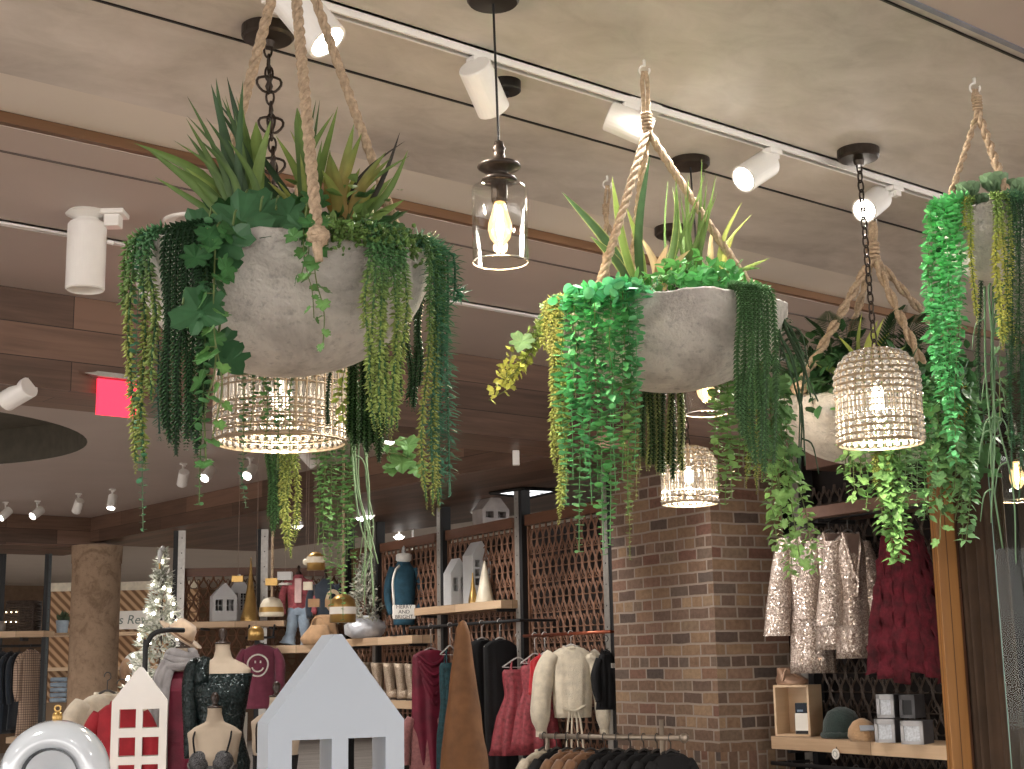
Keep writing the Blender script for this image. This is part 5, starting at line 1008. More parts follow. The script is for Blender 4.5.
# dark rail
garment('dress', 'wine red velvet dress draped on a hanger left of the bronze cone tree', 'dress', at_rail(431, 650, -.34), RZW+.1, .38, 1.15, WINE, rail=(WA, zrD), folds=4, amp=.16, flare=.55, depth=.1, neck=False, hang=CLEARH)
d_ = [o for o in COL.objects if o.name.startswith('dress')][-1]
m = MB()
for k in range(5): m.tube(smoothpath([(-.16+.01*k, -.06, -.04-.05*k), (-.02, -.1, -.13-.085*k), (.15-.02*k, -.06, -.03-.07*k)], 14)+np.array([0, .02, 0]), .02, 7)
m.build('draped_cowl', WINE, d_, smooth=True)
garment('dress', 'teal feathered dress between the wine velvet and the bronze cone', 'dress', at_rail(450, 648, -.34), RZW+.2, .24, 1.25, TEALV, 'strap', rail=(WA, zrD), depth=.07, flare=1.0, folds=9, amp=.14, hang=CLEARH)
garment('dress', 'long black dress just right of the bronze cone tree', 'dress', at_rail(482, 640, -.34), RZW+.1, .34, 1.35, BLKC, depth=.08, rail=(WA, zrD), folds=6, amp=.1, flare=.9, hang=CLEARH, group='black dresses')
garment('dress', 'long black dress next to the steel upright, right of its twin', 'dress', at_rail(500, 640, -.34), RZW, .32, 1.3, BLKC, depth=.07, rail=(WA, zrD), folds=6, amp=.1, flare=.8, hang=CLEARH, group='black dresses')
tg = MB(); tg.box((.05, -.09, -.2), (.02, .003, .09)); tg.build('price_tag', CARD, [o for o in COL.objects if o.name.startswith('dress')][-2])
garment('cardigan', 'dusty pink striped cardigan low left of the velvet dress', 'cardigan', at_rail(424, 712, -.42), RZW-.3, .26, .6, PINKS, depth=.06, folds=5, amp=.1, flare=1.1, sleeves=(.45, .05, 0))
# right bay
def jacket(label, px, py, n, rz, w, h, ln):
    """open fronted sequin jacket: shoulders, flat body in two fronts and wide straight sleeves"""
    s, z = wpx(px, py, n); r = thing('sequin_jacket', label, 'jacket', W(s, n, z), RZW+rz, 'sequin jackets'); sh = w/2
    m = MB(); loft(m, dense([(0, 0, 0, sh*.3, .035), (0, 0, -.02, sh*.62, .05), (0, 0, -.06, sh*.9, .06), (0, 0, -.25*h, sh*.82, .075), (0, 0, -.55*h, sh*.84, .08), (0, 0, -h, sh*1.0, .09)], 22), 56, wave(5, .06, ln), 2.4); m.build('body', SEQ, r, smooth=True)
    for sx in (-1, 1):
        q = smoothpath([(sx*sh*.82, 0, -.05), (sx*sh*1.12, 0, -.2), (sx*sh*1.3, -.02, -.45*h), (sx*sh*1.5, -.03, -.74*h)], 20); k = np.linspace(0, 1, 20); m = MB(); a = np.arange(24)*2*PI/24
        V = [q[i]+np.stack([np.cos(a)*(.055+.03*k[i])*(1+.08*np.sin(3*a+i*.3)), np.sin(a)*(.04+.015*k[i]), np.zeros(24)], 1) for i in range(20)]
        m.add(np.concatenate(V), [(i*24+j, i*24+(j+1) % 24, (i+1)*24+(j+1) % 24, (i+1)*24+j) for i in range(19) for j in range(24)]); m.build('sleeve', SEQ, r, smooth=True)
    for sx in (-1, 1): m = MB(); m.tube(smoothpath([(sx*.05, -.03, .0), (sx*.04, -.07, -.14*h), (sx*.004, -.085, -.36*h)], 12), [.012]*12, 6); m.build('lapel', SEQ, r, smooth=True)
    m = MB(); m.prism([(-.045, -.01), (.045, -.01), (0, -.35*h)], .02, (0, -.06, 0)); m.build('neckline_inset', mat('mauve brown lining', S(112, 92, 84), .9), r)  # mauve brown wedge filling the open neckline
    m = MB(); m.tube(smoothpath([(-.03, -.09, -.36*h), (.0, -.105, -.39*h), (-.01, -.1, -.52*h)], 8), .011, 6); m.ball((0, -.1, -.37*h), .018); m.build('sash', SEQ, r, smooth=True)
    hanger_part(r, w*.9, .0, HANG, zrR-z, PI/2-A10); return r
jacket('champagne sequin wrap jacket at the front, nearest the brick pillar', 805, 530, .12, -.45, .29, .9, 1)
jacket('champagne sequin jacket in the middle of the three', 829, 533, .12, -.35, .24, .72, 2)
jacket('champagne sequin jacket farthest right of the three, beside the wine tulle dress', 848, 533, .12, -.3, .22, .76, 3)
sD, zD = wpx(900, 534, .12)
g_ = thing('dress', 'burgundy ruffled tulle dress hanging in the right bay beside the oak post', 'dress', W(sD, .12, zD), RZW-.05)
m = MB(); loft(m, dense([(0, 0, .04, .07, .05), (0, 0, -.03, .13, .08), (0, 0, -.2, .15, .1), (0, 0, -.5, .215, .13), (0, 0, -.8, .24, .14)], 18), 60, wave(11, .1, 1, .6), 2.2); m.build('lining', TULLE, g_, smooth=True)
for k in range(9):                                                  # falling ruffles
    a = -PI/2+(k-4)*.34; m = MB(); n = 18; zz = np.linspace(.02, -.8-.03*(k % 3), n); V = []
    for i, z in enumerate(zz):
        t = i/(n-1); rx, ry = .1+.165*t**.7, .07+.1*t**.7; w = .035+.05*t
        for s in (-1, 0, 1): aa = a+s*w/max(rx, .05)*.6; ex = 1.06+.1*math.sin(i*1.9+k*2)+(.1 if s else .0); V.append((rx*ex*math.cos(aa), ry*ex*math.sin(aa), z+.012*math.sin(i*2.7+k)*s))
    m.add(V, [(i*3+j, i*3+j+1, i*3+j+4, i*3+j+3) for i in range(n-1) for j in range(2)]); m.build('ruffle', TULLE, g_, smooth=True, solid=.003)
hanger_part(g_, .3, .02, HANG, zrR-zD-.02, WA)
# dark clothes under the pine shelf (only their shoulders show)
for k in range(7):
    x = 790+k*22; s, z = wpx(x, 770, .1); garment('shirt', f'dark shirt hung under the pine shelf, {["left end of the row", "second from the left end", "third from the left end", "middle of the row", "third from the right end", "second from the right end", "right end of the row"][k]}', 'shirt', W(s, .1, z-.03), RZW+.1, .36, .5, BLKC, depth=.05, rail=(WA, zrL), group='dark shirts under the pine shelf')
# front rack
dR = 8.2
a_, b_ = atd(540, 737, dR+.5), atd(684, 737, dR); a_[2] = b_[2] = (a_[2]+b_[2])/2; L = float(np.linalg.norm((b_-a_)[:2])); rzk = math.atan2(b_[1]-a_[1], b_[0]-a_[0]); cM = (a_+b_)/2
r = thing('garment_rack', 'floor rack with grey pipe rail full of dark and brown clothes before the brick pillar', 'garment rack', (cM[0], cM[1], 0), rzk); zr = cM[2]
PIPE = mat('grey pipe', S(150, 138, 124), .4, metal=.5)
MB().tube([(-L/2, 0, zr), (L/2, 0, zr)], .016, 10).build('rail', PIPE, r, smooth=True)
m = MB(); m.ball((L/2, 0, zr), .028); m.build('end_cap', PIPE, r, smooth=True)
for x in (-L/2+.05, L/2-.14): MB().tube([(x, 0, .03), (x, 0, zr+(.1 if x > 0 else 0))], .014, 8).build('post', PIPE, r, smooth=True)
MB().box((0, 0, .03), (L, .5, .04)).build('base', CHARC, r)
BRN = cloth('camel brown cloth', S(128, 92, 64)); cols = [(-.47, CREAM, 'cream coat at the left end of the floor rack'), (-.38, BLKC, 'black coat second from the left on the floor rack'), (-.30, BRN, 'camel coat left of the other camel coats on the floor rack'), (-.22, BRN, 'camel coat in the middle of the camel coats on the floor rack'), (-.14, BRN, 'camel coat right of the other camel coats on the floor rack')]+[(-.04+.09*k, BLKC, f'black coat on the floor rack, {q}') for k, q in enumerate(('next to the camel coats', 'second from the camel coats', 'third from the camel coats', 'third from the right end', 'second from the right end', 'at the right end'))]
cx_r, sx_r = math.cos(rzk), math.sin(rzk)
for u, mt, lb in cols: garment('coat', lb, 'coat', (cM[0]+cx_r*u*L, cM[1]+sx_r*u*L, zr-.085), rzk+1.35, .38, .9, mt, rail=(rzk, zr), group='coats on the floor rack', sleeves=(.6, .035, .0), folds=5, amp=.06, depth=.035)
# ------------------------------------------------------------------ goods on the shelves
WHITEW = mat('white painted wood', S(194, 194, 194), .55, var=.04); GOLD = mat('brushed gold', S(176, 142, 84), .35, metal=.75, var=.15); CREAMW = mat('cream glaze', S(224, 214, 192), .4)
def text_mesh(body, size, loc, parent, mt, name='lettering', rot=(PI/2, 0, 0), italic=0, ext=.0008, sx=1.0):
    c = bpy.data.curves.new('t', 'FONT'); c.body = body; c.size = size; c.extrude = ext; c.align_x = 'CENTER'; c.align_y = 'CENTER'; c.shear = italic; c.space_line = .95
    t = bpy.data.objects.new('t', c); COL.objects.link(t); dg = bpy.context.evaluated_depsgraph_get(); me = bpy.data.meshes.new_from_object(t.evaluated_get(dg)); bpy.data.objects.remove(t)
    o = bpy.data.objects.new(name, me); me.name = name; me.materials.clear(); me.materials.append(mt); COL.objects.link(o); o.parent = parent; o.location = loc; o.rotation_euler = rot; o.scale = (sx, 1, 1); return o
def house(label, loc, rz, w, eave, apex, thick, cols, rows, wins, mt, group=None, roofcap=None, back=False, cat='house ornament'):
    """gabled house with real window openings. cols: list of (x0,x1); rows: list of (z0,z1) counted from the foot"""
    r = thing('house_ornament', label, cat, loc, rz, group); m = MB()
    xs = [-w/2]+[v for c in cols for v in c]+[w/2]
    for k in range(0, len(xs), 2): m.box(((xs[k]+xs[k+1])/2, 0, eave/2), (xs[k+1]-xs[k], thick, eave))
    zs = [0]+[v for c in rows for v in c]+[eave]
    for c in cols:
        for k in range(0, len(zs), 2): m.box(((c[0]+c[1])/2, 0, (zs[k]+zs[k+1])/2), (c[1]-c[0], thick-.0006, zs[k+1]-zs[k]))
    m.prism([(-w/2, eave), (w/2, eave), (w*.03, apex), (-w*.03, apex)], thick); m.build('house_front', mt, r)
    if wins == 'panes':
        for c in cols:
            for z in rows: m = MB(); x, zc = (c[0]+c[1])/2, (z[0]+z[1])/2; m.box((x, 0, zc), ((c[1]-c[0])*.12, thick*.5, z[1]-z[0])); m.box((x, 0, zc), (c[1]-c[0], thick*.5, (z[1]-z[0])*.08)); m.build('window_bars', mt, r)
        MB().box((0, thick*.3, eave*.5), (w*.94, .004, eave*.94)).build('dark_inside', CHARC, r)
    return r
# foreground display table with the big white houses
dT = 3.7; tz = 1.12; tc = atd(250, 769, dT)
r = thing('display_table', 'pale display table under the white houses, just below the frame', 'table', (tc[0], tc[1], 0), -YAW)
MB().box((0, .1, tz-.025), (1.7, 1.5, .05)).build('tabletop', SHELFWOOD, r, uv=True, bevel=.006)
for x in (-.78, .78):
    for y in (-.55, .75): MB().box((x, y, (tz-.05)/2), (.07, .07, tz-.05)).build('leg', SHELFWOOD, r, uv='z')
BLUEW = mat('cool white lacquer', S(160, 169, 180), .45, var=.02, scale=3)
dH = 3.25; pH = atd(331, 769, dH); w_ = px_(140, dH)
zap, zev = atd(338, 634, dH)[2]-tz, atd(338, 721, dH)[2]-tz; wt = atd(338, 738, dH)[2]-tz; k_ = px_(1, dH)
house('large white gabled house with two window openings, at bottom centre', (pH[0], pH[1], tz), -YAW+.42, w_, zev, zap, .095, [(-w_*.33, -w_*.04), (w_*.08, w_*.36)], [(wt-.15, wt)], None, BLUEW)
dS = 4.0; pS = atd(138, 769, dS); w_ = px_(54, dS); zap, zev = atd(140, 667, dS)[2]-tz, atd(140, 701, dS)[2]-tz
rows = [(atd(140, b, dS)[2]-tz, atd(140, t, dS)[2]-tz) for t, b in ((820, 840), (792, 811), (764, 783), (737, 756), (709, 728))]; rows = [q for q in rows if q[0] > .01]
house('small tall white gabled house with a grid of window openings, at bottom left', (pS[0], pS[1], tz), -YAW+.22, w_, zev, zap, .06, [(-w_*.36, -w_*.06), (w_*.06, w_*.36)], rows, None, WHITEW)
# pale glass disc ornament
dO = 2.9; pO = atd(55, 775, dO); R_ = px_(54, dO)
r = thing('disc_ornament', 'big pearly white disc ornament with hollow middle and gold cap at bottom left', 'ornament', (pO[0], pO[1], pO[2]), -YAW+.12)
m = MB(); m.lathe([(1e-6, -.002), (R_*.2, -.004), (R_*.38, -.022), (R_*.55, -.058), (R_*.84, -.052), (R_*.97, -.024), (R_, 0), (R_*.97, .024), (R_*.84, .052), (R_*.62, .062), (R_*.4, .044), (1e-6, .02)], 64, R=rotx(-PI/2)@np.diag([1, 1, -1.0])); m.build('glass_disc', mat('pearl white glass', S(186, 192, 198), .16, var=.1, scale=4, coat=.8, spec=.6), r, smooth=True)
m = MB(); m.lathe([(1e-6, .0), (R_*.3, .006), (R_*.42, .034), (R_*.52, .058)][::-1], 40, (0, -.004, 0), R=rotx(PI/2)@np.diag([1, 1, 1.0]), cap0=False); m.build('dark_hollow', mat('dark reflection glass', S(52, 54, 57), .1, var=.5, scale=9, spec=.7), r, smooth=True)  # dark insert, colour stands for the dark reflections in the concave middle
m = MB(); m.lathe([(.009, R_-.006), (.0105, R_+.004), (.0095, R_+.012), (.005, R_+.016), (1e-6, R_+.016)], 18); m.build('gold_cap', GOLD, r, smooth=True)
m = MB(); m.tube([(0.006*math.cos(t), 0, R_+.022+.006*math.sin(t)) for t in np.linspace(0, 2*PI, 15)], .002, 5, closed=True, cap=False); m.build('ring', GOLD, r)
zb = tz-pO[2]; m = MB(); m.box((0, 0, zb+.012), (.16, .1, .024)); m.box((-.07, 0, (zb-R_*.75)/2-.0+.0), (.018, .03, abs(zb+R_*.75))); m.box((.07, 0, (zb-R_*.75)/2), (.018, .03, abs(zb+R_*.75))); m.build('stand', WHITEW, r)
# bronze cone tree
dK = 4.1; pK = atd(464, 769, dK); ht = atd(464, 621, dK)[2]-tz
r = thing('cone_tree', 'tall bronze brown velvet cone tree in front of the dresses', 'cone tree', (pK[0]-.0, pK[1], tz), -YAW)
zz = np.linspace(0, ht, 26); base = px_(20, dK)/(148*px_(1, dK))*ht*.98
m = MB(); m.lathe([(base*(1-z/ht)*(1+.02*math.sin(z*60))+.016 if z < ht-.004 else .010, z) for z in zz]+[(1e-6, ht+.004)], 40, wob=lambda a, k: .02*np.sin(a*3+k*.9)); m.build('cone', mat('bronze velvet', S(88, 60, 37), .65, var=.25, scale=18, sheen=0, spec=.2, bump=.3, bscale=40), r, smooth=True)
# ---------------------------------------------------------------- mannequins
SKIN = mat('cream mannequin linen', S(188, 172, 152), .8, var=.06); DWOOD = mat('dark turned wood', S(52, 38, 30), .4)
def bust(label, nx, ny, d, w, rz, legs=True, skin=None, finial=True, name='mannequin', cat='mannequin', floorz=0.0, scale_z=1.0):
    p = atd(nx, ny, d); r = thing(name, label, cat, (p[0], p[1], p[2]), -YAW+rz); z = scale_z
    m = MB(); loft(m, dense([(0, 0, -2.35*w*z, .38*w, .26*w), (0, .02*w, -2.0*w*z, .46*w, .3*w), (0, 0, -1.5*w*z, .33*w, .22*w), (0, -.02*w, -1.1*w*z, .38*w, .25*w), (0, -.05*w, -.85*w*z, .42*w, .29*w), (0, 0, -.62*w, .45*w, .24*w), (0, .02*w, -.43*w, .49*w, .19*w), (0, .02*w, -.33*w, .36*w, .16*w), (0, .01*w, -.24*w, .16*w, .145*w), (0, -.01*w, -.1*w, .125*w, .125*w), (0, -.02*w, 0, .125*w, .125*w)], 44), 40, None, 2.2)
    m.build('torso', skin or SKIN, r, smooth=True)
    m = MB(); m.lathe([(.135*w, .0), (.135*w, .025*w), (.06*w, .04*w), (.04*w, .08*w), (.075*w, .15*w), (.07*w, .22*w), (.03*w, .27*w), (1e-6, .28*w)], 20, (0, -.02*w, 0)); m.build('neck_finial', DWOOD, r, smooth=True)
    zf = floorz-p[2]; m = MB(); m.tube([(0, 0, -2.3*w*z), (0, 0, zf+.02)], .016, 10); m.lathe([(.16, zf), (.16, zf+.012), (.03, zf+.03), (1e-6, zf+.03)], 28); m.build('stand', CHARC, r, smooth=False); return r
def bodice(r, w, z0, z1, mt, name='bodice', grow=1.06, fold=None, sz=1.0):
    """garment shell following the torso between two heights (in shoulder widths below the neck top)"""
    prof = [(-2.35, .4, .28, .0), (-2.0, .46, .3, .02), (-1.5, .33, .22, 0), (-1.1, .38, .25, -.02), (-.85, .42, .29, -.05), (-.62, .45, .24, 0), (-.43, .49, .19, .02), (-.33, .36, .16, .02), (-.24, .16, .145, .01)]
    P = np.array(prof); zs = np.linspace(z0, z1, 18); m = MB(); loft(m, [(0, np.interp(z, P[:, 0], P[:, 3])*w, z*w*(sz if z < -.62 else 1), np.interp(z, P[:, 0], P[:, 1])*w*grow, np.interp(z, P[:, 0], P[:, 2])*w*grow) for z in zs], 40, fold, 2.2); return m.build(name, mt, r, smooth=True)
GLB = m_glitter('black glitter knit', S(30, 30, 32), S(110, 110, 112), 300, .4, .5); GVEL = m_glitter('dark green sequin velvet', S(5, 14, 16), S(26, 44, 44), 120, .35, .4)
d = 9.4; w = px_(56, d); r = bust('cream dress form in a charcoal sparkly bra top, in front of the dark green top', 215, 708, d, w, .0)
bodice(r, w, -1.75, -.98, GLB, 'bra_band', 1.07)
for s in (-1, 1):
    m = MB(); m.ball((s*.2*w, -.24*w, -.92*w), (.2*w, .13*w, .2*w), 18, 10); m.build('bra_cup', GLB, r, smooth=True)
    m = MB(); m.tube([(s*.2*w+.2*w*math.cos(t), -.24*w-.10*w*abs(math.sin(t)), -.92*w+.2*w*math.sin(t)) for t in np.linspace(PI*1.02, PI*1.98, 14)], .012*w*1.4, 5); m.build('bra_seam', mat('grey piping', S(130, 128, 126), .6), r)
    m = MB(); m.tube(smoothpath([(s*.28*w, -.3*w, -.76*w), (s*.33*w, -.2*w, -.5*w), (s*.3*w, .02*w, -.36*w), (s*.28*w, .2*w, -.6*w)], 14), .018*w, 6); m.build('bra_strap', BLKC, r)
d = 9.95; w = px_(58, d); r = bust('dress form in a dark green sequin top with square neckline', 223, 644, d, w, .0, skin=SKIN)
bodice(r, w, -2.3, -.5, GVEL, 'top', 1.1); 
for s in (-1,):
    m = MB(); q = smoothpath([(s*.30*w, .0, -.36*w), (s*.46*w, 0, -.42*w), (s*.52*w, -.02*w, -.75*w), (s*.5*w, -.05*w, -1.3*w), (s*.48*w, -.1*w, -1.9*w)], 20); m.tube(q, np.interp(np.linspace(0, 1, 20), [0, .2, .5, 1], [.1*w, .19*w, .17*w, .12*w]), 16); m.build('sleeve', GVEL, r, smooth=True)
    m = MB(); m.tube(smoothpath([(s*.3*w, -.2*w, -.66*w), (s*.32*w, -.14*w, -.45*w), (s*.31*w, .0, -.32*w), (s*.32*w, .16*w, -.5*w)], 14), .13*w, 12); m.build('yoke', GVEL, r, smooth=True)
d = 10.5; w = px_(46, d); r = bust('dress form in a wine dress wrapped in a long grey scarf', 182, 648, d, w, .15)
bodice(r, w, -2.35, -.5, WINE, 'dress_bodice', 1.07); m = MB(); loft(m, dense([(0, 0, -2.0*w, .5*w, .33*w), (0, 0, -2.8*w, .5*w, .36*w), (0, 0, -4.2*w, .6*w, .42*w)], 14), 48, wave(9, .08)); m.build('skirt', WINE, r, smooth=True)
GREY = cloth('grey wool scarf', S(150, 146, 146), bump=.7, bscale=140)
m = MB()
for j in range(3): m.tube([((.26+.03*j)*w*math.cos(t), (.24+.02*j)*w*math.sin(t)-.06*w, -.14*w-.1*w*j+.05*w*math.sin(t*2+j)) for t in np.linspace(0, 2*PI, 25)], .1*w, 10, closed=True, cap=False)
m.build('scarf_loop', GREY, r, smooth=True)
m = MB(); q = smoothpath([(-.2*w, -.24*w, -.25*w), (-.38*w, -.36*w, -.7*w), (-.42*w, -.4*w, -1.6*w), (-.4*w, -.42*w, -2.8*w)], 22); pr = np.stack([q+np.array([.2*w*s, .03*w*math.sin(s*9), 0]) for s in np.linspace(-1, 1, 9)], 1).reshape(-1, 3); m.add(pr, [(i*9+j, i*9+j+1, (i+1)*9+j+1, (i+1)*9+j) for i in range(21) for j in range(8)]); m.build('scarf_tail', GREY, r, smooth=True, solid=.012)
# felt hat tilted on that form
TAN = cloth('tan felt', S(196, 172, 146), bump=.1); p = atd(179, 637, 9.9); A = axis_R(cambasis(.55, .8, .15)); k = px_(1, 9.9)
r = thing('felt_hat', 'tan felt brimmed hat tilted on the form with the grey scarf', 'hat', p, 0)
m = MB(); m.lathe([(17*k, 0), (16*k, 6*k), (14*k, 13*k), (10*k, 17*k), (4*k, 15.5*k), (1e-6, 15*k)], 30, R=A, sy=.85); m.build('crown', TAN, r, smooth=True)
m = MB(); m.lathe([(14*k, -.5*k), (22*k, 0), (29*k, 2.5*k), (29*k, 3.2*k), (22*k, .8*k), (14*k, .6*k)], 40, R=A, sy=.85, cap0=False, cap1=False); m.build('brim', TAN, r, smooth=True)
m = MB(); m.lathe([(17.2*k, .5*k), (17*k, 4*k)], 30, R=A, sy=.85, cap0=False, cap1=False); m.build('hat_band', cloth('brown band', S(120, 92, 70)), r)
d = 8.9; w = px_(56, d); r = bust('bare cream dress form half hidden behind the large white house', 277, 697, d, w, -.2); bodice(r, w, -2.3, -1.0, BLKC, 'top', 1.05)
m = MB(); m.tube(smoothpath([(-.25*w, -.3*w, -.95*w), (-.3*w, -.2*w, -.5*w), (-.28*w, .05*w, -.36*w)], 10), .014*w, 6); m.build('strap', BLKC, r)
# blue sweater bust on the shelf
TEALS = cloth('teal blue sweater', S(40, 78, 96), bump=.3, sheen=0, var=.3); sB, _ = wpx(404, 637, -.1); pb = W(sB, -.1, zR2); d = dep(pb); w = px_(26, d); zt = atd(404, 556, d)[2]
r = thing('mannequin', 'small dress form in a teal blue sweater with white fluffy collar on the shelf', 'mannequin', (pb[0], pb[1], zt), -YAW+.35)
m = MB(); loft(m, dense([(0, 0, -2.6*w, .42*w, .3*w), (0, 0, -1.9*w, .4*w, .28*w), (0, -.03*w, -1.1*w, .46*w, .33*w), (0, 0, -.55*w, .5*w, .28*w), (0, 0, -.3*w, .3*w, .2*w), (0, 0, -.1*w, .2*w, .18*w)], 26), 40, wave(6, .03)); m.build('sweater', TEALS, r, smooth=True)
for s in (-1, 1): m = MB(); q = smoothpath([(s*.42*w, 0, -.42*w), (s*.62*w, -.02*w, -1.0*w), (s*.66*w, -.06*w, -1.6*w), (s*.55*w, -.16*w, -2.2*w)], 16); m.tube(q, np.linspace(.17*w, .13*w, 16), 14); m.build('sleeve', TEALS, r, smooth=True)
m = MB(); m.lathe([(.2*w, -.2*w), (.3*w, -.12*w), (.3*w, .08*w), (.24*w, .14*w), (.12*w, .14*w)], 26, wob=lambda a, k: .06*np.sin(9*a+k*2)); m.build('fluffy_collar', mat('white fluff', S(240, 238, 232), .95), r, smooth=True)
m = MB(); m.lathe([(.1*w, .1*w), (.08*w, .2*w), (.05*w, .3*w), (.07*w, .36*w), (1e-6, .46*w)], 14); m.build('neck_finial', WHITEW, r, smooth=True)
zf = zR2-zt; m = MB(); m.tube([(0, 0, -2.5*w), (0, 0, zf+.01)], .014, 8); m.lathe([(.12, zf), (.12, zf+.012), (1e-6, zf+.014)], 24); m.build('stand', CHARC, r)
# white pouch sign hanging on the sweater bust
pp = atd(404, 612, d-.25); k = px_(1, d-.25); r = thing('tote_bag', 'small white lettered bag hanging from the shoulder of the teal sweater', 'bag', pp, -YAW+.12)
MB().box((0, 0, 0), (23*k, .03, 14*k)).build('pouch', CARD, r, bevel=.008)
INK = mat('brown black ink', S(60, 50, 48), .7); text_mesh('MERRY\nAND\nBRIGHT', 5.2*k, (0, -.0165, 0), r, INK)
m = MB(); m.tube(smoothpath([(-10*k, 0, 7*k), (-11*k, .02, 30*k), (-8*k, .08, 42*k), (-4*k, .14, 47*k)], 16), .012, 6); m.build('shoulder_strap', CARD, r, smooth=True)
# ---------------------------------------------------------------- little houses and trees on the wall shelf
def on_shelf(px, n, z): s, _ = wpx(px, 600, n); return W(s, n, z)
def shelf_house(label, px, n, zshelf, wpx_, ytop, yeave, mt=WHITEW, rz=.5, base=None, place=None, rowsn=1, colsn=2, thick=.16):
    p = on_shelf(px, n, zshelf) if place is None else place; d = dep(p); w = px_(wpx_, d); za, ze = atd(px, ytop, d)[2]-p[2], atd(px, yeave, d)[2]-p[2]
    cols = [(-w*.38, -w*.08), (w*.08, w*.38)] if colsn == 2 else [(-w*.38, -w*.18), (-w*.1, w*.1), (w*.18, w*.38)]
    h0, h1 = ze*.35, ze*.92; hs = np.linspace(h0, h1, rowsn+1); rows = [(hs[i]+.12*(hs[1]-hs[0]), hs[i+1]-.12*(hs[1]-hs[0])) for i in range(rowsn)]
    return house(label, p, -YAW+rz, w, ze, za, thick, cols, rows, 'panes', mt)
shelf_house('low white house at the front left end of the wall shelf', 456, -.1, zR1, 19, 558, 573)
shelf_house('taller white house behind the low one on the wall shelf', 477, .0, zR1, 20, 541, 555, rowsn=3, thick=.2)
shelf_house('grey white house high on top of the rust screens', 492, .12, LZ+.09, 30, 493, 510, mat('grey lantern house', S(150, 142, 138), .6), rowsn=1, thick=.2)
def cone(label, px, n, zs, rpx, ytop, mt, place=None, bulge=False, name='cone_tree'):
    p = on_shelf(px, n, zs) if place is None else place; d = dep(p); R = px_(rpx, d); h = atd(px, ytop, d)[2]-p[2]; r = thing(name, label, 'cone tree', p, 0)
    pr = [(R, 0), (R*1.02, h*.05)]+[(R*(1-t)**(1.5 if bulge else 1)+.006, h*t) for t in np.linspace(.12, .98, 12)]+[(1e-6, h)]
    m = MB(); m.lathe(pr, 24, wob=lambda a, k: .03*np.sin(a*5+k)); m.build('cone', mt, r, smooth=True); m = MB(); m.lathe([(R*1.08, 0), (R*1.08, .012), (R*.9, .02)], 24); m.build('foot', mt, r); return r
cone('small gold glass tree between the two white houses and the cream cone', 473, -.16, zR1, 4.5, 572, GOLD, bulge=True)
cone('cream knitted cone tree at the right of the house shelf', 485, -.08, zR1, 9, 560, CREAMW)
# flocked tree in silver wrap
def conifer(label, p, h, R, nt, c, tip, lights=0, trunk=.1, sc=1.0, seed=3, lightc=(1, .93, .8, 1)):
    g = np.random.default_rng(seed); r = thing('christmas_tree', label, 'christmas tree', p, 0); m = MB(); m.tube([(0, 0, 0), (0, 0, h*.97)], np.array([.02, .008])*sc, 6); m.build('trunk', DWOOD, r)
    mb = MB(); P = []; D = []
    for i in range(nt):
        t = g.uniform(0, 1)**.75; t = 1-t; z = trunk*h+t*(1-trunk)*h; rad = R*(1-t)*g.uniform(.55, 1.05)+.01; a = g.uniform(0, 2*PI); b = np.array([math.cos(a)*rad, math.sin(a)*rad, z]); o = np.array([math.cos(a), math.sin(a), g.uniform(-.1, .5)])
        for j in range(7): P.append(b-o*.05*sc*g.uniform(0, 1)); D.append(o+g.normal(0, .55, 3))
    P, D = np.array(P), np.array(D); n = len(P); w = g.uniform(0, 1, (n, 1))**1.2; leaves(mb, T_LANCE, P, D, g.normal(0, 1, (n, 3)), .016*sc, .06*sc*g.uniform(.7, 1.2, n), lin(c)*(1-w)+lin(tip)*w); mb.build('needled_branches', LEAF, r)
    for k in range(lights):
        t = 1-g.uniform(0, 1)**.7; rad = R*(1-t)*1.0+.012; a = -g.uniform(.0, 1)*PI-YAW; m = MB(); m.ball((math.cos(a)*rad, math.sin(a)*rad, trunk*h+t*(1-trunk)*h), .012*sc, 6, 4); m.build('fairy_light', _mc.setdefault('fl', _mc.get('fl') or m_emit('fairy light', lightc, 14)), r)
    return r
pt = on_shelf(368, -.08, zR2); dt = dep(pt); conifer('snowy flocked little fir in a silver wrapped pot on the wall shelf', pt, atd(368, 550, dt)[2]-zR2, px_(27, dt), 190, (96, 104, 84), (222, 218, 206), 0, .2, 1.25, 5)
m = MB(); h = px_(22, dt); m.lathe([(h*.7, 0), (h*1.0, h*.2), (h*1.05, h*.6), (h*.7, h*.85), (h*.8, h)], 30, wob=lambda a, k: .1*np.sin(a*7+k*2)); m.build('silver_wrap', mat('silver foil', S(206, 208, 214), .3, metal=.15, var=.2), [o for o in COL.objects if o.name.startswith('christmas_tree')][0], smooth=True)
pt = atd(160, 660, 11.2); conifer('tall slim lit christmas tree white with frost left of the felt hat', (pt[0], pt[1], 0), atd(160, 549, 11.2)[2], .36*1.45, 1100, (124, 130, 112), (240, 238, 230), 90, .12, 1.0, 8)
p = atd(160, 556, 11.2); r = thing('tree_topper', 'small pale bird shaped topper on the lit christmas tree', 'tree topper', p); m = MB(); m.ball((0, 0, 0), (.02, .02, .06), 10, 8); m.ball((.02, 0, .06), .02, 8, 6); m.build('body', WHITEW, r, smooth=True); MB().tube([(0, 0, -.1), (0, 0, -.03)], .008, 6).build('clip', GOLD, r)
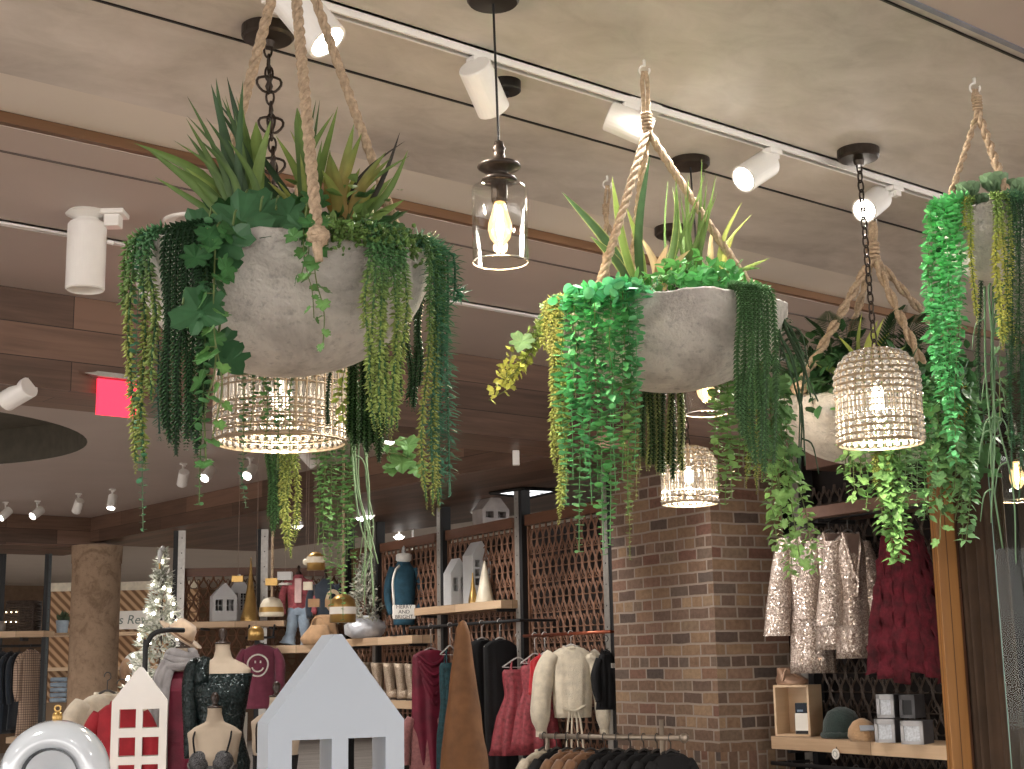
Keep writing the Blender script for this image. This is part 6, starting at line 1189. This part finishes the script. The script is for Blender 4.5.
# glitter boots
BOOT = m_glitter('beige boot glitter', S(150, 130, 112), S(206, 188, 166), 240, .4, .4)
def boot(label, px, n):
    p = on_shelf(px, n, zR3); d = dep(p); k = px_(1, d); r = thing('boot', label[:400], 'boot', p, -YAW, 'beige glitter boots on the wall shelf')
    m = MB(); loft(m, dense([(0, 0, 3*k, 5.2*k, .05), (0, 0, 10*k, 5*k, .05), (-1*k, 0, 20*k, 5.6*k, .055), (-2*k, 0, 36*k, 6.8*k, .065)], 12), 24, wave(3, .04)); m.build('shaft', BOOT, r, smooth=True)
    m = MB(); loft(m, [(0, 0, 1*k, 5*k, .045), (3*k, -.01, 1*k+1, 0, 0)][:1]+[(2.5*k, -.01, 3*k, 8*k, .05), (2*k, -.01, 7*k, 7*k, .046), (0, 0, 11*k, 4.6*k, .04)], 24); m.build('foot', BOOT, r, smooth=True)
    m = MB(); loft(m, [(2*k, -.01, 0, 8.5*k, .052), (2*k, -.01, 1.4*k, 8.5*k, .052)], 24); m.build('sole', DWOOD, r); return r
for x, q in ((366, 'leftmost, behind the large house roof'), (379, 'second from the left'), (391, 'middle one of the five'), (402, 'second from the right'), (412, 'right end, touching the wine velvet dress')): boot('beige glitter boot on the wall shelf, '+q, x, -.11)
# ---------------------------------------------------------------- left shelf run
p1 = fpt(223, 621, -.25); p1[2] = zF1; shelf_house('small white house with four pane windows on the left shelf', 222, 0, zF1, 24, 583, 596, rz=.35, place=p1, thick=.2)
p1 = fpt(238, 621, -.08); p1[2] = zF1; shelf_house('white open framed house with dark windows right behind the small white one', 238, 0, zF1, 20, 574, 590, rz=.3, place=p1, rowsn=3, thick=.16)
p1 = fpt(250, 621, -.3); p1[2] = zF1; cone('tall gold mercury glass tree on the left shelf beside the white house', 250, 0, 0, 9, 556, GOLD, place=p1, bulge=True)
DEN = cloth('washed blue denim', S(140, 156, 172), var=.3, scale=9); RPK = mat('red and pink patterned knit', S(164, 84, 90), .9, var=.5, scale=16); NAVY = cloth('navy cloth', S(26, 36, 48), .85); CAMEL = cloth('camel cloth', S(176, 140, 104))
def small_figure(label, px, top, mats_, legs):
    p = fpt(px, 646, -.22); p[2] = zF2; d = dep(p); k = px_(1, d); H = atd(px, top, d)[2]-zF2; r = thing('mannequin', label, 'mannequin', p, -YAW+.1); zt = H
    m = MB(); w = 30*k; loft(m, dense([(0, 0, zt-36*k, .34*w, .22*w), (0, 0, zt-22*k, .36*w, .25*w), (0, -.02*w, zt-12*k, .4*w, .26*w), (0, 0, zt-5*k, .4*w, .2*w), (0, 0, zt-1*k, .2*w, .15*w), (0, 0, zt+2*k, .13*w, .12*w)], 22), 32, wave(5, .03), 2.2); m.build('top', mats_[0], r, smooth=True)
    for s in (-1, 1): m = MB(); m.tube(smoothpath([(s*.34*w, 0, zt-5*k), (s*.5*w, -.02, zt-15*k), (s*.54*w, -.05, zt-27*k), (s*.5*w, -.1, zt-37*k)], 14), np.linspace(.14*w, .11*w, 14), 12); m.build('sleeve', mats_[0], r, smooth=True)
    m = MB(); m.lathe([(.1*w, zt+1*k), (.1*w, zt+4*k), (.04*w, zt+6*k), (.05*w, zt+10*k), (1e-6, zt+12*k)], 14); m.build('neck_finial', DWOOD, r, smooth=True)
    if legs:
        for s in (-1, 1): m = MB(); m.tube(smoothpath([(s*.14*w, 0, zt-32*k), (s*.2*w, -.02, zt-48*k), (s*.25*w, -.01, (zt-36*k)*.35), (s*.34*w, -.02, .01)], 20), np.interp(np.linspace(0, 1, 20), [0, .4, .7, 1], [.21*w, .18*w, .17*w, .27*w])*(1+.05*np.sin(np.arange(20)*2.1)), 16); m.build('trouser_leg', mats_[1], r, smooth=True)
        m = MB(); loft(m, [(0, 0, zt-38*k, .36*w, .24*w), (0, 0, zt-30*k, .35*w, .23*w)], 24); m.build('waistband', mats_[1], r)
    else:
        m = MB(); loft(m, dense([(0, 0, zt-62*k, .5*w, .36*w), (0, 0, zt-48*k, .42*w, .3*w), (0, 0, zt-34*k, .35*w, .23*w)], 12), 36, lambda a, k_, t: .06*np.sin(8*a)*(1-t)); m.build('skirt', mats_[1], r, smooth=True)
        m = MB(); m.tube([(0, 0, zt-60*k), (0, 0, .02)], .016, 8); m.lathe([(.1, 0), (.1, .015), (1e-6, .02)], 20); m.build('stand', CHARC, r)
    return r
r = small_figure('small mannequin in pale flared jeans and red pink jacket on the left shelf', 298, 576, (RPK, DEN), True)
m = MB(); k = px_(1, 15.4); H = atd(298, 576, dep(np.array(r.location)))[2]-zF2; m.box((0, -.1, H-14*k), (7*k, .02, 24*k)); m.build('pale_shirt_front', mat('pale pink shirt', S(214, 180, 176), .8), r, bevel=.01)
r = small_figure('small mannequin in a navy top and camel skirt beside the jeans one', 325, 580, (NAVY, CAMEL), False)
m = MB()
for j in range(3): m.tube([((7-j)*k*math.cos(t)+8*k, -.16-.004*j, (10.5-1.4*j)*k*math.sin(t)+42*k) for t in np.linspace(0, 2*PI, 25)], .007, 5, closed=True, cap=False)
m.build('looped_cord', mat('tan cord', S(176, 156, 128), .8), r)
p1 = fpt(316, 646, -.38); p1[2] = zF2; r = thing('handbag', 'tan slouchy bag on the left shelf at the feet of the navy mannequin', 'bag', p1, -YAW); m = MB(); loft(m, dense([(0, 0, 0, .13, .06), (0, 0, .06, .17, .08), (.02, 0, .14, .12, .06), (.03, 0, .2, .08, .03)], 12), 24, wave(4, .08)); m.build('bag_body', CAMEL, r, smooth=True); m = MB(); m.tube(smoothpath([(-.06, 0, .17), (-.02, 0, .27), (.06, 0, .27), (.09, 0, .18)], 12), .008, 6); m.build('handle', CAMEL, r)
# hanging wooden bells and blocks
dN = 9.0
def hanging(label, px, py, parts, rope=False, d=dN, cat='hanging ornament', ytop=None):
    p = atd(px, py, d); r = thing('hanging_ornament', label, cat, p, -YAW, 'gold and cream hanging ornaments'); top = ZD-p[2]; k = px_(1, d)
    m = MB(); m.tube([(0, 0, 0), (0, 0, top)], .009 if rope else .0013, 5); m.build('cord', JUTE if rope else mat('thin pale string', S(130, 112, 98), .8), r)
    for nm, mt, fn in parts: m = MB(); fn(m, k); m.build(nm, mt, r, smooth=nm in ('bell', 'band', 'dome'))
    return r
def bell(hw, h): return lambda m, k: m.lathe([(hw*k, -h*k), (hw*k, -h*.45*k), (hw*.92*k, -h*.2*k), (hw*.5*k, -h*.04*k), (hw*.15*k, 0), (1e-6, .5*k)], 26)
def band(hw, z0, z1): return lambda m, k: m.lathe([(hw*1.02*k, -z1*k), (hw*1.02*k, -z0*k)], 26, cap0=False, cap1=False)
def blk(w, h, z=0): return lambda m, k: m.box((0, 0, -z*k), (w*k, w*.7*k, h*k))
hanging('small gold block hanging over the small white house', 238, 579, [('block', GOLD, blk(11, 6))]); hanging('cream bell with gold band under a gold block on a thick rope', 272, 582, [('block', GOLD, blk(12, 7)), ('bell', CREAMW, lambda m, k: m.lathe([(12*k, -34*k), (12.5*k, -31*k), (11*k, -22*k), (8*k, -17*k), (2*k, -15*k), (1e-6, -14.5*k)], 26)), ('band', GOLD, lambda m, k: m.lathe([(12.6*k, -30*k), (12*k, -25*k)], 26, cap0=False, cap1=False)), ('clapper_cord', JUTE, lambda m, k: m.tube([(0, 0, 0), (0, 0, -15*k)], .008, 6))], True)
hanging('white ornament right of the cream bell', 285, 576, [('block', WHITEW, blk(14, 8)), ('lower_disc', STEEL, lambda m, k: m.lathe([(7*k, -9*k), (7*k, -7*k)], 20))]); hanging('gold barrel bell with pale band, topmost of the hanging ornaments', 316, 552, [('bell', GOLD, bell(9, 18)), ('band', CREAMW, band(9.2, 5, 11))])
hanging('small cream block before the jeans mannequin', 308, 586, [('block', CREAMW, blk(9, 8))]); hanging('wooden block left of the looped cord', 314, 603, [('block', CAMEL, blk(11, 8))]); hanging('wooden block right below the looped cord', 331, 603, [('block', CAMEL, blk(11, 8))])
hanging('big gold bell with broad white band above the large house roof', 343, 594, [('bell', GOLD, bell(13, 28)), ('band', CARD, band(13.2, 13, 20))], True); hanging('small pale ball left of the topmost gold bell', 306, 562, [('dome', CREAMW, lambda m, k: m.ball((0, 0, 0), 3.5*k, 12, 8))]); hanging('gold bell dangling under the left shelf beside the plum shirt', 256, 626, [('bell', GOLD, bell(8, 14))])
# plum smiley shirt
PLUM = cloth('plum jersey', S(122, 52, 74)); d = dep(fpt(262, 644, -.5)); p = atd(260, 645, d); g_ = garment('shirt', 'plum sweatshirt with a white smiley face hanging under the left shelf', 'shirt', p, -YAW+.05, px_(34, d), px_(62, d), PLUM, sleeves=(px_(50, d), px_(4.5, d), -px_(2, d)), folds=4, amp=.03, flare=.9, depth=.12, hang=HANG)
k = px_(1, d); m = MB(); yb = -.15; c = np.array([0*k, yb, -20*k]); rr = 10*k
m.tube([c+(rr*math.cos(t)*(1+.04*math.sin(3*t)), 0, rr*1.05*math.sin(t)) for t in np.linspace(-2.2, 3.6, 34)], .9*k, 5); m.tube([c+(5.6*k*math.cos(t), -.002, 5*k*math.sin(t)-1*k) for t in np.linspace(PI*1.05, PI*1.92, 14)], .8*k, 5)
for s in (-1, 1): m.tube([c+(s*2.6*k, -.002, 2.2*k), c+(s*2.6*k, -.002, 4.6*k)], .8*k, 5)
m.build('smiley_print', CARD, g_)
rr_ = thing('garment_rail', 'short rail over the plum sweatshirt', 'garment rail', p+np.array([0, 0, .075]), -YAW); MB().tube([(-.15, 0, .0), (.15, 0, .0)], .012, 8).build('bar', CHARC, rr_); m = MB(); zz_ = zF1-p[2]-.12; m.tube([(-.13, 0, 0), (-.13, .1, zz_)], .01, 8); m.tube([(.13, 0, 0), (.13, .1, zz_)], .01, 8); m.build('drop_rods', CHARC, rr_)
# card with JOY
p = atd(236, 730, 9.9); k = px_(1, 9.9); r = thing('sign_card', 'white floral card lettered JOY behind the bra top form', 'sign', p, -YAW+.1); MB().box((0, 0, -.1), (22*k, .01, 34*k+.2)).build('card', CARD, r); text_mesh('JOY', 9*k, (2*k, -.006, 11*k), r, INK)
m = MB(); g = np.random.default_rng(3); P = np.stack([g.uniform(-10*k, 2*k, 26), np.full(26, -.008), g.uniform(8*k, 16*k, 26)], 1); leaves(m, T_LANCE, P, g.normal(0, 1, (26, 3))*np.array([1, .1, 1]), np.array([0, -1.0, 0]), .014, .03, lin((110, 130, 96))); m.build('printed_leaves', LEAF, r)
MB().box((0, .02, -p[2]/2-.2), (.02, .02, p[2]-.4)).build('stand', CHARC, r)
d = 7.6; garment('sweater', 'red sweater seen through the windows of the small tall white house', 'sweater', atd(121, 703, d), -YAW+.2, .26, .6, cloth('red knit', S(150, 30, 40), sheen=0), sleeves=(.5, .04, -.03), folds=4, amp=.05, hang=HANG)
# cream cardigan and the curved black rack end at left
d = 8.4; p = atd(107, 694, d); garment('cardigan', 'cream cable knit cardigan behind the small tall white house', 'cardigan', p, -YAW+.9, .4, .6, CREAM, sleeves=(.55, .06, .03), folds=5, amp=.06, hang=HANG)
d = 8.8; k = px_(1, d); a_ = atd(145, 665, d); r = thing('garment_rack', 'curved black pipe rack left of the felt hat', 'garment rack', (a_[0], a_[1], 0), -YAW)
m = MB(); z = a_[2]; m.tube(smoothpath([(0, 0, .03), (0, 0, z), (1*k, 0, z+18*k), (7*k, 0, z+30*k), (20*k, 0, z+34*k), (34*k, .1, z+34*k)], 40), 2.6*k, 10); m.build('pipe', CHARC, r, smooth=True); MB().box((.1, 0, .015), (.5, .5, .03)).build('base', CHARC, r)
# stone column, herringbone wall, shop sign, left racks
dC2 = 16.6; p = atd(94, 640, dC2); R_ = px_(24, dC2); r = thing('stone_column', 'round tan stone column at left under the soffit corner', 'column', (p[0], p[1], 0)); zt = atd(94, 546, dC2)[2]
MB().lathe([(R_, 0), (R_, min(zt, 3.0)-.18)], 40).build('shaft', m_stone('tan stone', S(130, 108, 88), S(176, 150, 126), 24, .7), r, smooth=False); MB().lathe([(R_*1.03, min(zt, 3.0)-.18), (R_*1.05, min(zt, 3.0)+.02)], 40).build('top_band', bpy.data.materials['tan stone'], r)
t = NT('herringbone boards'); v = t.coord(); wv = t.new('ShaderNodeTexWave', bands_direction='DIAGONAL'); wv.inputs['Scale'].default_value = 5; wv.inputs['Distortion'].default_value = .3; t.ln(v, wv.inputs['Vector']); ck = t.new('ShaderNodeTexBrick'); t.ln(t.ramp(wv.outputs['Fac'], [(.2, S(128, 92, 60)), (.5, S(180, 142, 104)), (.8, S(206, 170, 132))]), t.b.inputs['Base Color']); t.set(rough=.6)
dB = 20.5; x0, x1 = atd(48, 640, dB), atd(196, 640, dB); L = float(np.linalg.norm((x1-x0)[:2])); zt = atd(120, 581, dB)[2]; mid = (x0+x1)/2
r = thing('panelled_wall_unit', 'wall unit of diagonal tan boards behind the stone column', 'wall unit', (mid[0], mid[1], 0), -YAW); MB().box((0, .1, zt/2), (L, .1, zt)).build('diagonal_boards', t.m, r); k = px_(1, dB)
zs = atd(130, 634, dB)[2]; MB().box((0, -.12, zs), (L, .36, .05)).build('shelf_board', SHELFWOOD, r, uv=True); zs2 = atd(130, 668, dB)[2]; MB().box((0, -.12, zs2), (L, .36, .05)).build('shelf_board', SHELFWOOD, r, uv=True); MB().box((0, .04, zt-.06), (L, .06, .12)).build('top_trim', CREAMW, r)
p = atd(133, 620, dB-.1); r = thing('shop_sign', 'pale sign board lettered s Rew between the stone column and the lit tree', 'sign', p, -YAW); MB().box((0, 0, 0), (72*k, .03, 18*k)).build('sign_board', CARD, r); text_mesh('s Rew', 12.5*k, (1*k, -.018, 0), r, mat('grey green paint', S(104, 118, 112), .7), italic=.2)
p = atd(62, 634, dB-.35); p[2] = zs+.025; r = thing('potted_plant', 'small plant in a pale blue pot left of the stone column', 'potted plant', p); MB().lathe([(5*k, 0), (6*k, 8*k), (6.4*k, 12*k), (5.8*k, 12*k)], 20).build('pot', mat('pale blue glaze', S(150, 164, 176), .4), r); m = MB(); g = np.random.default_rng(4); leaves(m, T_LANCE, np.tile([0, 0, 12*k], (60, 1))+g.normal(0, 2*k, (60, 3)), g.normal(0, 1, (60, 3))+np.array([0, 0, .8]), g.normal(0, 1, (60, 3)), .04, .1, lin((80, 96, 70))); m.build('foliage', LEAF, r)
p = atd(60, 668, dB-.35); p[2] = zs2+.025-.0; r = thing('jeans_stack', 'stack of folded blue jeans left of the stone column', 'folded jeans', atd(60, 700, dB-.3)*np.array([1, 1, 0])+np.array([0, 0, 1.0]), -YAW); z0 = atd(60, 700, dB-.3)[2]-1.0
for j in range(5): MB().box((0, 0, z0+j*.07), (16*k, .25, .06)).build('folded_pair', DEN, r, bevel=.015)
MB().box((0, 0, z0/2-.5), (20*k, .3, 1.0+z0-.06)).build('plinth', SHELFWOOD, r)
p = atd(132, 668, dB-.6); p[2] = zs2+.025; r = thing('pillow', 'white fluffy pillow under the shop sign', 'pillow', atd(136, 668, dB-.5), -YAW); m = MB(); m.ball((0, 0, 0), (14*k, .12, 16*k), 18, 12); m.build('cover', mat('white fluff', S(240, 238, 232), .95), r, smooth=True); m = MB(); m.box((0, 0, -14*k-.1), (20*k, .3, .12)); m.build('ledge', SHELFWOOD, r)
p = atd(126, 672, dB-.9); r = thing('fur_hat', 'tan fur hat on a stand next to the white pillow', 'hat', p, 0); m = MB(); m.ball((0, 0, 0), (6*k, 6*k, 13*k), 16, 10); m.build('fur', cloth('tan fur', S(158, 124, 96), bump=.9, bscale=60), r, smooth=True); MB().tube([(0, 0, -10*k), (0, 0, -p[2]+.01)], .02, 8).build('stand', DWOOD, r)
# left racks
dL = 17.5; a_, b_ = atd(-10, 632, dL), atd(44, 632, dL); L = float(np.linalg.norm((b_-a_)[:2])); c = (a_+b_)/2; k = px_(1, dL)
for y, lb, x0, x1 in ((631, 'tan shelf with the wicker basket at far left', -12, 44), (716, 'short tan shelf at the left edge by the navy clothes', -12, 9), (737, 'low tan shelf left of the disc ornament', 6, 27)):
    a_, b_ = atd(x0, y, dL-.2), atd(x1, y, dL-.2); L = float(np.linalg.norm((b_-a_)[:2])); c = (a_+b_)/2; r = thing('wall_shelf', lb, 'shelf', (c[0], c[1], (a_[2]+b_[2])/2), -YAW); MB().box((0, .2, -3*k), (L, .4, 6*k)).build('board', SHELFWOOD, r, uv=True); MB().box((0, .3, -6*k-.02), (.04, .2, .04)).build('bracket', CHARC, r)
WICK = mat('dark wicker', S(66, 54, 46), .8, var=.5, scale=40, bump=.9, bscale=70); zsh = atd(18, 631, dL-.2)[2]
p = atd(23, 628, dL); p[2] = zsh; r = thing('wicker_basket', 'dark wicker basket dotted with tiny lights on the far left shelf', 'basket', p, -YAW); m = MB(); h = 30*k
for j in range(12): m.tube([(15*k*np.sign(math.cos(t))*abs(math.cos(t))**.5, .16*np.sign(math.sin(t))*abs(math.sin(t))**.5, h*(j+.5)/12) for t in np.linspace(0, 2*PI, 33)], h/22, 5, closed=True, cap=False)
m.box((0, 0, h*.45), (28*k, .3, h*.86)); m.build('woven_body', WICK, r)
for j in range(6): m = MB(); m.ball((-12*k+5*k*(j % 3), -.19, h*(.62 if j < 3 else .3)), .7*k, 6, 4); m.build('fairy_light', m_emit('warm tiny light', (1, .8, .5, 1), 6) if j == 0 else bpy.data.materials['warm tiny light'], r)
p = atd(5, 622, dL); p[2] = zsh; r = thing('folded_cloth', 'pale folded cloth beside the wicker basket', 'folded cloth', p+np.array([0, 0, 0]), -YAW); m = MB(); m.box((-2*k, -.12, 5*k), (14*k, .2, 10*k)); m.build('cloth', mat('grey cloth', S(130, 124, 118), .9), r, bevel=.02)
a_, b_ = atd(-8, 646, dL), atd(42, 646, dL); c = (a_+b_)/2; L = float(np.linalg.norm((b_-a_)[:2])); r = thing('garment_rail', 'black rail with navy clothes at far left', 'garment rail', c, -YAW); RL_Z = float(c[2]); MB().tube([(-L/2, 0, 0), (L/2, 0, 0)], .016, 8).build('bar', CHARC, r); m = MB()
for s in (-1, 1): m.tube([(s*L*.48, 0, 0), (s*L*.48, .25, 0), (s*L*.48, .25, -c[2])], .014, 8)
m.build('post', CHARC, r)
PLAID = NT('beige plaid'); v = PLAID.coord(scale=(2.2, 2.2, 2.2)); wx = PLAID.new('ShaderNodeTexWave', bands_direction='X'); wz = PLAID.new('ShaderNodeTexWave', bands_direction='Z'); [PLAID.ln(v, q.inputs['Vector']) for q in (wx, wz)]; mx = PLAID.new('ShaderNodeMath', operation='MAXIMUM'); PLAID.ln(wx.outputs['Fac'], mx.inputs[0]); PLAID.ln(wz.outputs['Fac'], mx.inputs[1]); PLAID.ln(PLAID.ramp(mx.outputs[0], [(.85, S(190, 164, 144)), (.97, S(84, 66, 58))]), PLAID.b.inputs['Base Color']); PLAID.set(rough=.85)
for x, mt, lb, h, rz in ((3, NAVY, 'navy garment at the very left edge of the far left rail', 1.0, .5), (11, NAVY, 'navy garment second from the left edge on the far left rail', 1.05, .6), (19, NAVY, 'navy garment left of the beige plaid shirt', 1.0, .5)): garment('shirt', lb, 'shirt', atd(x, 653, dL)+np.array([0, 0, 0]), -YAW+1.25, .3, h*.9, mt, folds=4, amp=.06, sleeves=(.6, .03, -.02), depth=.035, rail=(-YAW, RL_Z))
garment('shirt', 'beige plaid shirt at the right end of the far left rail', 'shirt', atd(31, 650, dL), -YAW+1.0, .3, 1.0, PLAID.m, folds=4, amp=.06, sleeves=(.6, .04, -.01), depth=.05, rail=(-YAW, RL_Z))
# ---------------------------------------------------------------- right bay goods
PINE = m_planks('pale pine crate', S(196, 166, 134), S(214, 188, 156), S(228, 204, 174), .5, 3, .5, grain=.5)
def rb(px, n): s, _ = wpx(px, 742, n); return W(s, n, zB)
p = rb(800, .16); d = dep(p); k = px_(1, d); r = thing('wooden_crate', 'open fronted pale pine crate standing on the pine shelf', 'crate', p, -YAW-.62); cw, chh, cd_ = 38*k, 50*k, .2; t_ = .014
m = MB(); m.box((0, 0, t_/2), (cw, cd_, t_)); m.box((0, 0, chh-t_/2), (cw, cd_, t_)); m.box((-cw/2+t_/2, 0, chh/2), (t_, cd_, chh)); m.box((cw/2-t_/2, 0, chh/2), (t_, cd_, chh)); m.build('sides', PINE, r, uv=True); MB().box((0, cd_/2-.004, chh/2), (cw-.002, .008, chh-.002)).build('back_panel', PINE, r, uv=True)
q_ = p+t_*np.array([0, 0, 1.0]); R_ = rotz(-YAW-.62); q_ = q_+R_@np.array([7*k, -.03, .001]); r = thing('boxed_bottle', 'dark topped white carton inside the pine crate', 'carton', q_, -YAW-.55); MB().box((0, 0, 10*k), (14*k, .06, 20*k)).build('carton', CARD, r, bevel=.003); MB().box((0, 0, 25*k), (13*k, .055, 10*k)).build('lid', NAVY, r, bevel=.004); MB().box((0, -.031, 1.6*k), (13*k, .002, 3*k)).build('base_stripe', CHARC, r); MB().box((-1*k, -.0312, 22.5*k), (6*k, .003, 2*k)).build('label_strip', mat('blue label', S(110, 130, 150), .5), r)
q_ = p+np.array([0, 0, chh])+R_@np.array([-6*k, .02, 0]); r = thing('satin_bag', 'crumpled bronze satin bag on top of the pine crate', 'bag', q_, -YAW+.2); m = MB(); loft(m, dense([(0, 0, 0, 16*k, .08), (0, 0, 5*k, 17*k, .08), (-4*k, 0, 10*k, 12*k, .05), (-9*k, 0, 17*k, 7*k, .02)], 12), 30, wave(5, .1)); m.build('bag_body', mat('bronze satin', S(158, 126, 104), .35, metal=.3, var=.2), r, smooth=True); m = MB(); m.tube(smoothpath([(-14*k, -.05, 4*k), (-10*k, -.06, 16*k), (0, -.07, 9*k), (12*k, -.06, 3*k)], 14), 1.2*k, 6); m.build('gathered_edge', bpy.data.materials['bronze satin'], r)
q_ = rb(843, .16); r = thing('beanie', 'dark green knit beanie between the crate and the tan one', 'beanie', q_, -YAW); m = MB(); m.lathe([(17*k, 0), (19*k, 6*k), (18*k, 16*k), (13*k, 25*k), (5*k, 29*k), (1e-6, 29.5*k)], 30, wob=lambda a, k_: .03*np.sin(14*a), sy=.8); m.build('knit', cloth('dark green knit', S(40, 56, 52), bump=.8, bscale=90), r, smooth=True); m = MB(); m.tube([(18.5*k*math.cos(t), 15*k*math.sin(t), 3*k) for t in np.linspace(0, 2*PI, 25)], 3*k, 8, closed=True, cap=False); m.build('cuff', bpy.data.materials['dark green knit'], r, smooth=True)
q_ = rb(863, .02); k = px_(1, dep(q_)); r = thing('beanie', 'tan beanie with pale tag right of the dark green one', 'beanie', q_, -YAW); m = MB(); m.lathe([(13*k, 0), (15*k, 5*k), (14*k, 12*k), (9*k, 19*k), (3*k, 22*k), (1e-6, 22.5*k)], 30, wob=lambda a, k_: .03*np.sin(14*a), sy=.8); m.build('knit', cloth('tan knit', S(186, 150, 112), bump=.8, bscale=90), r, smooth=True); m = MB(); m.box((2*k, -11.5*k, 13*k), (14*k, 1.5*k, 6*k), rotx(-.5)); m.build('tag_band', mat('pale grey tag', S(170, 176, 186), .5), r, bevel=.002)
PEWT = mat('pewter box', S(160, 158, 158), .45, metal=.25, var=.1); PEWD = mat('dark pewter side', S(74, 72, 74), .5, metal=.2)
for x, z, n, lb, w_, h_, dark in ((886, 0, -.0, 'grey square candle box at lower left of the stacked four', 21, 23, 0), (913, 0, -.02, 'grey square candle box at lower right of the stacked four', 23, 23, 0), (888, 23.4, .06, 'grey square candle box at upper left of the stacked four', 18, 23, 0), (910, 23.4, .12, 'dark candle box at upper right of the stacked four', 16, 23, 1)):
    q_ = rb(x, n); k = px_(1, dep(q_)); q_ = q_+np.array([0, 0, z*k]); r = thing('candle_box', lb, 'box', q_, -YAW-.62, 'grey candle boxes on the pine shelf'); dd_ = .16
    m = MB(); m.box((0, dd_/2, h_*k/2), (w_*k, dd_, h_*k)); m.build('carton', PEWD, r, bevel=.002)
    m = MB(); e = 3.2*k
    for bx, bz, bw, bh in ((0, e/2, w_*k, e), (0, (h_-2.6)*k, w_*k, 5.2*k), (-w_*k/2+e/2, h_*k/2, e, h_*k), (w_*k/2-e/2, h_*k/2, e, h_*k)): m.box((bx, -.004, bz), (bw, .012, bh))
    m.build('front_frame', PEWD if dark else PEWT, r)
    MB().box((0, .001, h_*k*.45), (w_*k-2*e, .006, h_*k-5.2*k-e)).build('window_label', mat('silver label', S(186, 190, 196), .35, var=.3, scale=70) if not dark else CHARC, r)
q_ = atpl(836, 754, P0+nW*(NB-.02), nW); k = px_(1, dep(q_)); r = thing('price_tag', 'round white tag hanging at the front edge of the pine shelf', 'tag', q_, RZW-PI/2); m = MB(); m.lathe([(5.2*k, 0), (5.2*k, .006), (1e-6, .006)], 24, R=rotx(PI/2)); m.build('disc', CARD, r); m = MB(); m.tube([(0, 0, 4*k), (0, .01, 7*k)], .002, 5); m.build('loop', CHARC, r)
m = MB(); m.tube([(3*k*math.cos(t), -.007, 3*k*math.sin(t)) for t in np.linspace(0, 2*PI, 17)], .4*k, 4, closed=True, cap=False); m.build('printed_ring', mat('grey ink', S(150, 150, 150), .6), r)
WORLD, DOWN, EXPO = 4.2, 90, 0.5
# ------------------------------------------------------------------ light and exposure
w = bpy.data.worlds.new('ambient fill'); SC.world = w; w.use_nodes = True  # even ambient fill entering through the open sides, no lamp of its own
w.node_tree.nodes['Background'].inputs[0].default_value = (1, .96, .92, 1); w.node_tree.nodes['Background'].inputs[1].default_value = WORLD
def down(x, y, z, e, size=150, col=(1, .95, .89), soft=.12, tgt=None):  # added fill spots without fixtures, they brighten floor and ceilings
    l = bpy.data.lights.new('fill_spot', 'SPOT'); l.energy = e; l.spot_size = math.radians(size); l.spot_blend = .8; l.color = col; l.shadow_soft_size = soft
    o = bpy.data.objects.new('fill_spot', l); COL.objects.link(o); o.location = (x, y, z)
    if tgt is not None: o.rotation_euler = (Vector(tgt)-Vector((x, y, z))).to_track_quat('-Z', 'Y').to_euler()
    return o
for x in (-3, 0, 3, 6):
    for y in (-3, 0, 3.0): down(x, y, 3.3, DOWN)
for x in (-2, 1.5, 4.5):
    for y in (8.5, 11.5, 14.5): down(x, y, 3.3, DOWN*.9)
for x in (8, 12, 16):
    for y in (14, 18, 22, 26): down(x, y, 3.3, DOWN*.8)
for x in (-4, 0, 4):
    for y in (19, 22, 26): down(x, y, 3.3, DOWN*.8)
for s in (-2, 0, 1.5, 3, 4.5): p = W(s, -1.3, 3.0); down(p[0], p[1], 3.0, 60, 75, tgt=W(s, .1, 1.5))  # added unseen spots aimed at the shelf wall
SC.view_settings.view_transform = 'Standard'; SC.view_settings.look = 'None'; SC.view_settings.gamma = 1; SC.view_settings.use_curve_mapping = False
SC.view_settings.exposure = EXPO
SC.cycles.caustics_refractive = False; SC.cycles.caustics_reflective = False; SC.cycles.sample_clamp_indirect = 4; SC.cycles.use_denoising = True
SC.cycles.max_bounces = 10; SC.cycles.transmission_bounces = 10; SC.cycles.transparent_max_bounces = 8
